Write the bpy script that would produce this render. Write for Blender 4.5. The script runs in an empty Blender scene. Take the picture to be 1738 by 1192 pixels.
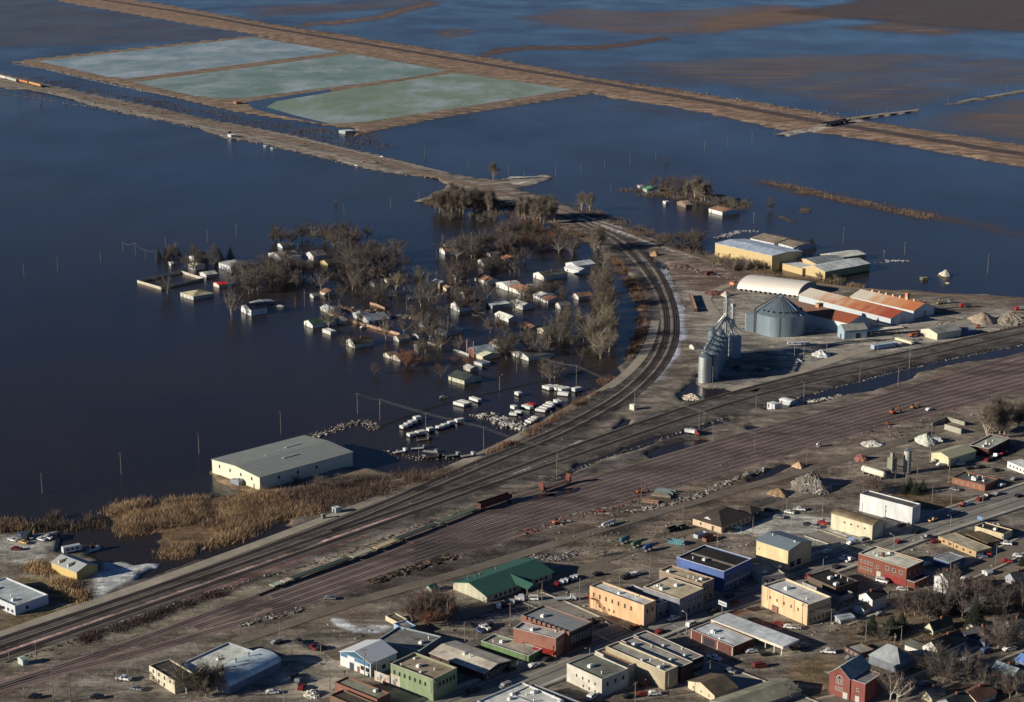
import bpy, math, random
import numpy as np
R = math.radians
SC = bpy.context.scene
COL = SC.collection
rnd = random.Random(7)

# ---------------------------------------------------------------- camera, sky, sun, exposure
F, CX, CY, HC = 2900.0, 869.0, 596.0, 260.0
TH = math.atan((CY + 140) / F)
cd = bpy.data.cameras.new('camera'); cam = bpy.data.objects.new('camera', cd); COL.objects.link(cam)
cd.sensor_width = 36; cd.lens = 36 * F / 1738; cd.clip_start = 5; cd.clip_end = 90000
cam.location = (0, 0, HC); cam.rotation_euler = (math.pi / 2 - TH, 0, 0)
SC.camera = cam
SUN_EL, SH_AZ = 17.0, 21.0            # sun height; direction the shadows fall (degrees from +X)
SUN_STRENGTH, SKY_STRENGTH = 5.0, 0.05
w = bpy.data.worlds.new('World'); SC.world = w; w.use_nodes = True
nt = w.node_tree; sky = nt.nodes.new('ShaderNodeTexSky'); sky.sky_type = 'NISHITA'; sky.sun_disc = False
sky.sun_elevation = R(SUN_EL); sky.sun_rotation = R(90 - (SH_AZ + 180)); sky.altitude = 300; sky.air_density = 0.5; sky.dust_density = 0.0; sky.ozone_density = 4.2
bg = nt.nodes['Background']; nt.links.new(sky.outputs[0], bg.inputs[0]); bg.inputs[1].default_value = SKY_STRENGTH
sd_ = bpy.data.lights.new('sun', 'SUN'); sd_.energy = SUN_STRENGTH; sd_.angle = R(0.5); sd_.color = (1, 0.86, 0.68)
sun = bpy.data.objects.new('sun', sd_); COL.objects.link(sun); sun.location = (-300, 300, 400)
a = R(SH_AZ)
from mathutils import Vector, Matrix
sun.rotation_euler = Vector((math.cos(a) * math.cos(R(SUN_EL)), math.sin(a) * math.cos(R(SUN_EL)), -math.sin(R(SUN_EL)))).to_track_quat('-Z', 'Y').to_euler()
SC.view_settings.view_transform = 'Standard'; SC.view_settings.look = 'None'; SC.view_settings.exposure = 0.28; SC.view_settings.gamma = 1.0

# ---------------------------------------------------------------- surveying: photo pixel -> point of the place
ct, st = math.cos(TH), math.sin(TH)
def G(x, y, z=0.0):
    ax = (x - CX) / F; b = -(y - CY) / F
    rx, ry, rz = ax, ct + b * st, -st + b * ct
    t = (z - HC) / rz
    return (rx * t, ry * t, z)
def proj(p):
    dx, dy, dz = p[0], p[1], p[2] - HC
    zc = dy * ct - dz * st; yc = dy * st + dz * ct
    return CX + F * dx / zc, CY - F * yc / zc
def hgt(p, py):                       # height above p whose top shows at pixel row py
    lo, hi = 0.0, 90.0
    for _ in range(30):
        m = (lo + hi) / 2
        if proj((p[0], p[1], p[2] + m))[1] > py: lo = m
        else: hi = m
    return lo

# ---------------------------------------------------------------- terrain function
def vnoise(x, y, s, seed=0):
    x = np.asarray(x) / s + seed * 17.3; y = np.asarray(y) / s + seed * 9.1
    xi = np.floor(x); yi = np.floor(y); fx = x - xi; fy = y - yi
    fx = fx * fx * (3 - 2 * fx); fy = fy * fy * (3 - 2 * fy)
    def h(a, b):
        v = np.sin(a * 127.1 + b * 311.7 + seed * 74.7) * 43758.5453
        return v - np.floor(v)
    return (h(xi, yi) * (1 - fx) + h(xi + 1, yi) * fx) * (1 - fy) + (h(xi, yi + 1) * (1 - fx) + h(xi + 1, yi + 1) * fx) * fy - 0.5
def sdist(x, y, poly):                # signed distance, positive inside
    x = np.asarray(x, float); y = np.asarray(y, float)
    P = np.array(poly, float); n = len(P)
    d = np.full(x.shape, 1e18); ins = np.zeros(x.shape, bool)
    for i in range(n):
        ax_, ay_ = P[i]; bx, by = P[(i + 1) % n]
        ex, ey = bx - ax_, by - ay_
        wx, wy = x - ax_, y - ay_
        t = np.clip((wx * ex + wy * ey) / max(ex * ex + ey * ey, 1e-9), 0, 1)
        d = np.minimum(d, (wx - ex * t) ** 2 + (wy - ey * t) ** 2)
        c = ((ay_ > y) != (by > y))
        if ey != 0: ins ^= c & (x < ax_ + (y - ay_) / ey * ex)
    return np.where(ins, 1, -1) * np.sqrt(d)
def W2(pts, z=0.0): return [G(px, py, z)[:2] for px, py in pts]

MAIN = [(-400,60),(0,122),(70,140),(180,163),(260,180),(370,204),(440,217),(520,233),(600,252),(680,270),(725,284),(775,296),(850,305),(870,298),(935,296),(943,302),(905,314),(880,320),(950,343),(1000,362),(1060,383),(1110,404),(1150,420),(1200,436),(1250,452),(1320,472),(1400,482),(1500,490),(1600,496),(1738,504),(2300,540),(3000,2500),(-1500,2500),(-700,1300),(-250,1000),(-100,906),(0,903),(40,904),(95,902),(108,914),(112,926),(105,934),(150,920),(172,924),(155,940),(180,950),(212,948),(232,957),(268,957),(250,970),(228,984),(250,984),(310,962),(370,941),(430,918),(500,898),(475,890),(490,880),(520,868),(500,856),(440,842),(400,832),(360,815),(343,802),(352,797),(372,793),(500,790),(606,792),(648,798),(700,808),(760,803),(800,787),(822,773),(850,763),(900,735),(950,704),(985,679),(1010,663),(1040,639),(1065,610),(1082,583),(1093,550),(1090,515),(1078,485),(1060,462),(1040,440),(1015,425),(985,408),(950,390),(900,362),(860,345),(800,330),(760,330),(712,345),(712,338),(760,318),(735,301),(650,292),(600,281),(520,261),(440,243),(385,235),(330,216),(250,200),(160,182),(80,156),(0,150),(-400,92)]
REED = [(178,872),(200,858),(240,850),(300,850),(350,842),(400,838),(470,840),(500,856),(540,868),(500,882),(465,895),(400,913),(340,932),(295,945),(272,940),(258,918),(262,906),(205,905),(195,890)]
REED2 = [(-100,893),(0,882),(60,886),(62,898),(0,903),(-100,905)]
LEV = [(18,105),(60,99),(430,60),(600,84),(785,114),(1008,150),(1014,158),(760,198),(640,222),(600,232),(600,218),(560,214),(400,190),(240,153)]
FARL = [(78,-2),(225,-2),(362,22),(450,39),(600,62),(880,107),(1000,130),(1310,177),(1435,200),(1600,225),(1738,245),(2300,320),(2300,370),(1738,284),(1500,241),(1410,227),(1330,220),(1150,182),(1040,166),(990,154),(880,135),(780,118),(600,88),(440,60),(260,31)]
SPUR = [(1318,229),(1330,223),(1400,206),(1450,197),(1560,185),(1562,189),(1450,204),(1400,216),(1340,231)]
SPUR2 = [(1600,176),(1680,162),(1738,151),(1900,130),(1900,136),(1738,157),(1690,167),(1610,180)]
LANDS = [(MAIN, 1.0, 7, 6), (REED, 0.25, 5, 6), (REED2, 0.25, 5, 5), (LEV, 1.0, 9, 4), (FARL, 1.6, 25, 14), (SPUR, 1.2, 8, 3), (SPUR2, 0.6, 8, 8)]
ISL = [([(1353,350),(1372,348),(1384,356),(1370,363),(1355,360)], .2, 3, 4), ([(1312,366),(1330,366),(1362,377),(1340,378)], .2, 3, 4),
       ([(1585,468),(1596,461),(1608,465),(1614,470),(1600,473)], .2, 3, 1)]
LANDS += ISL
PONDS = [
 [(1150,668),(1178,640),(1186,622),(1184,650),(1200,657),(1236,657),(1275,655),(1285,662),(1240,664),(1205,672),(1190,680),(1160,678)],
 [(930,812),(985,785),(1050,762),(1110,740),(1160,726),(1195,718),(1235,706),(1240,712),(1200,724),(1165,735),(1120,745),(1080,760),(1020,778),(985,795),(945,810)],
 [(1300,692),(1400,660),(1480,636),(1545,620),(1620,604),(1700,590),(1738,580),(1850,560),(1850,585),(1738,600),(1690,605),(1640,612),(1560,628),(1545,640),(1480,660),(1430,668),(1400,678),(1340,690)],
 [(1095,770),(1120,757),(1160,745),(1200,742),(1212,750),(1180,757),(1140,768),(1105,777)],
 [(1263,728),(1275,720),(1293,722),(1285,730)], [(1098,427),(1115,440),(1140,452),(1135,457),(1115,451)],
 [(1045,722),(1060,708),(1075,710),(1065,722),(1048,730)], [(1262,815),(1290,800),(1330,785),(1345,788),(1310,805),(1275,817)]]
LW = [(W2(p, 0.5), h, wd, nz) for p, h, wd, nz in LANDS]
PW = [W2(p, 1.0) for p in PONDS]
def bbox_in(x, y, P, pad):
    P = np.array(P); return (x > P[:, 0].min() - pad) & (x < P[:, 0].max() + pad) & (y > P[:, 1].min() - pad) & (y < P[:, 1].max() + pad)
def height(x, y):
    x = np.atleast_1d(np.asarray(x, float)); y = np.atleast_1d(np.asarray(y, float))
    n1 = vnoise(x, y, 23, 1) + 0.6 * vnoise(x, y, 9, 2) + .4 * vnoise(x, y, 4, 3)
    h = np.full(x.shape, -1.3)
    for P, hh, wd, nz in LW:
        k = bbox_in(x, y, P, 60)
        if not k.any(): continue
        s = sdist(x[k], y[k], P) + nz * n1[k]
        t = np.clip(s / wd + .5, 0, 1); t = t * t * (3 - 2 * t)
        h[k] = np.maximum(h[k], -1.3 + (hh + 1.3) * t)
    for P in PW:
        k = bbox_in(x, y, P, 30)
        if not k.any(): continue
        s = sdist(x[k], y[k], P) + 3.0 * n1[k]
        t = np.clip(s / 5 + .6, 0, 1); t = t * t * (3 - 2 * t)
        h[k] = h[k] * (1 - t) - 0.8 * t
    return h
_hc = {}
def T(px, py):                        # where the sight line of this pixel meets ground or water
    k = (round(px, 1), round(py, 1))
    if k in _hc: return _hc[k]
    z = 0.5
    for _ in range(3):
        g = G(px, py, z); z = max(0.0, float(height(g[0], g[1])[0]))
    g = G(px, py, z); _hc[k] = g
    return g

# ---------------------------------------------------------------- materials
def lin(c): return tuple((v / 255 / 12.92) if v / 255 <= .04045 else ((v / 255 + .055) / 1.055) ** 2.4 for v in c)
KH, KW = (.43, .40, .39), (1.30, 1.17, 1.0)                   # light a level surface / a sun-facing wall sends back per unit of colour
def alb(c, k=KH, mx=.8):
    if not isinstance(k, tuple): k = (k * 1.06, k, k * .94)
    v = tuple(a_ / b_ for a_, b_ in zip(lin(c), k)); g_ = sum(v) / 3; v = tuple(.86 * q + .14 * g_ for q in v); m_ = max(v)
    return tuple(q * (mx / m_ if m_ > mx else 1) for q in v)
_m = {}
def node(nt, t, **kw):
    n = nt.nodes.new(t)
    for k, v in kw.items():
        if k == 'i':
            for a_, b_ in v.items(): n.inputs[a_].default_value = b_
        else: setattr(n, k, v)
    return n
def mat(col, rough=.85, var=.12, scale=.6, metal=0, k=None, streak=None, key=None, spec=.3, bump=0):
    """plain weathered paint / stone / metal; col = rgb linear"""
    kk = (tuple(round(c, 4) for c in col), rough, var, scale, metal, streak, spec, bump)
    if kk in _m: return _m[kk]
    m = bpy.data.materials.new('surface'); m.use_nodes = True; t = m.node_tree; b = t.nodes['Principled BSDF']
    b.inputs['Roughness'].default_value = rough; b.inputs['Metallic'].default_value = metal; b.inputs['Specular IOR Level'].default_value = spec
    tc = node(t, 'ShaderNodeTexCoord'); mp = node(t, 'ShaderNodeMapping'); t.links.new(tc.outputs['Object'], mp.inputs[0])
    if streak: mp.inputs['Scale'].default_value = streak
    n = node(t, 'ShaderNodeTexNoise', i={'Scale': scale, 'Detail': 6, 'Roughness': .65}); t.links.new(mp.outputs[0], n.inputs['Vector'])
    r = node(t, 'ShaderNodeMapRange', i={'From Min': .3, 'From Max': .7, 'To Min': 1 - var * 1.6, 'To Max': 1 + var}); t.links.new(n.outputs[0], r.inputs[0])
    mx = node(t, 'ShaderNodeVectorMath', operation='SCALE'); mx.inputs[0].default_value = col[:3]; n9 = node(t, 'ShaderNodeTexNoise', i={'Scale': scale * .3, 'Detail': 8, 'Roughness': .75}); t.links.new(mp.outputs[0], n9.inputs['Vector'])
    r9 = node(t, 'ShaderNodeMapRange', i={'From Min': .35, 'From Max': .62, 'To Min': 1 - var * 1.4, 'To Max': 1 + var * 1.0}); t.links.new(n9.outputs[0], r9.inputs[0])
    mu = node(t, 'ShaderNodeMath', operation='MULTIPLY'); t.links.new(r.outputs[0], mu.inputs[0]); t.links.new(r9.outputs[0], mu.inputs[1]); t.links.new(mu.outputs[0], mx.inputs['Scale'])
    t.links.new(mx.outputs[0], b.inputs['Base Color'])
    if bump:
        bp = node(t, 'ShaderNodeBump', i={'Strength': bump, 'Distance': .3}); t.links.new(n.outputs[0], bp.inputs['Height']); t.links.new(bp.outputs[0], b.inputs['Normal'])
    _m[kk] = m; return m
def rgbmix(t, fac, a_, b_):
    m = node(t, 'ShaderNodeMix', data_type='RGBA'); t.links.new(fac, m.inputs['Factor'])
    for s, v in (('A', a_), ('B', b_)):
        i = [q for q in m.inputs if q.name == s and q.type == 'RGBA'][0]
        if isinstance(v, tuple): i.default_value = (*v[:3], 1)
        else: t.links.new(v, i)
    return [o for o in m.outputs if o.type == 'RGBA'][0]
def nz(t, vec, scale, detail=6, rough=.6, lo=.4, hi=.6, sc=None):
    if sc:
        mp = node(t, 'ShaderNodeMapping'); mp.inputs['Scale'].default_value = sc[:3]
        if len(sc) > 3: mp.inputs['Rotation'].default_value = (0, 0, sc[3])
        t.links.new(vec, mp.inputs[0]); vec = mp.outputs[0]
    n = node(t, 'ShaderNodeTexNoise', i={'Scale': scale, 'Detail': detail, 'Roughness': rough}); t.links.new(vec, n.inputs['Vector'])
    r = node(t, 'ShaderNodeMapRange', i={'From Min': lo, 'From Max': hi}); t.links.new(n.outputs[0], r.inputs[0])
    return r.outputs[0]
def base_mat(name):
    m = bpy.data.materials.new(name); m.use_nodes = True; t = m.node_tree
    g = node(t, 'ShaderNodeNewGeometry')
    return m, t, t.nodes['Principled BSDF'], g.outputs['Position']
YD = 33.0
def ground_mat():
    m, t, b, P = base_mat('ground')
    at = node(t, 'ShaderNodeAttribute', attribute_name='tint')
    c = at.outputs['Color']
    f1 = nz(t, P, .035, 8, .7, .35, .65); f2 = nz(t, P, .3, 8, .75, .3, .7); f3 = nz(t, P, .05, 6, .7, .35, .7, sc=(.35, 2.2, 1, -R(27)))
    def scaled(c, f, lo, hi):
        r = node(t, 'ShaderNodeMapRange', i={'To Min': lo, 'To Max': hi}); t.links.new(f, r.inputs[0])
        v = node(t, 'ShaderNodeVectorMath', operation='SCALE'); t.links.new(c, v.inputs[0]); t.links.new(r.outputs[0], v.inputs['Scale']); return v.outputs[0]
    c = scaled(c, f1, .78, 1.42); c = scaled(c, f2, .74, 1.44); c = scaled(c, f3, .76, 1.4)
    f4 = nz(t, P, .5, 5, .7, .3, .7, sc=(.05, 1.6, 1, -R(YD))); c = scaled(c, f4, .74, 1.22)
    f5 = nz(t, P, .07, 9, .78, .44, .58, sc=(.6, 1.3, 1, -R(YD))); c = scaled(c, f5, .5, 1.16)
    f6 = nz(t, P, .9, 4, .8, .62, .7); c = rgbmix(t, f6, c, alb((132, 126, 118)))
    fs = nz(t, P, .09, 8, .7, .64, .69, sc=(.6, 1.4, 1, -R(YD)))
    c = rgbmix(t, fs, c, alb((140, 136, 136)))
    # dark at the waterline
    sx = node(t, 'ShaderNodeSeparateXYZ'); t.links.new(P, sx.inputs[0])
    r = node(t, 'ShaderNodeMapRange', i={'From Min': 0.0, 'From Max': .35}); t.links.new(sx.outputs[2], r.inputs[0])
    c = rgbmix(t, r.outputs[0], (.05, .042, .035), c)
    t.links.new(c, b.inputs['Base Color']); b.inputs['Roughness'].default_value = .9; b.inputs['Specular IOR Level'].default_value = .15
    bp = node(t, 'ShaderNodeBump', i={'Strength': .5, 'Distance': .6}); t.links.new(f2, bp.inputs['Height']); t.links.new(bp.outputs[0], b.inputs['Normal'])
    return m
WCOL = (.021, .019, .023)
def water_mat():
    m, t, b, P = base_mat('flood_water')
    f = nz(t, P, .004, 5, .6, .35, .65)
    t.links.new(rgbmix(t, f, WCOL, (.034, .027, .022)), b.inputs['Base Color'])
    b.inputs['Roughness'].default_value = .16; b.inputs['IOR'].default_value = 1.235
    r = nz(t, P, .006, 5, .6, .3, .7, sc=(1, .5, 1)); rr = node(t, 'ShaderNodeMapRange', i={'To Min': .13, 'To Max': .24}); t.links.new(r, rr.inputs[0]); t.links.new(rr.outputs[0], b.inputs['Roughness'])
    n1 = nz(t, P, .35, 3, .6, 0, 1); bp = node(t, 'ShaderNodeBump', i={'Strength': .4, 'Distance': .5}); t.links.new(n1, bp.inputs['Height']); t.links.new(bp.outputs[0], b.inputs['Normal'])
    return m
def field_mat(c1, c2, lo, hi, rot=0.0, sc=(.4, 2, 1), scale=.01, mx=.85, mn=0.0):
    m, t, b, P = base_mat('field')
    f = nz(t, P, scale, 8, .7, lo, hi, sc=(*sc, rot)); g = nz(t, P, scale * 3, 5, .6, .3, .7, sc=(*sc, rot))
    t.links.new(rgbmix(t, g, c1, c2), b.inputs['Base Color']); b.inputs['Roughness'].default_value = .9; b.inputs['Specular IOR Level'].default_value = .1
    r = node(t, 'ShaderNodeMapRange', i={'To Min': mn, 'To Max': mx}); t.links.new(f, r.inputs[0])
    ea = node(t, 'ShaderNodeAttribute', attribute_name='edge'); me_ = node(t, 'ShaderNodeMath', operation='MULTIPLY'); t.links.new(r.outputs[0], me_.inputs[0]); t.links.new(ea.outputs['Fac'], me_.inputs[1]); r = me_
    tr = node(t, 'ShaderNodeBsdfTransparent'); ms = node(t, 'ShaderNodeMixShader'); t.links.new(r.outputs[0], ms.inputs[0])
    t.links.new(tr.outputs[0], ms.inputs[1]); t.links.new(b.outputs[0], ms.inputs[2]); t.links.new(ms.outputs[0], t.nodes['Material Output'].inputs[0])
    return m
def ice_mat(c1, c2, c3):
    m, t, b, P = base_mat('pond_ice')
    f = nz(t, P, .012, 8, .65, .38, .62, sc=(1, .55, 1)); g = nz(t, P, .011, 10, .75, .47, .66, sc=(1, .45, 1)); h = nz(t, P, .02, 9, .75, .64, .68, sc=(1.6, .5, 1))
    c = rgbmix(t, f, c1, c2); c = rgbmix(t, g, c, c3); c = rgbmix(t, h, c, (.10, .15, .17))
    t.links.new(c, b.inputs['Base Color']); b.inputs['Roughness'].default_value = .5
    return m
def ballast_mat(c1, c2, sc=.4):
    m, t, b, P = base_mat('ballast')
    f = nz(t, P, sc, 8, .8, .35, .65); g = nz(t, P, .06, 6, .7, .35, .65)
    c = rgbmix(t, f, c1, c2); c = rgbmix(t, g, c, tuple(v * .6 for v in c1)); g2 = nz(t, P, .03, 8, .75, .5, .62, sc=(.35, 1.6, 1, -R(YD))); c = rgbmix(t, g2, c, tuple(v * .45 for v in c2)); t.links.new(c, b.inputs['Base Color']); b.inputs['Roughness'].default_value = .95
    b.inputs['Specular IOR Level'].default_value = .1
    return m
def road_mat(col, crack=.5):
    m, t, b, P = base_mat('road')
    f = nz(t, P, .25, 8, .75, .3, .7); g = nz(t, P, .04, 6, .7, .4, .65)
    c = rgbmix(t, f, tuple(v * .72 for v in col), tuple(v * 1.2 for v in col)); c = rgbmix(t, g, c, tuple(v * .68 for v in col)); g2 = nz(t, P, .8, 6, .8, .55, .7); c = rgbmix(t, g2, c, tuple(v * .6 for v in col))
    t.links.new(c, b.inputs['Base Color']); b.inputs['Roughness'].default_value = .9; b.inputs['Specular IOR Level'].default_value = .15
    return m
def seam_mat(col, col2, pitch, axis=0, var=.15, rough=.7, wd=.12, metal=0):
    """metal or board cladding with seams every `pitch` m along local axis"""
    kk = ('seam', col, col2, pitch, axis, var, rough)
    if kk in _m: return _m[kk]
    m = bpy.data.materials.new('cladding'); m.use_nodes = True; t = m.node_tree; b = t.nodes['Principled BSDF']
    tc = node(t, 'ShaderNodeTexCoord'); sx = node(t, 'ShaderNodeSeparateXYZ'); t.links.new(tc.outputs['Object'], sx.inputs[0])
    mm = node(t, 'ShaderNodeMath', operation='MULTIPLY'); t.links.new(sx.outputs[axis], mm.inputs[0]); mm.inputs[1].default_value = 1 / pitch
    fr = node(t, 'ShaderNodeMath', operation='FRACT'); t.links.new(mm.outputs[0], fr.inputs[0])
    ls = node(t, 'ShaderNodeMath', operation='LESS_THAN'); t.links.new(fr.outputs[0], ls.inputs[0]); ls.inputs[1].default_value = wd
    n = nz(t, tc.outputs['Object'], .25, 7, .7, .3, .7)
    c = rgbmix(t, n, tuple(v * (1 - var) for v in col), tuple(v * (1 + var) for v in col)); c = rgbmix(t, ls.outputs[0], c, col2)
    t.links.new(c, b.inputs['Base Color']); b.inputs['Roughness'].default_value = rough; b.inputs['Metallic'].default_value = metal
    b.inputs['Specular IOR Level'].default_value = .35
    _m[kk] = m; return m
def rust_mat(c1, c2, c3, axis_lo, axis_hi):
    """roof that rusts from one end to the other, streaked down the slope"""
    m = bpy.data.materials.new('rusty_roof'); m.use_nodes = True; t = m.node_tree; b = t.nodes['Principled BSDF']
    tc = node(t, 'ShaderNodeTexCoord'); sx = node(t, 'ShaderNodeSeparateXYZ'); t.links.new(tc.outputs['Object'], sx.inputs[0])
    n = nz(t, tc.outputs['Object'], .12, 7, .65, .2, .8, sc=(.5, 1.5, 1))
    r = node(t, 'ShaderNodeMapRange', i={'From Min': axis_lo, 'From Max': axis_hi}); t.links.new(sx.outputs[1], r.inputs[0])
    ad = node(t, 'ShaderNodeMath', operation='ADD'); t.links.new(r.outputs[0], ad.inputs[0])
    nn = node(t, 'ShaderNodeMapRange', i={'To Min': -.35, 'To Max': .35}); t.links.new(n, nn.inputs[0]); t.links.new(nn.outputs[0], ad.inputs[1])
    cr = node(t, 'ShaderNodeValToRGB'); e = cr.color_ramp.elements; e[0].position = .1; e[0].color = (*c3, 1); e[1].position = .95; e[1].color = (*c1, 1)
    q = e.new(.5); q.color = (*c2, 1); t.links.new(ad.outputs[0], cr.inputs[0])
    t.links.new(cr.outputs[0], b.inputs['Base Color']); b.inputs['Roughness'].default_value = .7
    return m
def brick_mat(col):
    kk = ('brick', col)
    if kk in _m: return _m[kk]
    m = bpy.data.materials.new('brick'); m.use_nodes = True; t = m.node_tree; b = t.nodes['Principled BSDF']
    tc = node(t, 'ShaderNodeTexCoord')
    n = nz(t, tc.outputs['Object'], .5, 8, .8, .25, .75); n2 = nz(t, tc.outputs['Object'], .15, 5, .7, .55, .75, sc=(1, 1, .3))
    c = rgbmix(t, n, tuple(v * .75 for v in col), tuple(v * 1.2 for v in col)); c = rgbmix(t, n2, c, tuple(v * .6 for v in col))
    t.links.new(c, b.inputs['Base Color']); b.inputs['Roughness'].default_value = .9; b.inputs['Specular IOR Level'].default_value = .1
    _m[kk] = m; return m
def glass_mat():
    if 'glass' in _m: return _m['glass']
    m = bpy.data.materials.new('glass'); m.use_nodes = True; b = m.node_tree.nodes['Principled BSDF']
    b.inputs['Base Color'].default_value = (.012, .014, .018, 1); b.inputs['Roughness'].default_value = .12
    _m['glass'] = m; return m

# ---------------------------------------------------------------- mesh helpers
class MB:
    def __init__(s): s.v = []; s.f = []
    def add(s, vs, fs):
        o = len(s.v); s.v += [tuple(q) for q in vs]; s.f += [tuple(i + o for i in q) for q in fs]; return s
    def box(s, x0, y0, z0, x1, y1, z1):
        return s.add([(x0,y0,z0),(x1,y0,z0),(x1,y1,z0),(x0,y1,z0),(x0,y0,z1),(x1,y0,z1),(x1,y1,z1),(x0,y1,z1)],
                     [(0,3,2,1),(4,5,6,7),(0,1,5,4),(1,2,6,5),(2,3,7,6),(3,0,4,7)])
    def prism(s, pts, d0, d1, plane='xz'):      # extrude outline across the third axis
        n = len(pts); mk = {'xz': lambda p, d: (p[0], d, p[1]), 'yz': lambda p, d: (d, p[0], p[1]), 'xy': lambda p, d: (p[0], p[1], d)}[plane]
        vs = [mk(p, d0) for p in pts] + [mk(p, d1) for p in pts]
        return s.add(vs, [tuple(range(n))[::-1], tuple(range(n, 2 * n))] + [(i, (i + 1) % n, n + (i + 1) % n, n + i) for i in range(n)])
    def cyl(s, x, y, z0, z1, r0, r1=None, n=12, cap=True):
        r1 = r0 if r1 is None else r1
        vs = [(x + r0 * math.cos(6.2832 * i / n), y + r0 * math.sin(6.2832 * i / n), z0) for i in range(n)] + [(x + r1 * math.cos(6.2832 * i / n), y + r1 * math.sin(6.2832 * i / n), z1) for i in range(n)]
        return s.add(vs, [(i, (i + 1) % n, n + (i + 1) % n, n + i) for i in range(n)] + ([tuple(range(n))[::-1], tuple(range(n, 2 * n))] if cap else []))
    def tube(s, a_, b_, r0, r1=None, n=5):
        r1 = r0 if r1 is None else r1
        a_ = Vector(a_); b_ = Vector(b_); d = (b_ - a_)
        if d.length < 1e-6: return s
        d.normalize(); u = d.orthogonal().normalized(); v = d.cross(u)
        vs = [a_ + (u * math.cos(6.2832 * i / n) + v * math.sin(6.2832 * i / n)) * r0 for i in range(n)] + [b_ + (u * math.cos(6.2832 * i / n) + v * math.sin(6.2832 * i / n)) * r1 for i in range(n)]
        return s.add(vs, [(i, (i + 1) % n, n + (i + 1) % n, n + i) for i in range(n)] + [tuple(range(n))[::-1], tuple(range(n, 2 * n))])
    def mesh(s, name, m, smooth=False):
        me = bpy.data.meshes.new(name); me.from_pydata(s.v, [], s.f)
        if m: me.materials.append(m)
        if smooth: me.polygons.foreach_set('use_smooth', [True] * len(me.polygons))
        return me
    def build(s, name, m, parent=None, smooth=False, kind=None):
        return put(name, s.mesh(name, m, smooth), parent, kind)
def put(name, me, parent=None, kind=None):
    o = bpy.data.objects.new(name, me); COL.objects.link(o)
    if parent: o.parent = parent
    if kind: o['kind'] = kind
    return o
THINGS = []; LMS = []; AUTO = []
def tag(o, label, cat, group=None, lm=None, auto=False):
    o['category'] = cat; o['label'] = label
    if group: o['group'] = group
    p = tuple(o.location); THINGS.append(o)
    if lm: LMS.append((proj(p), p, lm))
    if auto: AUTO.append((o, label))
    return o
def root(name, loc, rz=0.0):
    o = bpy.data.objects.new(name, None); COL.objects.link(o); o.location = loc; o.rotation_euler = (0, 0, rz); o.empty_display_size = .5
    return o
def copy_thing(r, loc, rz, sc=1.0):
    c = r.copy(); COL.objects.link(c); c.location = loc; c.rotation_euler = (0, 0, rz); c.scale = (sc, sc, sc)
    for ch in r.children:
        q = ch.copy(); COL.objects.link(q); q.parent = c
        for g_ in ch.children:
            e = g_.copy(); COL.objects.link(e); e.parent = q
    return c
def npmesh(name, V, Fq, m, smooth=False):
    me = bpy.data.meshes.new(name); V = np.asarray(V, np.float32); Fq = np.asarray(Fq, np.int32); k = Fq.shape[1]
    me.vertices.add(len(V)); me.vertices.foreach_set('co', V.ravel()); me.loops.add(Fq.size); me.loops.foreach_set('vertex_index', Fq.ravel())
    me.polygons.add(len(Fq)); me.polygons.foreach_set('loop_start', np.arange(0, Fq.size, k, dtype=np.int32)); me.polygons.foreach_set('loop_total', np.full(len(Fq), k, np.int32))
    if smooth: me.polygons.foreach_set('use_smooth', np.ones(len(Fq), bool))
    me.update(calc_edges=True); me.validate()
    if m: me.materials.append(m)
    return me
def structure(name, me): return put(name, me, None, 'structure')
def sheet(name, poly_px, z, m, add=0.0):          # flat sheet traced on the ground
    b = MB(); pts = []
    for px, py in poly_px:
        g = G(px, py, z); pts.append((g[0], g[1], z + add))
    import mathutils
    tris = mathutils.geometry.tessellate_polygon([[Vector(p) for p in pts]])
    b.add(pts, [tuple(t) for t in tris])
    me = b.mesh(name, m)
    return structure(name, me)
def dens(pts, step):
    out = [pts[0]]
    for a_, b_ in zip(pts, pts[1:]):
        n = max(1, int(math.dist(a_[:2], b_[:2]) / step))
        out += [tuple(a_[k] + (b_[k] - a_[k]) * i / n for k in range(len(a_))) for i in range(1, n + 1)]
    return out
def smooth_line(P, step=6, it=3):
    P = [tuple(p) for p in P]
    for _ in range(it):                            # Chaikin
        q = [P[0]]
        for a_, b_ in zip(P, P[1:]):
            q += [tuple(.75 * a_[k] + .25 * b_[k] for k in range(len(a_))), tuple(.25 * a_[k] + .75 * b_[k] for k in range(len(a_)))]
        q.append(P[-1]); P = q
    return dens(P, step)
def ribbon(P, offs, zs):                           # sweep a cross-section (offset, dz) along line P
    V = []; n = len(offs)
    P = [Vector(p[:3]) for p in P]
    for i, p in enumerate(P):
        d = (P[min(i + 1, len(P) - 1)] - P[max(i - 1, 0)]); d.z = 0; d.normalize(); s_ = Vector((d.y, -d.x, 0))
        for o, z in zip(offs, zs): V.append(p + s_ * o + Vector((0, 0, z)))
    Fq = [(i * n + j, i * n + j + 1, (i + 1) * n + j + 1, (i + 1) * n + j) for i in range(len(P) - 1) for j in range(n - 1)]
    return V, Fq

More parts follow.
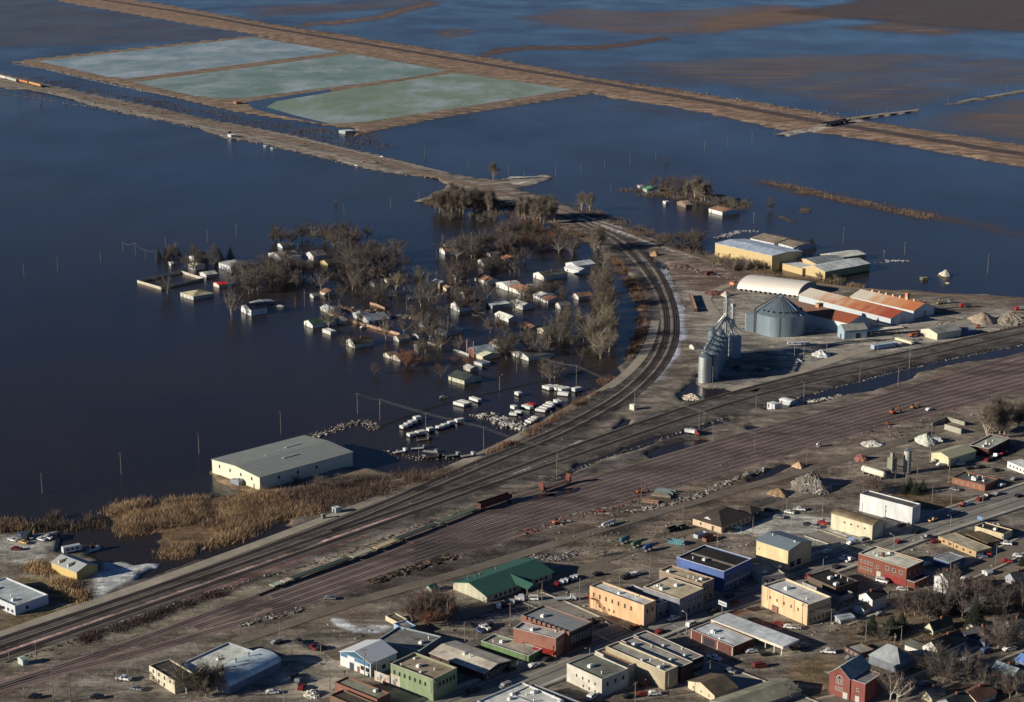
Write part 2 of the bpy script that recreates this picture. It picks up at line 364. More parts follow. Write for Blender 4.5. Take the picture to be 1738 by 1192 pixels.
# ---------------------------------------------------------------- ground sheet and flood water
u_in = np.linspace(-.33, .33, 520); u_out = np.linspace(.33, 1.6, 40)[1:]
us = np.concatenate([-u_out[::-1], u_in, u_out])
ys = [150.0]
while ys[-1] < 60000:
    y_ = ys[-1]; st_ = 1.9 * y_ * y_ / (1709 * HC)
    ys.append(y_ + (st_ if y_ > 480 else 12))
ys = np.array(ys)
X = np.outer(ys, us); Y = np.repeat(ys[:, None], len(us), 1)
Hh = height(X.ravel(), Y.ravel())
V = np.stack([X.ravel(), Y.ravel(), Hh], 1); nr, nc = X.shape
ii = np.arange(nr - 1)[:, None] * nc + np.arange(nc - 1)[None, :]
FQ = np.stack([ii, ii + 1, ii + nc + 1, ii + nc], -1).reshape(-1, 4)
gm = npmesh('ground', V, FQ, ground_mat(), True)
PAINT = [  # (outline in the photo, colour of the ground there, with silo shade in the grain yard patch, feather m, strength)
 (LEV, (100,84,70), 6, 1), (FARL, (106,86,72), 20, 1), (REED, (100,78,56), 4, 1), (REED2, (105,82,60), 4, 1),
 ([(-400,60),(0,115),(400,205),(760,290),(960,345),(1000,400),(860,345),(760,330),(600,285),(400,240),(160,185),(0,155),(-400,95)], (96,88,81), 6, 1),
 ([(0,1040),(400,930),(700,815),(850,755),(960,695),(1060,610),(1100,540),(1085,480),(1030,420),(960,370),(1000,360),(1100,420),(1150,480),(1165,560),(1140,620),(1080,680),(960,760),(1060,720),(1200,672),(1400,615),(1600,575),(1800,530),(1800,580),(1600,612),(1300,690),(1100,745),(900,815),(650,905),(400,1000),(0,1135)], (64,60,58), 4, 1),
 ([(1150,480),(1250,470),(1560,540),(1700,520),(1738,560),(1500,600),(1300,650),(1230,660),(1190,600),(1165,540)], (112,106,98), 10, .9),
 ([(1150,440),(1260,470),(1250,500),(1200,510),(1150,480),(1120,450)], (95,78,70), 6, .9),
 ([(1085,432),(1110,448),(1140,485),(1158,530),(1160,580),(1140,612),(1120,640),(1100,655),(1125,620),(1146,585),(1149,545),(1140,500),(1115,460)], (132,134,142), 4, .8),
 ([(1210,560),(1290,590),(1330,600),(1330,640),(1210,655)], (70,68,68), 6, .7),  # shadow of the silos and bin on the grain yard, painted into the ground colour
 ([(300,1085),(560,975),(850,865),(1000,818),(1250,742),(1450,690),(1600,643),(1900,560),(1900,620),(1738,665),(1450,738),(1250,796),(1000,872),(850,920),(560,1012),(330,1082),(0,1180),(0,1150)], (94,80,74), 3, 1),
 ([(0,1120),(400,1005),(600,930),(900,830),(940,812),(900,850),(560,970),(200,1095),(0,1145)], (100,92,80), 5, .9),
 ([(560,1012),(700,966),(850,922),(960,893),(1010,925),(960,950),(850,948),(760,985),(640,1030)], (52,46,44), 10, .9),
 ([(400,1065),(560,1015),(640,1035),(600,1060),(480,1085),(330,1110)], (74,64,56), 8, .7),
 ([(940,890),(1150,830),(1350,770),(1500,730),(1600,720),(1500,780),(1300,840),(1180,880),(1000,950),(940,945)], (84,72,62), 8, .8),
 ([(1000,905),(1150,885),(1200,905),(1150,940),(1030,990),(950,985),(960,950)], (96,86,74), 8, .9),
 ([(1220,905),(1330,872),(1400,880),(1440,905),(1465,925),(1400,945),(1330,915),(1270,905)], (128,126,120), 2, 1),
 ([(1500,842),(1560,835),(1650,845),(1620,870),(1560,862),(1530,842)], (72,60,46), 3, 1),
 ([(1385,700),(1470,690),(1560,700),(1620,730),(1560,800),(1440,810),(1380,770)], (100,90,80), 8, .7),
 ([(1440,1040),(1500,1010),(1738,950),(1800,1192),(1300,1192),(1420,1110)], (84,73,60), 6, .9),
 ([(1335,1125),(1420,1105),(1440,1150),(1380,1165),(1330,1150)], (92,78,56), 3, .9),
 ([(0,985),(110,960),(160,1010),(120,1040),(60,1055),(0,1075)], (84,74,52), 5, .9),
 ([(0,905),(105,903),(110,930),(60,952),(0,955)], (122,120,114), 4, .9),
 ([(150,925),(230,957),(268,957),(250,970),(225,985),(165,1010),(155,985),(170,962)], (138,140,142), 3, .9),
 ([(560,1050),(575,1052),(610,1066),(655,1062),(662,1066),(640,1073),(600,1074),(572,1064)], (190,192,196), 1.5, .9),
 ([(890,1000),(990,960),(1010,990),(990,1030),(900,1040),(700,1090),(690,1070),(850,1030)], (78,74,70), 4, .8),
 ([(150,1140),(330,1095),(560,1080),(600,1110),(560,1192),(150,1192)], (96,90,82), 6, .6),
 ([(1130,975),(1300,930),(1480,930),(1738,850),(1738,960),(1500,1010),(1300,1100),(1200,1140),(1000,1110),(900,1180),(700,1192),(820,1060),(1000,1000)], (86,81,75), 5, .6),
 ([(345,800),(372,796),(440,828),(470,840),(440,842),(400,832),(360,815)], (84,68,52), 2, .9),
 ([(600,795),(700,790),(800,790),(700,830),(560,862),(480,850)], (92,80,68), 4, .8),
 ([(0,1106),(220,1033),(400,971),(560,914),(690,864),(700,868),(560,920),(400,977),(220,1039),(0,1113)], (150,120,116), 1.2, .9),
 ([(300,1010),(420,972),(600,905),(640,897),(600,915),(420,985),(310,1022)], (92,66,62), 2, .8),
 ([(560,965),(700,905),(800,868),(870,842),(960,808),(1060,772),(1160,735),(1250,705),(1260,715),(1160,748),(1010,800),(870,850),(700,912)], (50,48,50), 4, .85),
 ([(480,1105),(600,1085),(600,1150),(560,1192),(490,1192),(470,1150)], (118,110,98), 4, .8), ([(985,1040),(1040,1048),(1060,1072),(1010,1085),(950,1060)], (108,98,88), 3, .8), ([(1260,1098),(1345,1095),(1350,1120),(1290,1125)], (122,112,98), 3, .8),
 ([(1290,990),(1345,975),(1400,960),(1420,965),(1350,995)], (104,98,90), 3, .7), ([(1480,920),(1570,895),(1620,930),(1560,945),(1500,930)], (112,104,92), 3, .8), ([(1580,975),(1700,925),(1730,945),(1620,990)], (104,97,88), 3, .8),
 ([(590,990),(660,975),(720,965),(700,985),(640,1000)], (56,50,48), 5, .7), ([(1120,860),(1180,840),(1200,845),(1150,868)], (50,46,46), 4, .8), ([(1400,800),(1500,815),(1560,800),(1540,825),(1440,830)], (80,72,66), 5, .7),
 ([(840,806),(880,793),(940,768),(985,750),(994,753),(940,777),(880,800),(850,810)], (176,176,180), 1.2, .9),
 ([(985,363),(1040,381),(1110,407),(1180,431),(1176,436),(1100,412),(1030,388),(980,370)], (160,160,163), 1.2, .85),
 ([(1120,455),(1140,490),(1150,530),(1150,575),(1140,610),(1152,605),(1163,570),(1160,525),(1150,490),(1130,455)], (128,132,146), 3, .9),
 ([(1010,905),(1070,885),(1110,872),(1120,880),(1060,905),(1015,915)], (46,44,48), 4, .8), ([(1180,852),(1250,825),(1330,800),(1340,806),(1260,835),(1190,862)], (58,52,48), 4, .7),
 ([(1280,848),(1340,835),(1350,845),(1290,858)], (44,42,44), 4, .8), ([(700,985),(790,955),(860,948),(850,965),(760,990)], (50,44,44), 4, .8), ([(860,935),(930,915),(960,925),(900,940)], (44,40,42), 3, .7),
 ([(1190,1030),(1300,990),(1420,945),(1560,890),(1700,845),(1710,860),(1560,915),(1440,960),(1300,1010),(1200,1045)], (100,96,90), 3, .8),
 ([(1255,1058),(1290,1050),(1345,1066),(1340,1078),(1290,1070)], (112,66,58), 1.5, .8), ([(1236,1040),(1275,1030),(1290,1038),(1250,1048)], (112,72,62), 1.5, .8),
 ([(1560,650),(1640,625),(1738,605),(1738,612),(1640,640),(1570,665)], (96,78,62), 4, .8), ([(1420,690),(1500,668),(1560,655),(1570,665),(1500,690),(1430,705)], (104,84,74), 4, .8),
 ([(858,300),(935,297),(940,303),(905,313),(868,314)], (135,128,118), 3, 1),
 ([(1318,229),(1560,185),(1562,189),(1340,231)], (130,122,112), 3, 1),
]
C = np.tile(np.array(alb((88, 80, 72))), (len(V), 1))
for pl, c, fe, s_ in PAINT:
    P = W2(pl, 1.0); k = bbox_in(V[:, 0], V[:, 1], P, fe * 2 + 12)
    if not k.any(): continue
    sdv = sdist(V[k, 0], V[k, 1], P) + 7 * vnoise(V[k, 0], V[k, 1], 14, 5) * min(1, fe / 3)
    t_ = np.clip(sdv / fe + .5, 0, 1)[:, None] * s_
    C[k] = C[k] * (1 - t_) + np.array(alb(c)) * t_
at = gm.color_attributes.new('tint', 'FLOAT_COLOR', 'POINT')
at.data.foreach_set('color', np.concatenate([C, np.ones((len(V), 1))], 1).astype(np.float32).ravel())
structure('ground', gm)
wm = water_mat()
b = MB(); b.add([(-60000, 100, 0), (60000, 100, 0), (60000, 60000, 0), (-60000, 60000, 0)], [(0, 1, 2, 3)])
structure('flood_water', b.mesh('flood_water', wm))
# ice on the lagoons
sheet('lagoon_ice', [(64,104),(430,64),(578,88),(215,134),(180,130)], 1.0, ice_mat(alb((104,120,126)), alb((84,104,108)), alb((132,140,148))), .12)
sheet('lagoon_ice', [(226,140),(598,92),(758,120),(700,131),(420,166),(372,167),(330,163)], 1.0, ice_mat(alb((92,112,108)), alb((80,100,90)), alb((126,134,138))), .12)
sheet('lagoon_ice', [(470,172),(560,157),(772,124),(972,152),(800,180),(622,207),(562,211),(500,196),(452,182)], 1.0, ice_mat(alb((98,110,94)), alb((88,102,80)), alb((122,130,136))), .12)
sheet('lagoon_water', [(418,173),(560,152),(562,157),(470,172),(452,182),(500,196),(562,211),(540,209),(470,195),(430,185)], 1.0, wm, .10)
def sheet_soft(name, pl, m, fe, z=.15):
    P = W2(pl, 0.0); k = bbox_in(V[:, 0], V[:, 1], P, fe) ; sd = np.full(len(V), -1e9)
    if not k.any(): return
    sd[k] = sdist(V[k, 0], V[k, 1], P) + fe * .7 * vnoise(V[k, 0], V[k, 1], fe * 2.5, 8) + fe * .4 * vnoise(V[k, 0], V[k, 1], fe, 9)
    ok = (sd[FQ] > -fe).any(1); f_ = FQ[ok]; ids, inv = np.unique(f_, return_inverse=True)
    vv = V[ids].copy(); vv[:, 2] = z; me = npmesh(name, vv, inv.reshape(-1, 4), m); e_ = np.clip(sd[ids] / fe * .5 + .5, 0, 1)
    at_ = me.attributes.new('edge', 'FLOAT', 'POINT'); at_.data.foreach_set('value', e_.astype(np.float32)); structure(name, me)
# drowned stubble fields beyond the river levee
br, dk = alb((112, 90, 78)), alb((70, 56, 52))
RT = -R(14); FD = 52.0
for nm, pl, m in [
 ('flooded_field', [(-300,20),(60,-2),(260,32),(430,60),(330,70),(150,76),(0,80),(-200,70)], field_mat(alb((86,80,84)), alb((74,72,82)), .25, .75, 0, (1, .5, 1), .008, .6, .12)),
 ('flooded_field', [(430,12),(600,4),(740,-4),(735,6),(640,14),(560,22),(430,30)], field_mat(br, dk, .35, .65, RT, (.5, 1.5, 1), .006, .6, .1)),
 ('field_bank', [(500,42),(560,36),(640,28),(680,14),(735,2),(738,8),(690,20),(650,32),(570,42),(520,44)], field_mat(dk, br, .35, .55, 0, (1, 1, 1), .02, .95, .4)),
 ('field_bank', [(740,52),(800,48),(810,55),(775,62),(760,68),(745,60)], field_mat(br, dk, .4, .6, 0, (1, 1, 1), .02, .8, .1)),
 ('field_bank', [(815,92),(850,82),(900,79),(1000,79),(1060,73),(1130,62),(1135,66),(1060,80),(1000,85),(900,84),(850,90),(820,97)], field_mat(dk, alb((92,72,60)), .35, .55, 0, (1, 1, 1), .02, .95, .35)),
 ('flooded_field', [(880,32),(960,15),(1000,16),(1100,22),(1310,8),(1460,28),(1300,44),(1160,60),(1060,58),(950,44)], field_mat(alb((108,88,78)), alb((90,76,72)), .3, .7, RT, (.3, 1.5, 1), .006, .72, .15)),
 ('flooded_field', [(1180,38),(1330,12),(1440,26),(1300,43),(1190,58)], field_mat(alb((124,98,78)), alb((104,84,70)), .3, .6, RT, (.3, 1.5, 1), .008, .85, .3)),
 ('ploughed_field', [(1340,22),(1450,4),(1500,-10),(2300,-10),(2300,90),(1738,56),(1600,46),(1480,34)], field_mat(alb((84,72,68)), alb((60,54,58)), .3, .58, -R(FD), (.1, 1.6, 1), .02, .9, .35)),
 ('flooded_field', [(1430,48),(1520,36),(1640,54),(1600,60),(1480,52)], field_mat(alb((116,92,76)), dk, .3, .6, RT, (.3, 1.5, 1), .008, .85, .15)),
 *[('flooded_field', q_, field_mat(alb((108,90,78)), alb((80,73,75)), .4, .62, -R(FD), (.07, 1.3, 1), .05, .85, .12)) for q_ in (
   [(1080,108),(1380,94),(1640,93),(1560,108),(1420,126),(1290,149),(1200,138)], [(1300,156),(1420,133),(1560,115),(1700,99),(1738,103),(1600,122),(1480,141),(1370,159)],
   [(1390,166),(1490,148),(1610,129),(1760,107),(1800,112),(1700,129),(1590,144),(1450,174)], [(1440,184),(1500,174),(1600,152),(1720,131),(1900,105),(1900,122),(1738,140),(1610,160),(1500,184)])],
 ('flooded_field', [(1560,208),(1738,172),(2200,130),(2200,290),(1738,238),(1640,222)], field_mat(alb((104,86,74)), alb((84,74,70)), .3, .65, R(30), (.3, 1, 1), .012, .8, .1)),
 ('flooded_field', [(850,100),(1000,98),(1100,112),(1200,150),(1150,152),(1000,125),(880,104)], field_mat(alb((90,78,72)), dk, .4, .7, RT, (.4, 1, 1), .008, .45, 0)),
 ('flooded_field', [(1000,172),(1040,168),(1180,195),(1160,200),(1060,188),(1010,185)], field_mat(alb((90,78,68)), dk, .4, .7, 0, (.6, 1, 1), .02, .5, 0)),
 ('hedge_bank', [(1285,306),(1330,312),(1400,328),(1500,348),(1590,366),(1738,398),(1738,403),(1590,373),(1500,356),(1400,336),(1330,320)], field_mat(alb((96,76,62)), dk, .3, .6, 0, (1, 1, 1), .04, .85, 0)),
]: sheet_soft(nm, pl, m, 16 if 'bank' in nm else 45, .12 + .03 * rnd.random())
# ---------------------------------------------------------------- roads, tracks
asph = road_mat(alb((104, 100, 95))); grav = road_mat(alb((124, 116, 104))); dirt = road_mat(alb((90, 82, 73)))
_dz = [0]
def road(name, px, wd, m, dz=.10, kerb=None):
    _dz[0] += 1; dz += .004 * _dz[0] if name != 'main_street' else 0
    P = smooth_line([T(*p) for p in px], 8)
    V_, F_ = ribbon(P, (-wd / 2, wd / 2), (dz, dz))
    structure(name, npmesh(name, V_, F_, m))
    if name == 'side_street':
        for sg in (1, -1):
            V_, F_ = ribbon(P, [sg * (wd / 2 + .02), sg * (wd / 2 + .02), sg * (wd / 2 + 1.6), sg * (wd / 2 + 1.6)][::sg], [dz - .05, dz + .12, dz + .12, dz - .05][::sg]); structure('pavement', npmesh('pavement', V_, F_, grav))
    return P, wd
main_px = [(640,1245),(780,1192),(880,1155),(1000,1106),(1090,1070),(1180,1034),(1280,998),(1350,974),(1458,937),(1575,893),(1660,866),(1738,841),(1900,785)]
mP, _ = road('main_street', main_px, 17, asph, .21)
road('side_street', [(900,1012),(960,1036),(1050,1080),(1120,1108),(1200,1135),(1330,1185),(1400,1215)], 11, asph, .10)
road('side_street', [(1380,905),(1470,935),(1560,975),(1600,1000)], 9, asph, .08)
road('side_street', [(1340,1215),(1440,1192),(1530,1176),(1620,1140),(1660,1117),(1738,1086),(1850,1040)], 11, dirt, .09)
road('side_street', [(1420,1055),(1516,1014),(1580,1000),(1650,968),(1690,952),(1738,922),(1850,880)], 9, dirt, .09)
road('gravel_lane', [(560,1115),(700,1070),(860,1020),(960,985),(1040,958)], 9, dirt, .08)
road('gravel_road', [(-100,1120),(0,1077),(200,1010),(400,938),(520,893),(640,848),(750,801),(870,748),(960,697),(1040,655),(1080,620),(1103,585),(1112,545)], 6, grav, .14)
road('gravel_road', [(1738,535),(1640,545),(1560,570),(1450,598),(1380,622),(1300,648),(1240,664)], 10, grav, .10)
road('gravel_road', [(1235,560),(1205,520),(1195,505),(1220,490),(1245,482)], 7, grav, .10)
road('gravel_road', [(-300,88),(0,140),(160,176),(330,212),(500,248),(640,283),(740,302)], 5, grav, .10)
road('gravel_road', [(440,221),(520,237),(600,257),(680,275),(760,294)], 4, grav, .10)
road('dirt_road', [(400,1090),(600,1022),(800,968),(1000,905),(1150,860),(1300,818),(1450,775),(1560,740),(1700,700)], 6.5, dirt, .09)
road('dirt_road', [(880,1000),(1000,962),(1100,925),(1180,900),(1290,865),(1400,835),(1520,800),(1640,765)], 4.5, dirt, .08)
road('levee_road', [(168,-1),(330,24),(450,47),(650,80),(870,117),(1000,138),(1130,160),(1300,190),(1400,209),(1500,224),(1600,241),(1738,263),(2200,330)], 24, road_mat(alb((66, 59, 60))), .3)
road('flooded_road', [(1322,229),(1400,211),(1440,202),(1500,194),(1558,187)], 9, grav, .25)
road('flooded_road', [(1630,173),(1660,167)], 8, grav, .35); road('flooded_road', [(1676,165),(1738,154),(1900,134)], 9, grav, .35)
road('flooded_road', [(708,343),(760,326),(800,316),(850,311),(930,302)], 8, grav, .2)
# painted lines on the main street
lm_ = mat(alb((150, 145, 120)), .8, .2)
V_, F_ = ribbon(mP, (-.12, .12), (.225, .225)); structure('road_marking', npmesh('road_marking', V_, F_, lm_))
tarm = mat(alb((40, 38, 38)), .9, .2)
for o in (-4.2, -2.2, 3.6):
    P2 = [p for i, p in enumerate(mP)]; V_, F_ = ribbon(P2, (o - .25, o + .25), (.217, .217)); structure('road_seam', npmesh('road_seam', V_, F_, tarm))
walk = road_mat(alb((122, 118, 110)))
for a0, a1, sgn in ((0, 1, 1), (0, 1, -1)):
    V_, F_ = ribbon(mP, [sgn * 8.6, sgn * 8.6, sgn * 11, sgn * 11][::sgn], [.15, .33, .33, .15][::sgn]); structure('pavement', npmesh('pavement', V_, F_, walk))

def flat_strip(name, px, wd, m, z):
    P = smooth_line([G(x, y, z) for x, y in px], 8); V_, F_ = ribbon(P, (-wd / 2, wd / 2), (0, 0)); structure(name, npmesh(name, V_, F_, m))
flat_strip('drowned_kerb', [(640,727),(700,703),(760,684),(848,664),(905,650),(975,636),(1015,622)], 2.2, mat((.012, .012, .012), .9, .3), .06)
flat_strip('drowned_kerb', [(60,466),(98,460)], 1.5, mat((.06, .05, .05), .9, .3), .06)
for q_ in ([(862,852),(905,842),(938,838),(944,842),(910,849),(868,857)], [(925,843),(960,833),(985,829),(980,835),(940,845)]): sheet('puddle', q_, 1.0, wm, .42)
# railway tracks
bal_d = ballast_mat(alb((100, 91, 85)), alb((74, 67, 63))); bal_r = ballast_mat(alb((108, 92, 87)), alb((92, 77, 73))); bal_t = ballast_mat(alb((104, 88, 72)), alb((80, 68, 58)))
tie = ballast_mat(alb((58, 50, 49)), alb((72, 62, 60)), 1.5); railm = mat(alb((58, 48, 46)), .5, .1, metal=.0, spec=.5)
tie2 = ballast_mat(alb((92, 82, 80)), alb((104, 93, 90)), 1.5); rail2 = mat(alb((34, 28, 28)), .5, .1, spec=.5)
def track(px, label, m, z0=.45, ties=True):
    P = smooth_line([T(*p) for p in px], 9)
    P = [(p[0], p[1], max(p[2], 1.0)) for p in P]
    r = root('railway_track', P[len(P) // 2])
    o = Vector(P[len(P) // 2])
    Pl = [Vector(p) - o for p in P]
    V_, F_ = ribbon(Pl, (-3.1, -1.75, 1.75, 3.1), (0.02, z0, z0, 0.02)); put('ballast', npmesh('ballast', V_, F_, m), r)
    V_, F_ = ribbon(Pl, (-1.3, 1.3), (z0 + .02, z0 + .02)); put('sleepers', npmesh('sleepers', V_, F_, tie if z0 > .3 else tie2), r)
    for s_ in (-.75, .75):
        hr = .2 if z0 > .3 else .13; V_, F_ = ribbon(Pl, (s_ - .1, s_ - .1, s_ + .1, s_ + .1), (z0 + .02, z0 + hr, z0 + hr, z0 + .02)); put('rail', npmesh('rail', V_, F_, railm if z0 > .3 else rail2), r)
    tag(r, label, 'railway track', 'railway tracks')
    return P
T1 = track([(-100,100),(0,131),(70,147),(150,164),(260,188),(400,217),(520,241),(650,273),(760,303),(850,326),(940,353),(1000,373),(1060,392),(1110,412),(1180,435),(1250,457),(1320,474),(1400,484),(1500,494),(1600,500),(1738,508),(2000,528)], 'railway track crossing the flood and passing north of the white hoop building', bal_t)
track([(940,362),(1000,384),(1040,405),(1063,425),(1085,447),(1102,470),(1117,495),(1127,520),(1131,550),(1127,580),(1113,612),(1085,645),(1045,677),(960,724),(870,762),(790,796),(700,834),(588,880),(400,950),(202,1020),(0,1086),(-300,1190)], 'inner track of the big curve, running on as the northernmost main track', bal_d)
track([(1000,378),(1050,402),(1090,430),(1118,462),(1135,497),(1146,535),(1146,572),(1136,603),(1110,640),(1070,675),(1040,695),(960,738),(870,774),(790,808),(700,846),(620,880),(560,902)], 'outer track of the big railway curve beside the icy ditch', bal_d)
track([(-100,103),(0,134),(150,167),(260,191),(400,220),(520,244),(650,276),(760,306),(850,329),(900,341)], 'second track on the north embankment, merging before the wooded junction', bal_t)
A1 = track([(2000,498),(1738,554),(1600,585),(1500,607),(1400,628),(1300,652),(1200,681),(1150,697),(1040,735),(960,764),(900,787),(840,809),(760,838),(700,860),(620,887),(510,924),(400,963),(220,1025),(0,1101),(-300,1200)], 'main railway track passing just south of the grain bins', bal_d)
A2 = track([(2000,510),(1738,566),(1600,598),(1500,622),(1400,644),(1300,668),(1200,698),(1040,753),(950,784),(870,812),(780,843),(700,872),(640,894),(560,922),(400,979),(220,1041),(0,1118),(-300,1216)], 'southern track of the main line beside the long riprap row', bal_d)
U = [(1950,543),(1738,603),(1600,642),(1450,688),(1250,740),(1000,815),(850,860),(700,915),(560,968),(460,1005),(330,1052),(200,1100),(60,1147),(-200,1230)]
L = [(1950,606),(1738,660),(1600,695),(1450,735),(1250,793),(1000,868),(850,915),(700,962),(560,1008),(455,1043),(332,1080),(200,1119),(60,1150),(-200,1233)]
NY = 9
ORD = ['first', 'second', 'third', 'fourth', 'fifth', 'sixth', 'seventh', 'eighth', 'ninth', 'tenth', 'eleventh', 'twelfth']
for i in range(NY):
    q = i / (NY - 1)
    pl = [(u[0], u[1] * (1 - q) + l_[1] * q) for u, l_ in zip(U, L)]
    pl = pl[:{0: 14, 8: 14, 4: 11, 2: 10, 6: 10}.get(i, 8)]
    track(pl, ORD[i] + ' freight yard track counted from the flooded side towards the town', bal_r, .25)
SPURP = [(440,1012),(520,978),(600,946),(700,906),(810,864),(900,838),(1000,806)]
track(SPURP, 'storage track under the line of green and tan flat wagons', bal_r, .25)

# ---------------------------------------------------------------- buildings
glass = glass_mat(); white = mat(alb((225, 222, 210), KW), .7, .06); dark = mat((.03, .03, .032), .6, .2); steel = mat((.30, .31, .33), .35, .15, metal=.6)
_win = {}
def winmesh(w_, h_, fc, door=False):
    k = (round(w_, 2), round(h_, 2), fc)
    if k not in _win:
        f = MB(); t_ = .09; d = .10
        f.box(-w_/2, -d, 0, -w_/2 + t_, .02, h_).box(w_/2 - t_, -d, 0, w_/2, .02, h_).box(-w_/2 + t_, -d, 0, w_/2 - t_, .02, t_ * 1.3).box(-w_/2 + t_, -d, h_ - t_, w_/2 - t_, .02, h_)
        f.box(-w_/2 + t_, -d * .8, h_ * .5 - .04, w_/2 - t_, .01, h_ * .5 + .04)
        p = MB(); p.box(-w_/2 + t_, -.045, t_ * 1.3, w_/2 - t_, .015, h_ - t_)
        _win[k] = (f.mesh('window', mat(fc, .7, .05)), p.mesh('pane', glass))
    return _win[k]
def add_win(r, face, W, D, pos, z, w_, h_, fc=(.6, .6, .57), sub=True, name='window'):
    a_, b_ = winmesh(w_, h_, fc)
    o = put(name, a_, r)
    if face == 'L': o.location = (-.012, pos, z); o.rotation_euler = (0, 0, -math.pi / 2)
    elif face == 'R': o.location = (pos, -.012, z)
    elif face == 'B': o.location = (pos, D + .012, z); o.rotation_euler = (0, 0, math.pi)
    if sub: q = put('pane', b_, o)
    return o
_dm = {}
def add_door(r, face, pos, w_, h_, col, z=0.02, name='door'):
    k = (w_, h_, col)
    if k not in _dm:
        f = MB(); f.box(-w_/2, -.07, 0, w_/2, .01, h_)
        n = max(2, int(h_ / .7))
        for i in range(n): f.box(-w_/2 + .12, -.1, .12 + i * (h_ - .1) / n, w_/2 - .12, -.071, (i + 1) * (h_ - .1) / n)
        _dm[k] = f.mesh('door', mat(col, .6, .1))
    o = put(name, _dm[k], r)
    if face == 'L': o.location = (-.012, pos, z); o.rotation_euler = (0, 0, -math.pi / 2)
    else: o.location = (pos, -.012, z)
    return o
def frame3(A, B, C, hp):
    g = T(B[0], B[1] + hp); h = hgt(g, B[1])
    z = g[2] + h
    b0 = Vector(G(B[0], B[1], z)); a0 = Vector(G(A[0], A[1], z)); c0 = Vector(G(C[0], C[1], z))
    u = (a0 - b0); D = u.length; u.normalize(); v = Vector((u.y, -u.x, 0)); W = max(1.5, (c0 - b0).dot(v))
    return (b0.x, b0.y, g[2]), math.atan2(v.y, v.x), W, D, h
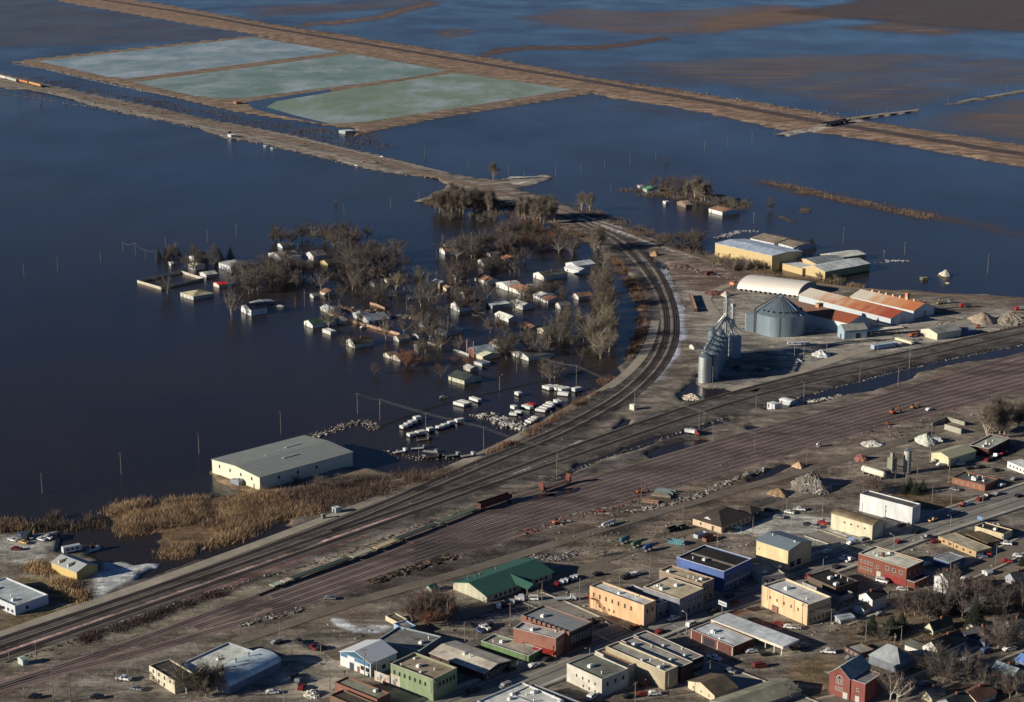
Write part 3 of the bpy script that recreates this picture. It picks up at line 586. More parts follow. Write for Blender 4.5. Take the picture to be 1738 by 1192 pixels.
def volume(r, W, D, h, roof, rise, wm_, rm, x0=0, y0=0, z0=0, over=.35, parapet=.5, sink=1.6, wallname='wall', coping=None):
    b = MB()
    if roof == 'flat':
        t_ = .3; p = parapet
        b.box(x0, y0, z0 - sink, x0 + W, y0 + D, z0 + h - p)
        b.box(x0, y0, z0 + h - p, x0 + t_, y0 + D, z0 + h).box(x0 + W - t_, y0, z0 + h - p, x0 + W, y0 + D, z0 + h).box(x0 + t_, y0, z0 + h - p, x0 + W - t_, y0 + t_, z0 + h).box(x0 + t_, y0 + D - t_, z0 + h - p, x0 + W - t_, y0 + D, z0 + h)
        b.build(wallname, wm_, r)
        q = MB().box(x0 + t_ + .01, y0 + t_ + .01, z0 + h - p + .012, x0 + W - t_ - .01, y0 + D - t_ - .01, z0 + h - p + .06); q.build('roof', rm, r)
        if coping:
            c = MB(); e = .06; zz = z0 + h
            c.box(x0 - e, y0 - e, zz + .002, x0 + t_ + e, y0 + D + e, zz + .09).box(x0 + W - t_ - e, y0 - e, zz + .002, x0 + W + e, y0 + D + e, zz + .09)
            c.box(x0 + t_ + e, y0 - e, zz + .002, x0 + W - t_ - e, y0 + t_ + e, zz + .09).box(x0 + t_ + e, y0 + D - t_ - e, zz + .002, x0 + W - t_ - e, y0 + D + e, zz + .09); c.build('coping', coping, r)
        return
    n = 14
    if roof in ('gu', 'bu', 'su'):                # ridge along y: profile in xz
        if roof == 'gu': prof = [(0, h), (W / 2, h + rise), (W, h)]
        elif roof == 'su': prof = [(0, h), (W, h + rise)]
        else: prof = [(W / 2 - W / 2 * math.cos(math.pi * i / n), h + rise * math.sin(math.pi * i / n)) for i in range(n + 1)]
        pts = [(x0 + W, z0 - sink)] + [(x0 + p[0], z0 + p[1]) for p in prof[::-1]] + [(x0, z0 - sink)]
        b.prism(pts, y0, y0 + D, 'xz'); b.build(wallname, wm_, r)
        top = [(x0 + p[0], z0 + p[1] + .02) for p in prof]
        dx = over
        if roof != 'bu': s_ = rise / (W / 2 if roof == 'gu' else W); top = [(x0 - dx, z0 + h + .02 - s_ * dx)] + top[1:-1] + [(x0 + W + dx, top[-1][1] + (-s_ if roof == 'gu' else s_) * dx)]
        q = MB(); q.prism(top + [(p[0], p[1] + .16) for p in top[::-1]], y0 - over, y0 + D + over, 'xz'); q.build('roof', rm, r, False)
    elif roof in ('gv', 'bv', 'sv'):
        if roof == 'gv': prof = [(0, h), (D / 2, h + rise), (D, h)]
        elif roof == 'sv': prof = [(0, h), (D, h + rise)]
        else: prof = [(D / 2 - D / 2 * math.cos(math.pi * i / n), h + rise * math.sin(math.pi * i / n)) for i in range(n + 1)]
        pts = [(y0 + D, z0 - sink)] + [(y0 + p[0], z0 + p[1]) for p in prof[::-1]] + [(y0, z0 - sink)]
        b.prism(pts, x0, x0 + W, 'yz'); b.build(wallname, wm_, r)
        top = [(y0 + p[0], z0 + p[1] + .02) for p in prof]
        dx = over
        if roof != 'bv': s_ = rise / (D / 2 if roof == 'gv' else D); top = [(y0 - dx, z0 + h + .02 - s_ * dx)] + top[1:-1] + [(y0 + D + dx, top[-1][1] + (-s_ if roof == 'gv' else s_) * dx)]
        q = MB(); q.prism(top + [(p[0], p[1] + .16) for p in top[::-1]], x0 - over, x0 + W + over, 'yz'); q.build('roof', rm, r)
    elif roof == 'hip':
        b.box(x0, y0, z0 - sink, x0 + W, y0 + D, z0 + h); b.build(wallname, wm_, r)
        o = over; X0, X1, Y0, Y1 = x0 - o, x0 + W + o, y0 - o, y0 + D + o; zt = z0 + h + .02; k = min(W, D) / 2 + o
        if W >= D: rd = [(X0 + k, (Y0 + Y1) / 2, zt + rise), (X1 - k, (Y0 + Y1) / 2, zt + rise)]
        else: rd = [((X0 + X1) / 2, Y0 + k, zt + rise), ((X0 + X1) / 2, Y1 - k, zt + rise)]
        vs = [(X0, Y0, zt), (X1, Y0, zt), (X1, Y1, zt), (X0, Y1, zt)] + rd
        fs = [(0, 1, 5, 4), (1, 2, 5), (2, 3, 4, 5), (3, 0, 4)] if W >= D else [(0, 1, 4), (1, 2, 5, 4), (2, 3, 5), (3, 0, 4, 5)]
        q = MB(); q.add(vs, fs + [(3, 2, 1, 0)]); q.build('roof', rm, r)
def bld(name, label, cat, A, B, C, hp, roof, rise, wm_, rm, lm=None, wins=(), doors=(), units=0, coping=None, fc=(.6, .6, .57), group=None, over=.35, parapet=.5, chim=None, sub=True, sign=None, sink=1.6):
    loc, rz, W, D, h = frame3(A, B, C, hp)
    r = root(name, loc, rz)
    volume(r, W, D, h, roof, rise, wm_, rm, over=over, parapet=parapet, coping=coping, sink=sink)
    for wsp in wins:
        face, n, z, w_, h_ = wsp[:5]; a0, a1 = (wsp[5], wsp[6]) if len(wsp) > 6 else (.06, .94)
        Ln = D if face in 'L' else W
        zz = z * h if z <= 1 else z
        for i in range(n):
            pos = Ln * (a0 + (a1 - a0) * (i + .5) / n)
            add_win(r, face, W, D, pos, zz, w_, h_, fc, sub)
    for face, q, w_, h_, c in doors:
        add_door(r, face, (D if face == 'L' else W) * q, w_, h_, c)
    rr = random.Random(hash(label) % 1000 if False else sum(map(ord, label)))
    um = mat(alb((150, 150, 148)), .5, .1)
    for i in range(units):
        s_ = rr.uniform(.5, 1.1); x = rr.uniform(.15, .85) * W; y = rr.uniform(.12, .88) * D
        zb = h - parapet + .06 if roof == 'flat' else h + (rise * (1 - abs(x / W - .5) * 2) if roof == 'gu' else rise * (1 - abs(y / D - .5) * 2) if roof == 'gv' else .0)
        m_ = MB().box(x - s_, y - s_ * .7, zb - .1, x + s_, y + s_ * .7, zb + s_ * .9).box(x - s_ * .6, y - s_ * .4, zb + s_ * .9, x + s_ * .2, y + s_ * .4, zb + s_ * 1.1) if i % 2 == 0 else MB().cyl(x, y, zb - .1, zb + .9, .2).cyl(x, y, zb + .9, zb + 1.1, .35, .1)
        m_.build('roof_vent', um, r)
    if chim:
        x, y = chim[0] * W, chim[1] * D
        MB().box(x - .35, y - .35, h * .6, x + .35, y + .35, h + rise + .8).box(x - .42, y - .42, h + rise + .8, x + .42, y + .42, h + rise + .95).build('chimney', brick_mat((.22, .09, .06)), r)
    tag(r, label, cat, group, lm)
    return r, W, D, h
def wc(*c): return mat(alb(c, KW), .8, .12, .4, streak=(1, 1, .25))
def rc(*c): return mat(alb(c), .85, .22, .3)
def wcl(*c): a_ = alb(c, KW); return seam_mat(a_, tuple(v * .86 for v in a_), 1.2, 1)
def bc(*c): m_ = sum(c) / 3; return brick_mat(alb(tuple(.70 * v + .23 * m_ for v in c), KW))
# --- big warehouse and left bank
cw = alb((236, 226, 190), KW)
r, W, D, h = bld('warehouse', 'huge cream metal warehouse with grey low-pitched roof standing at the flood edge', 'warehouse', (359.6,780), (440.6,810.7), (601.5,768.6), 22, 'gv', 1.3,
    seam_mat(cw, tuple(v * .88 for v in cw), 1.0, 1, .06), seam_mat(alb((96,100,98)), alb((84,88,88)), 3.0, 0, .12), 'the huge cream warehouse', wins=[('L', 4, .55, 1.0, 1.6, .05, .95), ('R', 3, .5, 1.2, 1.4, .1, .7)], doors=[('L', .12, 1.2, 2.3, (.3, .3, .28))], fc=(.12, .12, .12))
for k, (a_, b_) in enumerate([(.42, .33), (.62, .66), (.36, .58)]):
    MB().box(W * a_, D * b_, h + .75, W * a_ + 9, D * b_ + 1.1, h + 1.3 + .1).build('skylight', mat(alb((112,116,112)), .5, .1), r)
MB().box(-3.2, D * .32, -.5, -.4, D * .42, 2.4).box(-3.0, D * .43, -.5, -.6, D * .5, 1.8).cyl(-1.8, D * .37, 2.4, 3.0, .7).build('compressor', mat(alb((120,130,138), .8), .4, .1), r)
r, W, D, h = bld('storage_shed', 'yellow metal shed with grey ridged roof on the icy lot', 'shed', (87.4,954.7), (130,971.5), (168,960.5), 14, 'gu', 1.9,
    seam_mat(alb((222,190,108), KW), alb((202,172,96), KW), .8, 1, .05), seam_mat(alb((112,116,120)), alb((92,96,100)), 1.0, 1), 'the yellow metal shed')
for q in (.36, .72): MB().box(W * .04, D * q, h + .1, W * .4, D * q + .5, h + 1.9).build('skylight', mat(alb((170,150,120)), .5, .1), r)
r, W, D, h = bld('office_building', 'flat-roofed white office building with blue-grey side at left edge', 'building', (-46,998), (25.3,1029), (92,1014), 16, 'flat', 0, wc(215,216,214), rc(124,132,134), 'the white office at left',
    wins=[('L', 9, .2, 1.2, 1.1, .02, .9), ('R', 1, .3, 1.2, 1.2, .3, .4)], units=3, coping=white, fc=(.1, .1, .1))
bld('signal_hut', 'small white signal hut beside the tracks, casting a long shadow', 'hut', (29.8,1117), (38.5,1121.5), (46,1118), 9, 'gv', .5, wc(205,210,195), rc(118,138,126), 'the lineside signal hut', over=.2)
bld('signal_hut', 'white signal hut with a dark doorway near the brush', 'hut', (563,860), (570,863), (577,860), 9, 'flat', 0, wc(170,180,178), rc(150,158,158), 'the hut near the brush', doors=[('L', .5, .9, 1.8, (.02, .02, .03))], parapet=.15)
bld('signal_cabinet', 'small grey relay cabinet left of the brush-side hut', 'cabinet', (545,872), (547.5,873.5), (550,872.5), 8, 'flat', 0, wc(120,132,134), rc(120,128,128), parapet=.1)
bld('signal_hut', 'white hut beside a pole in the fork of the tracks', 'hut', (1068.5,686), (1076,688), (1078,686), 9, 'flat', 0, wc(225,222,205), rc(170,170,165), 'the hut in the track fork', parapet=.1)
# --- town, bottom left
r, W, D, h = bld('industrial_hall', 'long hall with white roof, one half barrel-vaulted, at the bottom left', 'hall', (299,1130.5), (388,1163), (488,1125), 16, 'flat', 0, wc(150,160,165), rc(165,168,162), 'the barrel-roofed hall', units=2, coping=white)
volume(r, W * 1.0, D * .5, h - .6, 'bv', 2.6, wc(120,135,150), rc(128,142,150), x0=.25, y0=-.2, wallname='vault_wall', over=.1)
for q in (.2, .45, .7): MB().cyl(W * q, D * .3, h + 1.0, h + 3.4, .28).cyl(W * q, D * .3, h + 3.4, h + 3.6, .5, .15).build('roof_vent', steel, r)
r, W, D, h = bld('house_block', 'two-storey cream block with outside stairs and dark roof', 'building', (253,1129.5), (296,1155.5), (330,1143), 23, 'flat', 0, wc(226,212,176), rc(44,42,42), 'the cream stair block', wins=[('L', 4, .62, .9, 1.3), ('L', 3, .12, .9, 1.3, .3, .95)], fc=(.25, .2, .16))
s_ = MB()
for i in range(9): s_.box(-1.5, D * .92 - i * .55, 2.9 - i * .32, -.1, D * .92 - i * .55 + .5, 3.02 - i * .32)
s_.build('staircase', bc(120, 80, 60), r)
blue = alb((60, 120, 160), KW)
r, W, D, h = bld('shop', 'white shop with white metal roof and blue gable trim', 'shop', (577.3,1106), (629,1126.8), (679.2,1109.8), 23, 'gv', 2.4, wc(225,222,212), seam_mat(alb((178,180,186)), alb((158,160,166)), 1.0, 0, .04), 'the blue-trimmed white shop',
    wins=[('L', 2, .3, 1.6, 1.5, .03, .35), ('R', 3, .25, 1.6, 1.4)], doors=[('L', .62, 2.2, 2.6, (.05, .07, .1)), ('L', .4, 1.2, 2.2, (.2, .1, .08)), ('R', .12, 2.8, 2.8, (.4, .4, .4))], fc=(.1, .1, .1))
MB().box(-.06, .3, h * .72, -.015, D - .3, h - .1).build('fascia_band', mat(blue, .6, .06), r)
MB().prism([(.6, h), (D / 2, h + 2.1), (D - .6, h)], -.05, -.012, 'yz').build('gable_panel', mat(alb((40, 100, 120), KW), .6, .06), r)
MB().box(-.12, D * .52, h * .66, -.062, D * .75, h * .95).build('sign_board', white, r)
bld('workshop', 'low workshop with dark grey flat roof behind the blue-trimmed shop', 'workshop', (639,1087), (712,1105), (772,1086), 14, 'flat', 0, wc(140,150,155), rc(84,84,82), 'the dark-roofed workshop', units=2, coping=mat(alb((120,130,135)), .6, .1))
bld('shed', 'pale blue walled annex with grey roof beside piled tyres', 'shed', (668.4,1058), (685,1068), (706,1062), 13, 'flat', 0, wc(150,185,210), rc(96,96,96))
bld('shed', 'cream walled shed north of the pale blue annex', 'shed', (654,1045), (674.6,1056), (690,1050), 8, 'flat', 0, wc(220,200,160), rc(80,72,64))
bld('depot', 'wide depot with pale tan low-pitched roof behind the green corner building', 'depot', (730,1109), (822,1143), (878,1126), 14, 'gu', 1.2, bc(96,70,60), rc(140,134,122), 'the tan-roofed depot', units=2, wins=[('R', 4, .25, 2.0, 1.6)])
r, W, D, h = bld('corner_building', 'pale green two-storey corner building with brown roof and wall mural', 'building', (663,1126.4), (735,1153.5), (782,1136), 38, 'flat', 0, wc(142,158,114), rc(112,100,84), 'the pale green corner building',
    wins=[('L', 7, .58, .8, 1.5, .12, .97), ('R', 6, .55, .9, 1.7)], units=5, parapet=.7, fc=(.12, .1, .08), coping=mat(alb((130,118,98)), .8, .1))
cols = [(190,120,90),(120,150,190),(210,190,150),(90,110,80),(180,90,80),(220,205,180),(110,120,150)]
rr = random.Random(3)
for y0, y1, zt in ((D + .3, D + 7.5, 3.6), (D * .78, D - .1, 4.6)):
    mb = MB().box(-.5 if y0 > D else -.06, y0, -1, -.02 if y0 < D else -.2, y1, zt); mr = mb.build('mural_wall', wc(205,190,165), r)
    for i in range(9):
        yy = rr.uniform(y0 + .3, y1 - 1.3); zz = rr.uniform(.3, zt - 1.4); xx = (-.53 if y0 > D else -.09)
        MB().prism([(yy, zz), (yy + rr.uniform(.6, 1.2), zz + .1), (yy + rr.uniform(.5, 1.0), zz + rr.uniform(.6, 1.3)), (yy + .1, zz + rr.uniform(.5, 1.1))], xx - .002 * i, xx + .02, 'yz').build('mural_patch', wc(*cols[i % 7]), mr)
MB().cyl(-.3, -.3, h * .45, h * .95, 1.3, n=8).cyl(-.3, -.3, h * .95, h * 1.05, 1.45, .1, n=8).build('corner_turret', wc(150,160,120), r)
bld('brick_building', 'orange brick building with grey-green roof at the bottom edge', 'building', (568,1158), (640,1187), (664,1177), 22, 'flat', 0, bc(176,104,74), rc(98,98,84), 'the orange brick building', units=1, wins=[('L', 4, .4, .9, 1.4)])
bld('brick_building', 'low tan building in front of the orange brick one, at bottom edge', 'building', (560,1180), (622,1206), (645,1196), 20, 'flat', 0, bc(150,112,84), rc(56,50,44), None)
bld('long_shop', 'long low shop with bright green side wall and white coping', 'shop', (816.5,1088), (897.5,1114), (925,1103), 13, 'flat', 0, wc(106,134,82), rc(118,112,104), 'the long green-walled shop', units=2, coping=white)
r, W, D, h = bld('brick_building', 'orange brick two-storey building with grey parapet roof and red awning', 'building', (871,1066), (943.7,1084), (964.4,1074.5), 35, 'flat', 0, bc(186,112,82), rc(128,128,124), 'the red-awning brick building', units=2, coping=white, wins=[('R', 3, .6, .9, 1.6)])
MB().prism([(0, 3.2), (-2.2, 2.4), (-2.2, 2.3), (0, 3.0)], .2, 9.0, 'xz').build('awning', wc(170, 30, 26), r)
r, W, D, h = bld('brick_building', 'brick building with striped metal roof and black front of tall white windows', 'building', (884,1044), (966,1073.5), (1008.4,1057), 37, 'flat', 0, bc(176,108,80), seam_mat(alb((98,100,102)), alb((76,78,82)), 2.4, 0, .15), 'the black-fronted brick building', wins=[('L', 4, .5, .8, 1.4)], coping=mat(alb((100,96,92)), .8, .1), units=1)
MB().box(.1, -.14, h * .12, W - .1, -.013, h * .92).build('front_facade', mat((.035, .038, .045), .7, .2), r)
for i in range(7): o = add_win(r, 'R', W, D, W * (.1 + .8 * i / 6), h * .45, 1.0, 2.6, (.55, .56, .55)); o.location.y = -.15
for i in range(9): MB().box(-.5, D * (.06 + i * .1), h - .9, -.013, D * (.06 + i * .1) + .35, h + .5).build('buttress', bc(150, 90, 66), r)
# --- green-roofed hall
gr = alb((32, 66, 57)); gro = seam_mat(gr, tuple(v * .8 for v in gr), 1.0, 0, .08)
r, W, D, h = bld('community_hall', 'big hall with dark green metal gable roof and cream end wall', 'hall', (769.3,988), (826.3,1011.3), (940,972.5), 12.5, 'gv', 2.7, wc(200,192,158), gro, 'the green-roofed hall', wins=[('R', 5, .3, 1.4, 1.2, .1, .45), ('R', 3, .3, 1.4, 1.2, .72, .95)], doors=[('R', .55, 2.4, 2.3, (.03, .03, .03))], over=.8, fc=(.2, .2, .18))
p = MB(); x0, x1 = W * .44, W * .62; xm = (x0 + x1) / 2
p.add([(x0, -6.5, h - .1), (x1, -6.5, h - .1), (xm, -6.5, h + 1.5), (xm, D * .38, h + 2.1), (x0, .2, h + .25), (x1, .2, h + .25)], [(0, 2, 3, 4), (2, 1, 5, 3), (0, 1, 2), (0, 4, 5, 1)]); po = p.build('portico_roof', gro, r)
for x in (x0 + .3, x1 - .3): MB().box(x - .15, -6.2, 0, x + .15, -5.9, h - .1).build('post', wc(150,140,120), po)
for q in (.12, .22, .3, .55): MB().cyl(W * q, D * .8, h + 1.0, h + 2.2, .35).build('roof_vent', steel, r)
bld('shed', 'tiny green-roofed shed left of the green-roofed hall', 'shed', (722,996), (733,1000.5), (744,997), 7, 'gv', 1.0, wc(170,170,150), gro)
# --- main street, north side
def fire_escape(r, D):
    m_ = MB()
    y0 = D * .95
    m_.box(-1.3, y0 - 3.2, 4.3, -.05, y0, 4.4).box(-1.3, y0 - 3.2, 5.3, -1.24, y0, 5.36).box(-1.3, y0 - .08, 0, -1.2, y0, 5.3).box(-1.3, y0 - 3.2, 0, -1.2, y0 - 3.1, 5.3)
    for i in range(11): m_.box(-1.3, y0 - 3.6 - i * .42, 4.0 - i * .36, -.3, y0 - 3.25 - i * .42, 4.08 - i * .36)
    m_.tube((-1.3, y0 - 3.2, 5.2), (-1.3, y0 - 8, 1.1), .05).tube((-1.3, y0 - 3.2, 4.1), (-1.3, y0 - 8, 0.05), .09)
    m_.build('fire_escape', mat(alb((70, 45, 35)), .6, .2), r)
peach = alb((240, 188, 132), KW)
r, W, D, h = bld('corner_building', 'peach two-storey building with iron fire escape on its side', 'building', (1001,994.6), (1093,1028), (1112,1019), 37, 'flat', 0, mat(peach, .85, .14, .3, streak=(1, 1, .3)), rc(150,150,148), 'the peach building with fire escape',
    wins=[('L', 7, .56, .85, 1.8, .17, .98), ('L', 4, .15, .8, 1.1, .5, .85), ('R', 2, .56, 1.0, 1.9)], fc=(.4, .33, .26), coping=mat(alb((220,190,150), KW), .8, .1), units=2)
fire_escape(r, D)
MB().box(-.35, -.35, h * .5, .9, .9, h + .35).box(-.25, -.25, 0, .8, .8, h * .5).build('corner_bay', wc(240,200,150), r)
bld('shop', 'low shop with dark roof and curved white pediment next to the peach building', 'shop', (1052,1001), (1115,1027), (1134,1017), 24, 'flat', 0, wc(150,150,150), rc(60,62,66), None, wins=[('R', 2, .15, 1.8, 1.6)], units=1, coping=mat(alb((150,150,155)), .8, .1))
bld('shop_row', 'two-storey grey shop row with patched tan and white roof', 'shops', (1092,996), (1153.5,1017), (1191,998), 34, 'flat', 0, wc(140,140,142), rc(146,134,112), 'the grey shop row', wins=[('R', 7, .6, 1.0, 1.7), ('R', 4, .12, 1.8, 1.8)], units=6, coping=mat(alb((160,140,110)), .8, .1))
bld('brick_shop', 'brown brick shop with skylights next to the blue building', 'shop', (1119,968), (1192,991.5), (1214,983), 34, 'flat', 0, bc(180,150,118), rc(128,116,98), 'the brown brick shop', wins=[('R', 3, .58, 1.1, 1.9), ('R', 2, .1, 1.9, 2.0)], units=6, coping=mat(alb((150,125,95)), .8, .1))
r, W, D, h = bld('blue_building', 'bright blue two-storey building with black roof and white windows', 'building', (1148.5,946), (1229,970.5), (1287,951.6), 36, 'flat', 0, mat(alb((78,108,166), KW), .7, .16, .3), mat((.03, .03, .032), .9, .3, .15), 'the bright blue building',
    wins=[('R', 10, .5, 1.0, 2.4), ('R', 6, .08, 1.8, 1.8)], coping=mat(alb((200,202,205)), .6, .05), units=2, fc=(.6, .62, .65))
MB().box(.3, -.5, h * .36, W - .3, -.013, h * .46).build('fascia_board', wc(170,170,165), r)
MB().box(W * .42, 1, h - .44, W * .5, D - 1, h - .36).build('roof_seam', rc(110,100,92), r)
bld('shop', 'low white-fronted shop between the blue building and the cream gabled one', 'shop', (1268,960), (1293,979), (1323,967), 16, 'flat', 0, wc(190,186,176), rc(96,92,84), None, wins=[('R', 3, .25, 1.8, 1.5)], units=1)
bld('hall_building', 'tall cream building with brown brick end and blue-grey gable roof', 'building', (1284,917.4), (1338,935), (1384,921), 35, 'gu', 1.6, wc(232,208,150), seam_mat(alb((80,90,100)), alb((66,76,86)), 1.2, 0, .08), 'the tall cream gabled building', wins=[('L', 1, .6, .5, .9, .85, .95), ('R', 2, .12, 3.0, 2.6, .05, .6)], units=2)
r, W, D, h = bld('corner_building', 'peach windowed block with pale roof across the main street', 'building', (1293,994), (1371,1027), (1408.5,1012.5), 35, 'flat', 0, mat(alb((242,200,146), KW), .85, .13, .3, streak=(1, 1, .3)), rc(146,146,144), 'the peach block',
    wins=[('L', 5, .52, .7, 1.3, .12, .88), ('R', 7, .55, .7, 1.4), ('R', 5, .12, .8, 1.4)], fc=(.35, .28, .2), coping=mat(alb((226,215,190), .8), .7, .05), units=2, parapet=.6)
MB().box(-.5, D * .62, 0, -.02, D * .74, 2.5).build('door_hood', wc(150,110,90), r)
for q in (.28, .52, .86): MB().box(-.14, D * q, h * .4, -.012, D * q + .22, h - .2).build('downpipe', wc(205,165,120), r)
bld('roadhouse', 'low building with black roof and brown stone parapet behind the peach block', 'building', (1370,977), (1418.5,998), (1454,985), 17, 'flat', 0, bc(130,104,82), mat((.028, .028, .03), .9, .3, .2), 'the black-roofed low building', units=5)
bld('shed', 'low dark-roofed lean-to between the peach block and the black-roofed building', 'shed', (1362,988), (1425,1013.5), (1447,1005), 9, 'flat', 0, wc(170,165,155), rc(52,50,52))
r, W, D, h = bld('wooden_house', 'tall white house with dark roof south of the fire station', 'house', (1458,1009.6), (1481,1018), (1504.6,1008), 22, 'gv', 1.9, wc(232,228,218), rc(44,42,44), 'the tall white house', wins=[('L', 2, .6, .7, 1.2)], chim=(.3, .45))
volume(r, 4.5, D * .8, h * .45, 'gv', 1.3, wc(232,228,218), rc(44,42,44), x0=-4.6, y0=.3, wallname='annex_wall')
# --- fire station and right side
r, W, D, h = bld('fire_station', 'red brick two-storey fire station with red garage doors and pale roof', 'fire station', (1457,939.5), (1539,965), (1566,951.5), 31, 'flat', 0, bc(170,86,62), rc(160,158,142), 'the brick fire station',
    wins=[('L', 4, .55, .8, 1.5, .68, .96), ('L', 4, .2, .8, 1.4, .68, .96), ('L', 1, .5, 1.0, 1.3, .54, .64), ('L', 3, .58, 1.5, 1.5, .04, .46), ('R', 3, .5, 1.0, 1.5)], fc=(.62, .62, .6), coping=mat(alb((180,176,160)), .7, .05), units=3, sink=1.2)
for q in (.09, .23, .38): add_door(r, 'L', D * q, 2.6, 2.7, (.26, .03, .03), name='garage_door')
add_door(r, 'L', D * .56, 2.0, 2.8, (.5, .5, .48))
MB().box(W * .4, D * .62, h - .4, W * .4 + 1, D * .62 + 1, h + 1.2).build('chimney', bc(150,60,50), r)
volume(r, W * .9, 3.8, h * .36, 'flat', 0, bc(165,85,60), rc(40,40,44), x0=.3, y0=-3.9, wallname='annex_wall', coping=white)
r, W, D, h = bld('cream_building', 'cream building with brown barrel roof and small high windows', 'building', (1411,872), (1481,892.6), (1499,885.5), 25, 'bu', 1.2, wc(226,212,172), rc(84,72,56), 'the brown barrel-roofed building', wins=[('L', 4, .62, .9, .7, .1, .75)], fc=(.25, .2, .15), units=1)
bld('tall_warehouse', 'tall white windowless building with dark flat roof near the main street', 'building', (1460,838), (1549,861.5), (1565.7,856), 30, 'flat', 0, mat(alb((226,224,214), KW), .8, .13, .25, streak=(1, 1, .3)), rc(64,62,64), 'the tall white windowless building', doors=[('L', .05, .7, 1.0, (.05, .05, .05))])
r, W, D, h = bld('brick_office', 'long orange brick office with dark roof full of white vents', 'office', (1616,810), (1672,823.7), (1700,814.5), 10.5, 'flat', 0, bc(190,112,70), rc(62,64,66), 'the orange brick office', units=9, wins=[('L', 5, .3, .5, 1.2)])
bld('metal_shed', 'pale yellow metal workshop with olive-grey gable roof', 'workshop', (1581,769), (1613,778.5), (1655,765), 13.5, 'gv', 1.7, wcl(222,212,158), seam_mat(alb((122,120,96)), alb((108,106,84)), 1.0, 0, .06), 'the pale yellow workshop', doors=[('L', .3, 1.6, 2.2, (.6, .6, .55)), ('R', .3, 2.8, 2.8, (.3, .3, .28))], wins=[('L', 1, .3, .8, .8, .7, .8)])
bld('brick_shop', 'dark brick flat-roofed shop with white parapet at the right', 'shop', (1645,755.5), (1678,762.5), (1724,746), 14, 'flat', 0, bc(120,66,54), rc(116,118,108), 'the dark brick shop at right', units=5, coping=white)
bld('mobile_office', 'long white windowed trailer office at the right edge', 'trailer office', (1710,783), (1750,799), (1766,792), 11, 'flat', 0, wc(226,224,214), rc(150,150,150), None, wins=[('L', 6, .35, .9, .9)], fc=(.2, .2, .22), parapet=.1)
r, W, D, h = bld('bank_building', 'low building with brown hipped roof, cream walls and drive-through portico', 'bank', (1176,879), (1224.5,894), (1281,876), 11.5, 'hip', 3.4, wc(222,190,150), mat(alb((50,44,42)), .9, .15, .8), 'the brown hip-roofed bank', wins=[('L', 2, .3, .8, 1.3), ('R', 6, .3, .9, 1.3)], doors=[('L', .3, 1.0, 2.1, (.1, .07, .05))], fc=(.3, .25, .2), over=1.0)
volume(r, 7.5, 7.0, .5, 'hip', 1.6, wc(150,120,100), mat(alb((50,44,42)), .9, .15, .8), x0=W + 1.3, y0=1.0, z0=3.0, sink=.3, wallname='portico_beam')
for x in (W + 3.2, W + 8.2):
    for y in (1.6, 7.2): MB().box(x - .35, y - .35, 0, x + .35, y + .35, 2.75).build('portico_post', bc(150,100,80), r)
MB().prism([(D * .42, h + .9), (D * .68, h + .9), (D * .55, h + 2.1)], 1.2, 3.4, 'yz').build('dormer', wc(215,205,195), r)
# carwash-like L building with canopy
r, W, D, h = bld('service_station', 'L-shaped brick service building with wide white roof and canopy', 'building', (1172,1068), (1245,1098), (1277,1084), 15.5, 'flat', 0, bc(140,72,60), rc(150,154,158), 'the white-roofed service building', doors=[('L', .18, 4.0, 2.6, (.12, .05, .05)), ('L', .56, 5.0, 2.6, (.03, .03, .04))], coping=mat(alb((228,216,190), KW), .7, .05), units=4, parapet=.35)
for q in (.02, .36, .72, .97): MB().box(-.2, D * q - .2, 0, -.013, D * q + .2, h - .4).build('pilaster', wc(220,205,170), r)
loc2, rz2, W2_, D2, h2 = frame3((1207,1052), (1329,1098.5), (1359,1087), 15.5)
c_ = root('canopy_wing', (0, 0, 0)); bpy.data.objects.remove(c_)
M_ = Matrix.Translation(loc2) @ Matrix.Rotation(rz2, 4, 'Z'); Mi = (Matrix.Translation(r.location) @ Matrix.Rotation(r.rotation_euler.z, 4, 'Z')).inverted() @ M_
def part_at(mb, name, m, par, Mx):
    mb.v = [tuple(Mx @ Vector(v)) for v in mb.v]; return mb.build(name, m, par)
part_at(MB().box(0, 0, h2 - .75, W2_, D2, h2 + .12), 'canopy_roof', rc(150,154,158), r, Mi)
part_at(MB().box(-.1, -.1, h2 - .8, -.01, D2, h2 + .2), 'fascia_board', wc(226,212,184), r, Mi)
part_at(MB().box(.3, D2 * .5, -1, W2_ - .3, D2 * .98, h2 - .76), 'wall', bc(120,70,60), r, Mi)
for q in (.02, .12, .24, .4):
    for x in (.3, W2_ - .4): part_at(MB().box(x, D2 * q, 0, x + .3, D2 * q + .3, h2 - .75), 'canopy_post', wc(225,215,195), r, Mi)
# --- row in the lower middle
bld('old_store', 'off-white two-storey store with dark green-grey roof and faded wall sign', 'store', (962,1126), (1021.7,1153), (1066.6,1134), 31, 'flat', 0, mat(alb((212,202,180), KW), .9, .14, .3), rc(84,86,78), 'the off-white old store', wins=[('L', 4, .5, .6, 1.1, .1, .8), ('L', 3, .1, .6, 1.0, .1, .6), ('R', 3, .5, 1.0, 1.5)], fc=(.2, .18, .15), units=2)
bld('store_annex', 'narrow brown-roofed lot with white parapet beside the off-white store', 'store', (1010,1105), (1064,1131), (1077,1123), 24, 'flat', 0, wc(200,190,165), rc(110,90,74), None, coping=white)
bld('long_store', 'long tan-walled store with grey roof, longest of the parallel roofs', 'store', (1028,1097.5), (1129,1140.5), (1154,1132.5), 31, 'flat', 0, mat(alb((186,168,132), KW), .9, .14, .3), rc(118,114,106), 'the long tan store', units=4, coping=mat(alb((220,208,180)), .7, .05))
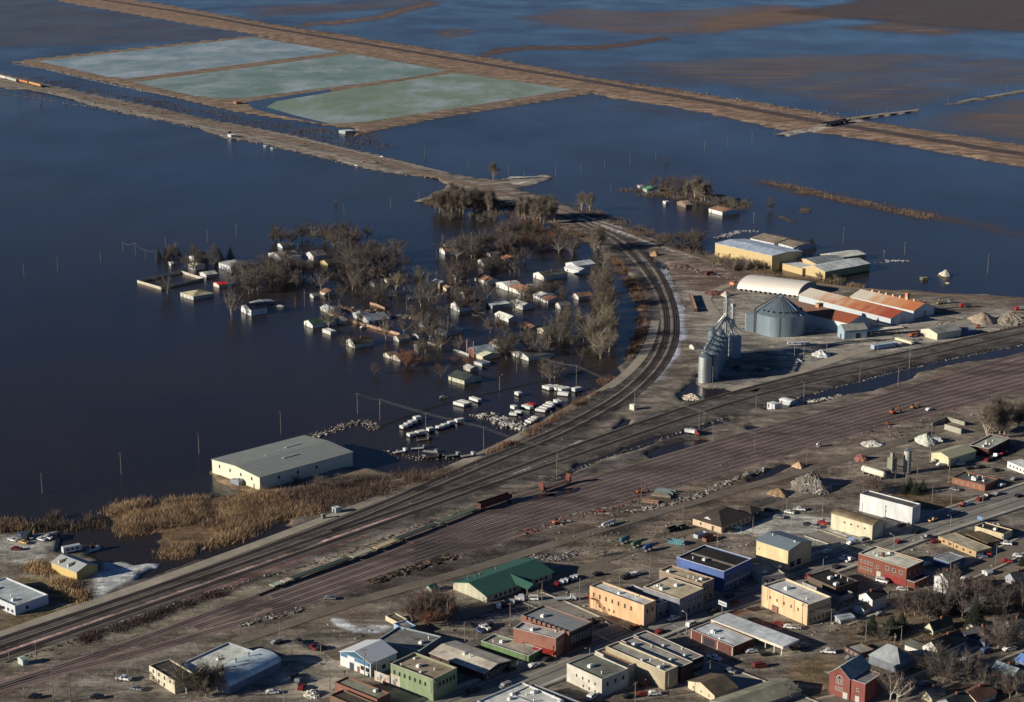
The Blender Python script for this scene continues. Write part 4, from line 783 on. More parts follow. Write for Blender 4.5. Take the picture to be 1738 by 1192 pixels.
bld('long_store', 'grey-roofed long store in the middle of three parallel roofs', 'store', (1054,1087.5), (1156,1132), (1178,1125), 26, 'flat', 0, bc(110,80,66), rc(114,112,108), None, units=3, coping=mat(alb((220,212,195)), .7, .05))
bld('long_store', 'dark-walled long store beside the side street, right of two parallel roofs', 'store', (1075,1078), (1172,1122), (1192,1113), 22, 'flat', 0, bc(90,70,62), rc(112,110,106), 'the dark-walled long store', units=3, coping=mat(alb((200,195,185)), .7, .05), wins=[('R', 3, .3, 1.2, 1.4)])
bld('shed', 'small brown shed with pitched roof behind the off-white store', 'shed', (1083,1156), (1091,1160), (1098,1156), 8, 'gu', 1.2, bc(140,80,60), rc(110,70,52))
bld('store', 'white-roofed store with skylight at the bottom edge', 'store', (810,1190), (880,1222), (960,1190), 25, 'flat', 0, wc(220,215,205), rc(168,168,162), None, coping=white, units=4)
bld('store', 'dark blue-roofed store beside the white-roofed one at the bottom edge', 'store', (868,1178), (960,1215), (1000,1197), 24, 'flat', 0, wc(150,150,150), rc(50,56,72), None, units=3)
bld('bungalow', 'cream bungalow with dark brown gable roof at the bottom edge', 'bungalow', (1168,1156), (1213,1180), (1250,1166), 12, 'gv', 2.0, wc(232,208,164), rc(70,60,50), 'the cream bungalow', wins=[('L', 3, .3, .7, 1.1)])
bld('metal_shed', 'long low shed with olive and grey gable roof at the bottom edge', 'shed', (1205,1190), (1245,1212), (1345,1165), 10, 'gv', 1.8, wc(150,150,140), rc(98,98,84), 'the olive-roofed shed')
# --- brick school / church, lower right
r, W, D, h = bld('brick_school', 'red brick gabled building with arched white window and grey roof', 'school', (1408,1141.6), (1443,1153), (1492,1136), 36, 'gv', 3.2, bc(178,84,66), rc(106,110,108), 'the red brick gabled building', wins=[('L', 3, .62, .7, 1.5, .32, .68), ('L', 3, .3, .7, 1.4, .3, .7), ('R', 4, .4, .9, 1.5)], doors=[('L', .2, 1.8, 2.4, (.5, .5, .48))], fc=(.65, .63, .6))
arc = lambda R_, z_: [(D * .5 + R_ * math.cos(math.pi * i / 10), z_ + R_ * math.sin(math.pi * i / 10)) for i in range(11)]
aw = MB().prism(arc(1.25, h - 1.1), -.12, -.01, 'yz').build('arched_window', white, r); MB().prism(arc(1.05, h - 1.05), -.14, -.121, 'yz').build('pane', glass, aw)
for q_ in (-.5, .5): MB().box(-.17, D * .5 + q_ - .05, h - 1.05, -.141, D * .5 + q_ + .05, h - .2).build('mullion', white, aw)
volume(r, W * .8, 5.5, h * .97, 'flat', 0, bc(180,86,68), rc(90,92,92), x0=.5, y0=-5.6, wallname='wing_wall', coping=white)
o = add_win(r, 'L', W, D, -2.8, h * .5, .9, 1.3, (.6, .58, .55)); o.location.x = .48
o = add_door(r, 'L', -2.8, 1.6, 2.3, (.5, .5, .48)); o.location.x = .48
bld('brick_annex', 'small brick annex with flat grey roof behind the brick gabled building', 'annex', (1433,1097), (1458,1110), (1482,1101), 8, 'flat', 0, bc(130,90,76), rc(112,112,104), None, wins=[('L', 3, .3, .8, .8)])
bld('church_hall', 'grey hip-roofed hall right of the red brick gabled building', 'hall', (1475,1112), (1528,1131), (1552,1118), 14, 'hip', 4.5, wc(120,125,130), rc(92,96,100), 'the grey hip-roofed hall')
bld('white_garage', 'long white garage wall with dark roof beside the white gabled house', 'garage', (1536,1094), (1562,1103.5), (1580,1096), 9, 'gu', 1.2, wc(228,222,206), rc(60,60,58))
# --- houses lower right
HT = [
 ('white two-storey house with dark roof and many gable windows', (1566,1096), (1594,1107), (1640,1087), 16, 'gv', 3.0, (230,224,205), (34,34,40), 'the white gabled house', 2),
 ('big black-roofed house with pale end wall', (1630,1074), (1672,1091), (1692,1078), 10, 'hip', 3.0, (110,118,135), (36,36,40), 'the black-roofed house', 1),
 ('small dark house with cream triangular gable', (1570,1064), (1584,1070), (1612,1056), 8, 'gv', 2.4, (215,210,170), (46,52,46), 'the cream-gabled small house', 1),
 ('yellow-cream house with blue-grey roof by the right edge', (1684,1134.6), (1719,1147.5), (1742,1140), 9, 'gu', 1.8, (232,196,140), (96,106,112), 'the yellow-cream house', 1),
 ('cream gabled house with brown-red roof at bottom right', (1626,1178), (1658,1191), (1692,1176), 10, 'gv', 2.2, (226,208,165), (88,60,48), 'the brown-red roofed house', 1),
 ('low house with white gable and grey roof near the bottom right', (1664,1158), (1686,1167), (1706,1158), 7, 'gv', 1.8, (225,218,200), (90,88,82), 'the low white-gabled house', 1),
 ('white Victorian house with front porch and grey roof', (1586,978), (1610,987), (1622,980), 24, 'gv', 2.4, (225,222,212), (88,88,84), 'the white porch house', 2),
 ('pinkish two-storey house half hidden by bare trees', (1625,991), (1645,999), (1660,992), 19, 'gv', 2.0, (190,160,155), (110,60,50), 'the pinkish house', 2),
 ('small cream gabled house under bare trees at right', (1682,1004), (1704,1013), (1740,998), 9, 'gv', 2.4, (210,196,155), (48,46,46), 'the small cream house', 1),
 ('grey-green house at the right edge with dark roof', (1717,1017), (1742,1027), (1766,1014), 9, 'gv', 2.2, (160,170,165), (50,50,50), None, 1),
 ('house with dark roof and white chimney at bottom right corner', (1590,1190), (1620,1203), (1650,1190), 10, 'gv', 2.2, (150,150,145), (44,48,48), None, 1),
 ('blue tarp roofed house at the right edge', (1724,1120), (1745,1128), (1765,1118), 8, 'gu', 1.4, (140,150,165), (60,90,140), None, 1),
 ('pale garage with grey roof by the cream small house', (1640,1062), (1658,1070), (1676,1062), 6, 'gv', 1.4, (190,185,165), (70,68,66), None, 1),
 ('small grey shed behind the yellow-cream house', (1690,1160), (1706,1167), (1722,1160), 6, 'gu', 1.0, (140,145,150), (96,92,84), None, 0),
 ('small white shed beside the side street behind the porch house', (1667,969), (1676,973), (1680,969), 5, 'gv', .8, (226,224,220), (150,150,150), None, 0),
 ('small tan house with grey roof left of the brown-red roofed house', (1560,1176), (1582,1186), (1602,1176), 8, 'gv', 2.0, (196,178,146), (84,82,80), None, 1),
 ('white cottage with dark roof above the right-hand side street', (1700,1058), (1720,1067), (1740,1057), 8, 'gv', 2.0, (214,210,200), (58,58,60), None, 1),
 ('grey two-gabled house behind the small cream house', (1706,978), (1722,985), (1738,976), 9, 'gv', 2.2, (168,172,176), (62,62,66), None, 1),
 ('low brown garage beside the side street below the pinkish house', (1604,1022), (1618,1028), (1630,1021), 5, 'gv', 1.2, (140,110,92), (80,66,58), None, 0),
 ('pale blue cottage between the black-roofed house and the street', (1604,1098), (1622,1106), (1640,1097), 7, 'gv', 1.9, (160,178,192), (78,80,84), None, 1),
 ('metal lean-to carport with pale roof near the tall white house', (1412,1046), (1427,1055), (1444,1046), 5, 'bv', .9, (180,180,175), (130,134,140), None, 0),
]
for lb, A_, B_, C_, hp, rf, rs, wcx, rcx, lmx, nw in HT:
    bld('house' if 'shed' not in lb and 'garage' not in lb and 'carport' not in lb else 'outbuilding', lb, 'house' if nw else 'shed', A_, B_, C_, hp, rf, rs, wc(*wcx), rc(*rcx), lmx,
        wins=([('L', 3, .55, .7, 1.1), ('R', 3, .5, .7, 1.1)] if nw == 2 else []) + ([('L', 2, .25, .7, 1.1), ('R', 2, .25, .8, 1.1)] if nw else []), chim=(.6, .5) if nw else None)
r = bld('drive_in', 'tan drive-in restaurant with long flat grey roof and red trim', 'restaurant', (1592.6,910), (1657,936.5), (1675,926), 10, 'flat', 0, wc(196,168,116), rc(126,120,102), 'the tan drive-in', wins=[('L', 5, .3, 1.2, 1.0)], fc=(.5, .1, .08), parapet=.2)[0]
bld('metal_shed', 'blue-grey flat shed with white eave beside the drive-in', 'shed', (1584.7,947), (1611,955.8), (1632,944), 14, 'flat', 0, wc(80,100,135), rc(100,106,108), 'the blue-grey shed', coping=white, parapet=.2)
bld('shop', 'cream walled shop with black roof right of the drive-in', 'shop', (1655,893), (1703.5,906.5), (1722,900), 12, 'flat', 0, wc(216,196,150), mat((.03, .03, .032), .9, .3, .2), 'the black-roofed shop at right', units=2)
bld('shop', 'small shop with tan sign pillar and brown awning by the main street', 'shop', (1640,905), (1676,922), (1692,915), 7, 'flat', 0, wc(110,90,66), rc(74,62,48), None, parapet=.15)
# ---------------------------------------------------------------- grain yard
r, W, D, h = bld('hoop_building', 'long white fabric hoop building, rounded and brightly sunlit', 'hoop building', (1251,490), (1354,502.5), (1396,488.5), 2.5, 'bu', 6.3, mat(alb((150,150,146), KW), .6, .05), mat((.88, .86, .80), .55, .03, .3), 'the white hoop building', over=.1)
for i in range(12): MB().box(-1.2, D * (.04 + i * .08), 0, -.05, D * (.04 + i * .08) + 1.0, 1.4).build('anchor_block', mat((.05, .05, .05)), r)
sil = alb((112, 128, 138), .75)
def rusty(nm, lb, A_, B_, C_, hp, rise, c1, c2, c3, lm, flip=True, **kw):
    loc, rz, W, D, h = frame3(A_, B_, C_, hp)
    m = rust_mat(c1, c2, c3, D if flip else 0, 0 if flip else D)
    return bld(nm, lb, 'warehouse', A_, B_, C_, hp, 'gu', rise, seam_mat(alb((176,186,190), .8), alb((150,160,165), .8), .9, 0, .05), m, lm, over=.6, **kw)
K2 = (.98, .94, .9); ORr, ORm, CRm = alb((186,108,58), K2), alb((194,142,98), K2), alb((200,194,178), K2)
r, W, D, h = rusty('rusty_warehouse', 'cream and rust roofed warehouse, the rearmost with small ridge vents', (1444,503.5), (1551,527.5), (1580,519), 14, 3.6, ORr, ORm, CRm, 'the rear rust-roofed warehouse', doors=[('R', .55, 3.0, 4.0, (.3, .32, .33))])
for i in range(7): MB().box(W / 2 - .4, D * (.15 + i * .11), h + 3.3, W / 2 + .4, D * (.15 + i * .11) + 1, h + 5.2).build('ridge_vent', rc(190,150,110), r)
MB().box(W * .55, D * .28, h + 1, W * .55 + 2.2, D * .28 + 2.2, h + 7.5).build('vent_stack', rc(150,80,60), r)
r, W, D, h = rusty('rusty_warehouse', 'orange-red rust roofed warehouse in the middle of the grain yard', (1356,501), (1512,540.5), (1543,531), 12, 3.6, alb((158,66,42), K2), alb((186,122,78), K2), CRm, 'the middle rust-roofed warehouse', doors=[('R', .5, 5.0, 4.5, (.4, .45, .48))])
r, W, D, h = rusty('rusty_warehouse', 'brown rust roofed warehouse directly behind the giant grain bin', (1322,521), (1440,549), (1468,539), 20, 3.6, alb((158,76,46), K2), alb((128,88,66), K2), alb((122,102,84), K2), 'the brown-roofed warehouse behind the bin')
MB().box(W * .4, D * .55, h + 2.6, W * .62, D * .6, h + 5.6).build('cupola', rc(130,100,80), r)
bld('feed_house', 'small blue-grey gabled feed house with an arched side porch', 'shed', (1422,556), (1433.5,561.5), (1453,550), 15, 'gv', 3.0, seam_mat(alb((130,152,165), .8), alb((112,134,148), .8), .8, 1, .05), rc(112,112,104), 'the small gabled feed house', doors=[('R', .6, 3.0, 3.4, (.03, .03, .04)), ('L', .5, 1.6, 2.6, (.04, .04, .05))])
loc, rz, W, D, h = frame3((1459,559), (1466,562), (1513,547), 11)
r = root('open_canopy', loc, rz); MB().prism([(0, h - .5), (W, h - .3), (W, h), (0, h - .2)], 0, D, 'xz').build('canopy_roof', rc(170,160,146), r)
for i in range(6):
    for y in (.3, D - .5): MB().box(W * i / 5.2, y, -.5, W * i / 5.2 + .3, y + .3, h - .52).build('post', steel, r)
tag(r, 'open canopy with flat pale roof on posts beside the rusty warehouses', 'canopy')
bld('metal_shed', 'white metal workshop with grey gable roof beside the main tracks', 'workshop', (1563,559), (1591,566.6), (1622,557), 11, 'gv', 1.8, wcl(226,214,178), rc(100,104,100), 'the white trackside workshop', doors=[('L', .75, 1.0, 2.0, (.3, .2, .15))], wins=[('L', 1, .3, .8, .8, .3, .5)])
bld('shed', 'low grey lean-to at the back of the trackside workshop', 'shed', (1610,558), (1624,563), (1648,556), 8, 'flat', 0, wc(90,110,135), rc(80,84,88))
# giant bin
def bin_(name, label, px, py, rp, hp, rise, lm=None, n=40, catw='grain bin', cm=None, rings=True):
    """px,py = base centre; rp radius px; wall height px"""
    g = T(px, py); sc = F / (g[1] * ct + (HC - g[2]) * st); rad = rp / sc; h = hgt(g, py - hp)
    r = root(name, g)
    cm = cm or mat(sil, .45, .12, .5, metal=.35, streak=(1, 1, .15))
    m = MB(); nn = n
    m.cyl(0, 0, -1.5, h, rad, rad, nn)
    m.build('bin_wall', cm, r, False)
    if rings:
        q = MB(); k = max(4, int(h / 1.6))
        for i in range(1, k): q.cyl(0, 0, h * i / k, h * i / k + .1, rad + .06, rad + .06, nn, False)
        q.build('stiffener_ring', mat(tuple(v * .8 for v in sil), .5, .1), r)
    q = MB(); q.cyl(0, 0, h + .01, h + rise, rad + .25, rad * .06, nn)
    for i in range(nn // 2):
        a_ = 6.2832 * i / (nn // 2)
        q.tube(((rad + .25) * math.cos(a_), (rad + .25) * math.sin(a_), h + .06), (rad * .08 * math.cos(a_), rad * .08 * math.sin(a_), h + rise + .04), .07, n=4)
    q.cyl(0, 0, h + rise, h + rise + .8, rad * .07 + .3, rad * .05 + .2, 8)
    q.build('bin_roof', mat(tuple(v * .9 for v in sil), .4, .12, .5, metal=.4), r)
    q = MB()
    for i in range(int(h / .6)): q.box(-.3 + rad * -.2, -rad * .98 - .5, i * .6, .3 + rad * -.2, -rad * .98 - .4, i * .6 + .08)
    q.box(-.35 - rad * .2, -rad * .98 - .5, 0, -.27 - rad * .2, -rad * .98 - .38, h).box(.27 - rad * .2, -rad * .98 - .5, 0, .35 - rad * .2, -rad * .98 - .38, h)
    q.build('ladder', dark, r)
    tag(r, label, catw, None, lm)
    return r, rad, h
r, rad, h = bin_('grain_bin', 'giant round steel grain bin with conical roof', 1324, 563, 42, 33, 10.5, 'the giant grain bin', 64)
for i in range(10):
    a_ = 3.6 + i * .3; MB().box(-.5, -.4, 0, .5, .4, 1.0).build('roof_hatch', dark, r).location = (rad * .82 * math.cos(a_), rad * .82 * math.sin(a_), h + 10.5 * .2)
for q in (-1,):
    m_ = MB(); m_.tube((-rad - 1, -2, h + 3), (0, 0, h + 12.5), .5, n=4).tube((-rad - 1, -2, h + 3), (-rad - 1, -2, -1), .9, n=4); m_.build('conveyor', mat(alb((60,62,66)), .6, .1), r)
m_ = MB().box(-rad - 6, 2, -1, -rad - 1, 6, 11); m_.build('loading_box', wc(150,165,170), r)
silo_pos = [(1196,648,11,43), (1200.3,640,11,43), (1204.5,632,11,43), (1208.6,624.5,10.8,43), (1212.5,617,10.6,43)]
for i, (x, y, rr_, hh) in enumerate(silo_pos):
    bin_('grain_silo', 'slender steel silo in the row by the tracks, ' + ['nearest to the tracks', 'second from the tracks', 'third from the tracks, in the middle', 'fourth from the tracks', 'fifth from the tracks'][i], x, y, rr_, hh, 2.6, None, 24, 'silo', mat(alb((190,196,196), 1.1), .4, .15, .5, metal=.25, streak=(1, 1, .15)))
for i, (x, y, rr_, hh) in enumerate(silo_pos):
    bin_('grain_silo', 'steel silo of the rear row, ' + ['nearest to the tracks', 'second from the tracks', 'third from the tracks, in the middle', 'fourth from the tracks', 'fifth from the tracks'][i], x + 12.5, y - 5.5, rr_, hh - 2, 2.4, None, 20, 'silo')
bin_('grain_silo', 'shiny tall silo at the far end of the row, left of its twin', 1208, 610, 7.5, 49, 2.0, None, 20, 'silo')
bin_('grain_silo', 'shiny tall silo under the elevator tower, right of its twin', 1221, 611, 7.5, 49, 2.0, None, 20, 'silo')
lat = mat(alb((196, 198, 196), 1.0), .45, .1, metal=.3)
def lattice(name, label, px, py, hp, wd, lm=None, top=True):
    g = T(px, py); h = hgt(g, py - hp); r = root(name, g, .5); m = MB(); k = int(h / 3)
    for sx in (-1, 1):
        for sy in (-1, 1): m.tube((sx * wd, sy * wd, -.5), (sx * wd * .6, sy * wd * .6, h), .16)
    for i in range(k):
        z0, z1 = h * i / k, h * (i + 1) / k; w0 = wd * (1 - .4 * i / k); w1 = wd * (1 - .4 * (i + 1) / k)
        for a_, b_ in (((-1, -1), (1, -1)), ((1, -1), (1, 1)), ((1, 1), (-1, 1)), ((-1, 1), (-1, -1))):
            m.tube((a_[0] * w0, a_[1] * w0, z0), (b_[0] * w1, b_[1] * w1, z1), .09, n=4).tube((a_[0] * w1, a_[1] * w1, z1), (b_[0] * w1, b_[1] * w1, z1), .09, n=4)
    m.build('tower_frame', lat, r)
    MB().box(-.5, -.45, 0, .5, .45, h + 1.2).build('elevator_leg', lat, r)
    MB().box(-1.2, -1.0, h + .6, 1.2, 1.0, h + 2.4).box(-1.8, -1.6, h * .93, 1.8, 1.6, h * .93 + .2).build('elevator_head', lat, r)
    tag(r, label, 'elevator', None, lm)
    return r, g, h
r, g, h = lattice('grain_elevator', 'tall lattice grain elevator tower with spouts fanning out to the silos', 1231, 604, 97, 1.8, 'the grain elevator tower')
Mi = (Matrix.Translation(g) @ Matrix.Rotation(.5, 4, 'Z')).inverted()
hub = Vector((g[0], g[1], g[2] + h * .71))
for x, y, rr_, hh in silo_pos[:5] + [(1208,610,7.5,49), (1221,611,7.5,49), (1241,600,5,38), (1246,604,5,34), (1225,600,5,45)]:
    q = T(x, y); e = Vector((q[0], q[1], q[2] + hgt(q, y - hh) + 1.5))
    if y > 612: continue
    m = MB(); m.tube(Mi @ Vector((hub.x, hub.y, hub.z)), Mi @ e, .5, n=6); m.build('spout', lat, r)
for k in range(8):
    m = MB(); a_ = k * .785 + .4; m.tube(Mi @ Vector((hub.x, hub.y, hub.z + (k % 2) * 2)), Mi @ Vector((hub.x + 9 * math.cos(a_), hub.y + 9 * math.sin(a_), hub.z - 10)), .34, n=5); m.build('spout', lat, r)
e0 = T(1196, 648); e1 = T(1212.5, 617)
m = MB(); m.tube(Mi @ Vector((e0[0], e0[1], 19.5)), Mi @ Vector((e1[0], e1[1], 19.5)), .55, n=4).tube(Mi @ Vector((e1[0], e1[1], 19.5)), Mi @ hub, .5, n=4); m.build('conveyor', mat(alb((60,62,64)), .6, .1), r)
lattice('grain_elevator', 'shorter dark lattice tower just right of the tall elevator', 1242, 600, 78, 1.3)
bld('receiving_bin', 'square grey steel hopper building beside the elevator tower', 'hopper', (1234,566), (1245,572), (1251,567), 37, 'flat', 0, seam_mat(alb((150,165,172), .8), alb((120,135,142), .8), 1.5, 2, .06), rc(160,165,165))
# yellow sheds in the flood
yl = lambda: seam_mat(alb((216,186,124), KW), alb((194,164,104), KW), 1.0, 1, .06)
bld('yellow_warehouse', 'large yellow warehouse with pale roof half hidden behind bare brush', 'warehouse', (1214,413), (1310.5,434.5), (1350,424), 25, 'gu', 1.3, yl(), rc(128,140,156), 'the large yellow warehouse')
bld('brown_roof_shed', 'long low white building with brown roof behind the yellow warehouse', 'building', (1273.4,404.5), (1314,413.5), (1341,403.5), 6, 'gu', 2.6, wc(214,214,210), rc(98,88,78), 'the longer brown-roofed building', wins=[('L', 6, .3, .9, .9)])
bld('brown_roof_shed', 'shorter brown-roofed white building next to the evergreen', 'building', (1317.6,412), (1346,420), (1368,411), 6, 'gu', 2.0, wc(214,214,210), rc(92,84,74), 'the shorter brown-roofed building', wins=[('L', 3, .3, 1.2, 1.0)])
bld('yellow_shed', 'low flat yellow annex at the left of the yellow sheds', 'shed', (1320,445), (1362,456), (1378,450), 11, 'flat', 0, yl(), rc(160,165,170), 'the low yellow annex', parapet=.2)
bld('yellow_shed', 'yellow shed with dark grey gable roof', 'shed', (1351,439), (1385,448), (1419,437), 13, 'gv', 1.6, yl(), rc(92,98,102), 'the dark-roofed yellow shed')
bld('yellow_shed', 'yellow gabled shed with pale roof and long shaded side', 'shed', (1362,453.5), (1400.5,461.5), (1464,445), 12, 'gv', 2.6, yl(), rc(158,160,158), 'the pale-roofed yellow shed', wins=[('R', 1, .5, .8, .8)])
bld('yellow_shed', 'rear pale-roofed shed of the yellow group', 'shed', (1393,432), (1421,438.5), (1458,429), 8, 'gv', 1.6, yl(), rc(176,176,166))
g = T(1350,437); r = root('goalpost_frame', g, .3); MB().box(-2, -.15, -1, -1.7, .15, 8).box(1.7, -.15, -1, 2.0, .15, 8).box(-2, -.15, 8, 2.0, .15, 8.3).box(-1, -.5, 8.3, 1, .5, 8.9).build('frame', white, r); tag(r, 'white tubular goalpost frame standing before the yellow sheds', 'frame')
# concrete plant
bin_('cement_silo', 'tall concrete-grey cement silo of the concrete plant', 1539, 803, 6.5, 38, 1.0, 'the tall cement silo', 20, 'silo', mat(alb((168,164,150), .8), .7, .1))
g = T(1513, 806); r = root('batching_tower', g, .6); hh = hgt(g, 776)
MB().box(-1.6, -1.6, 3.2, 1.6, 1.6, hh).box(-.8, -.8, hh, .8, .8, hh + 2.2).build('hopper_tower', wc(160,158,130), r); MB().prism([(-1.6, 3.2), (-.4, 1.8), (.4, 1.8), (1.6, 3.2)], -1.5, 1.5, 'xz').build('hopper', steel, r)
for sx in (-1.5, 1.5):
    for sy in (-1.5, 1.5): MB().tube((sx, sy, -.2), (sx, sy, 3.3), .14).build('leg', steel, r)
MB().tube((1.6, 0, 4.5), (8.5, -1, 2.4), .35, n=4).tube((-2, -2, 2), (4, -4, 1.2), .5, n=4).build('chute', rc(120,110,96), r)
tag(r, 'square batching tower left of the cement silo', 'tower')
def hor_tank(name, label, a_, b_, rp, col):
    p = T(*a_); q = T(*b_); sc = F / (p[1] * ct + (HC - p[2]) * st); rad = rp / sc; d = Vector((q[0] - p[0], q[1] - p[1], 0)); Ln = d.length
    r = root(name, p, math.atan2(d.y, d.x)); m = MB(); zc = rad + 1.0; n = 14
    prof = [(0, rad * .5), (.4, rad * .85), (1.0, rad), (Ln - 1, rad), (Ln - .4, rad * .85), (Ln, rad * .5)]
    vs = [(x, rd * math.cos(6.2832 * i / n), zc + rd * math.sin(6.2832 * i / n)) for x, rd in prof for i in range(n)]
    m.add(vs, [(k * n + i, (k + 1) * n + i, (k + 1) * n + (i + 1) % n, k * n + (i + 1) % n) for k in range(5) for i in range(n)] + [tuple(range(n)), tuple(range(5 * n, 6 * n))[::-1]])
    m.build('tank_shell', mat(alb(col, .8), .6, .1), r, True)
    k = max(2, int(Ln / 3))
    for i in range(k): MB().box(Ln * (i + .5) / k - .3, -rad * .8, -.1, Ln * (i + .5) / k + .3, rad * .8, 1.25).build('saddle', steel, r)
    tag(r, label, 'tank'); return r
hor_tank('storage_tank', 'long cream horizontal tank in front of the batching tower', (1463,803), (1502,815), 5.5, (212,206,178))
# drive piles, mounds
def mound(name, label, cx, cy, rx, ry_, hp, col, cat='heap', rough=.3, chunks=0, ccol=None, seed=1):
    g = T(cx, cy); sc = F / (g[1] * ct + (HC - g[2]) * st); a_ = rx / sc; b_ = max(2, abs(T(cx, cy - ry_)[1] - T(cx, cy + ry_)[1]) / 2); b_ = min(b_, a_ * 1.3); h = hp / sc
    n, k = 28, 9; r_ = random.Random(seed); m = MB(); vs = []
    for j in range(k + 1):
        q = j / k
        for i in range(n):
            t_ = 6.2832 * i / n; nn = 1 + rough * (math.sin(3 * t_ + seed) * .4 + math.sin(7 * t_ + seed * 2) * .25 + r_.uniform(-.3, .3) * (q > 0))
            vs.append((a_ * q * nn * math.cos(t_), b_ * q * nn * math.sin(t_), h * (1 - q ** 1.25) * (1 + r_.uniform(-rough, rough) * .5) * (1 if j else 1) - (.6 if j == k else 0)))
    m.add(vs, [(j * n + i, (j + 1) * n + i, (j + 1) * n + (i + 1) % n, j * n + (i + 1) % n) for j in range(k) for i in range(n)])
    o = m.build(name, mat(alb(col), .95, .25, .8, bump=.6), None, not chunks); o.location = g
    if chunks:
        c = MB()
        for _ in range(chunks):
            t_ = r_.uniform(0, 6.28); q = math.sqrt(r_.random()) * .97; x, y = a_ * q * math.cos(t_), b_ * q * math.sin(t_); z = h * (1 - q); s_ = r_.uniform(.25, 1.0)
            rm = Matrix.Rotation(r_.uniform(0, 3), 3, 'Z') @ Matrix.Rotation(r_.uniform(-.8, .8), 3, 'X'); l_ = r_.uniform(.6, 2.4)
            vs = [Vector((x, y, z)) + rm @ Vector((sx * s_ * l_, sy * s_, sz * s_ * .4)) for sx in (-.5, .5) for sy in (-.5, .5) for sz in (-.5, .5)]
            c.add(vs, [(0, 1, 3, 2), (4, 6, 7, 5), (0, 4, 5, 1), (2, 3, 7, 6), (0, 2, 6, 4), (1, 5, 7, 3)])
        c.build('chunks', mat(alb(ccol or col, .7), .9, .35, .3), o, kind='stuff')
    tag(o, label, cat); return o
mound('gravel_heap', 'pale sand heap rising out of the flood', 1605, 467, 11, 6, 9, (138,134,120))
mound('gravel_heap', 'tiny pale mound barely above the water, below the sand heap', 1609, 481, 5, 2, 2, (130,120,100))
mound('gravel_heap', 'tan sand heap beside the right-hand tracks', 1668, 545, 24, 10, 15, (112,97,86), chunks=0)
mound('rubble_heap', 'large heap of broken concrete at the right edge', 1716, 546, 28, 11, 17, (96,88,80), chunks=500, ccol=(136,128,116), seed=3)
mound('rubble_heap', 'huge heap of pale rubble near the bank building', 1378, 826, 34, 17, 24, (84,78,72), chunks=900, ccol=(140,136,128), seed=4)
mound('dirt_heap', 'brown earth heap at the foot of the pale rubble heap', 1322, 838, 20, 7, 9, (110,90,66), seed=5)
mound('dirt_heap', 'small tan earth heap beside a pole and puddle', 1356, 792, 11, 5, 8, (138,112,88), seed=6)
mound('gravel_heap', 'grey gravel heap at the concrete plant with pallets behind', 1572, 750, 20, 9, 14, (140,142,134), seed=7)
mound('gravel_heap', 'small pale stone heap left of the gravel heap', 1480, 755, 20, 5, 7, (150,146,138), chunks=120, ccol=(185,182,176), seed=8)
mound('gravel_heap', 'dark red gravel heap beside the batching tower', 1461, 780, 12, 7, 10, (112,70,62), seed=9)
mound('rubble_heap', 'pale rubble mound lying before the row of silos', 1175, 676, 17, 5, 8, (150,136,120), chunks=120, ccol=(180,168,150), seed=10)
mound('snow_heap', 'white salt pile with a blue tarpaulin next to lamp posts', 1394, 603, 16, 5, 9, (200,198,192), chunks=20, ccol=(60,90,190), seed=11)
mound('gravel_heap', 'small brown earth heap by the icy ditch of the curve', 1112, 433, 8, 5, 7, (120,92,66), seed=12)
mound('gravel_heap', 'grey gravel heap left of the hoop building', 1232, 502, 9, 4, 7, (140,130,116), seed=13)
mound('scrap_heap', 'rust coloured scrap heap left of the hoop building', 1210, 498, 16, 6, 4, (96,66,58), chunks=160, ccol=(110,74,64), seed=14)
mound('scrap_heap', 'dark scrap heap beside the icy ditch', 1150, 452, 18, 4, 5, (80,66,60), chunks=200, ccol=(110,96,88), seed=15)
mound('snow_heap', 'small pale gravel pile between two lamp posts', 1355, 613, 8, 3, 4, (176,168,156), seed=16)
mound('rubble_heap', 'rubble mound by the road edge in the lower left lot', 530, 1180, 14, 7, 9, (150,146,136), chunks=60, ccol=(180,176,165), seed=17)
# scattered rows of stone, tie piles, junk
def litter(name, label, px, n, wd, smin, smax, cols_, seed=1, hh=.6, long_=1.6, cat='debris'):
    """loose uncountable pieces along a line: one object"""
    r_ = random.Random(seed); P = [T(*p) for p in px]; seg = [math.dist(a_, b_) for a_, b_ in zip(P, P[1:])]; tot = sum(seg); c = MB(); groups = [MB() for _ in cols_]
    for _ in range(n):
        d = r_.uniform(0, tot); i = 0
        while d > seg[i]: d -= seg[i]; i += 1
        q = d / seg[i]; x = P[i][0] + (P[i + 1][0] - P[i][0]) * q + r_.gauss(0, wd); y = P[i][1] + (P[i + 1][1] - P[i][1]) * q + r_.gauss(0, wd); z = P[i][2] + (P[i + 1][2] - P[i][2]) * q
        s_ = (smin + (smax - smin) * r_.random() ** 2) * .62; l_ = r_.uniform(.8, long_); a_ = r_.uniform(0, 3.1); rm = Matrix.Rotation(a_, 3, 'Z') @ Matrix.Rotation(r_.uniform(-.3, .3), 3, 'X')
        vs = [Vector((x, y, z + s_ * hh * .35)) + rm @ Vector((sx * s_ * l_, sy * s_, sz * s_ * hh)) for sx in (-.5, .5) for sy in (-.5, .5) for sz in (-.5, .5)]
        groups[r_.randrange(len(cols_))].add(vs, [(0, 1, 3, 2), (4, 6, 7, 5), (0, 4, 5, 1), (2, 3, 7, 6), (0, 2, 6, 4), (1, 5, 7, 3)])
    me = bpy.data.meshes.new(name); allm = MB(); mi = []
    for k, g_ in enumerate(groups): allm.add(g_.v, g_.f); mi += [k] * len(g_.f)
    me.from_pydata(allm.v, [], allm.f)
    for c_ in cols_: me.materials.append(mat(alb(c_, .7), .9, .15))
    me.polygons.foreach_set('material_index', mi)
    o = put(name, me, None, 'stuff'); o['label'] = label; o['category'] = cat
    return o
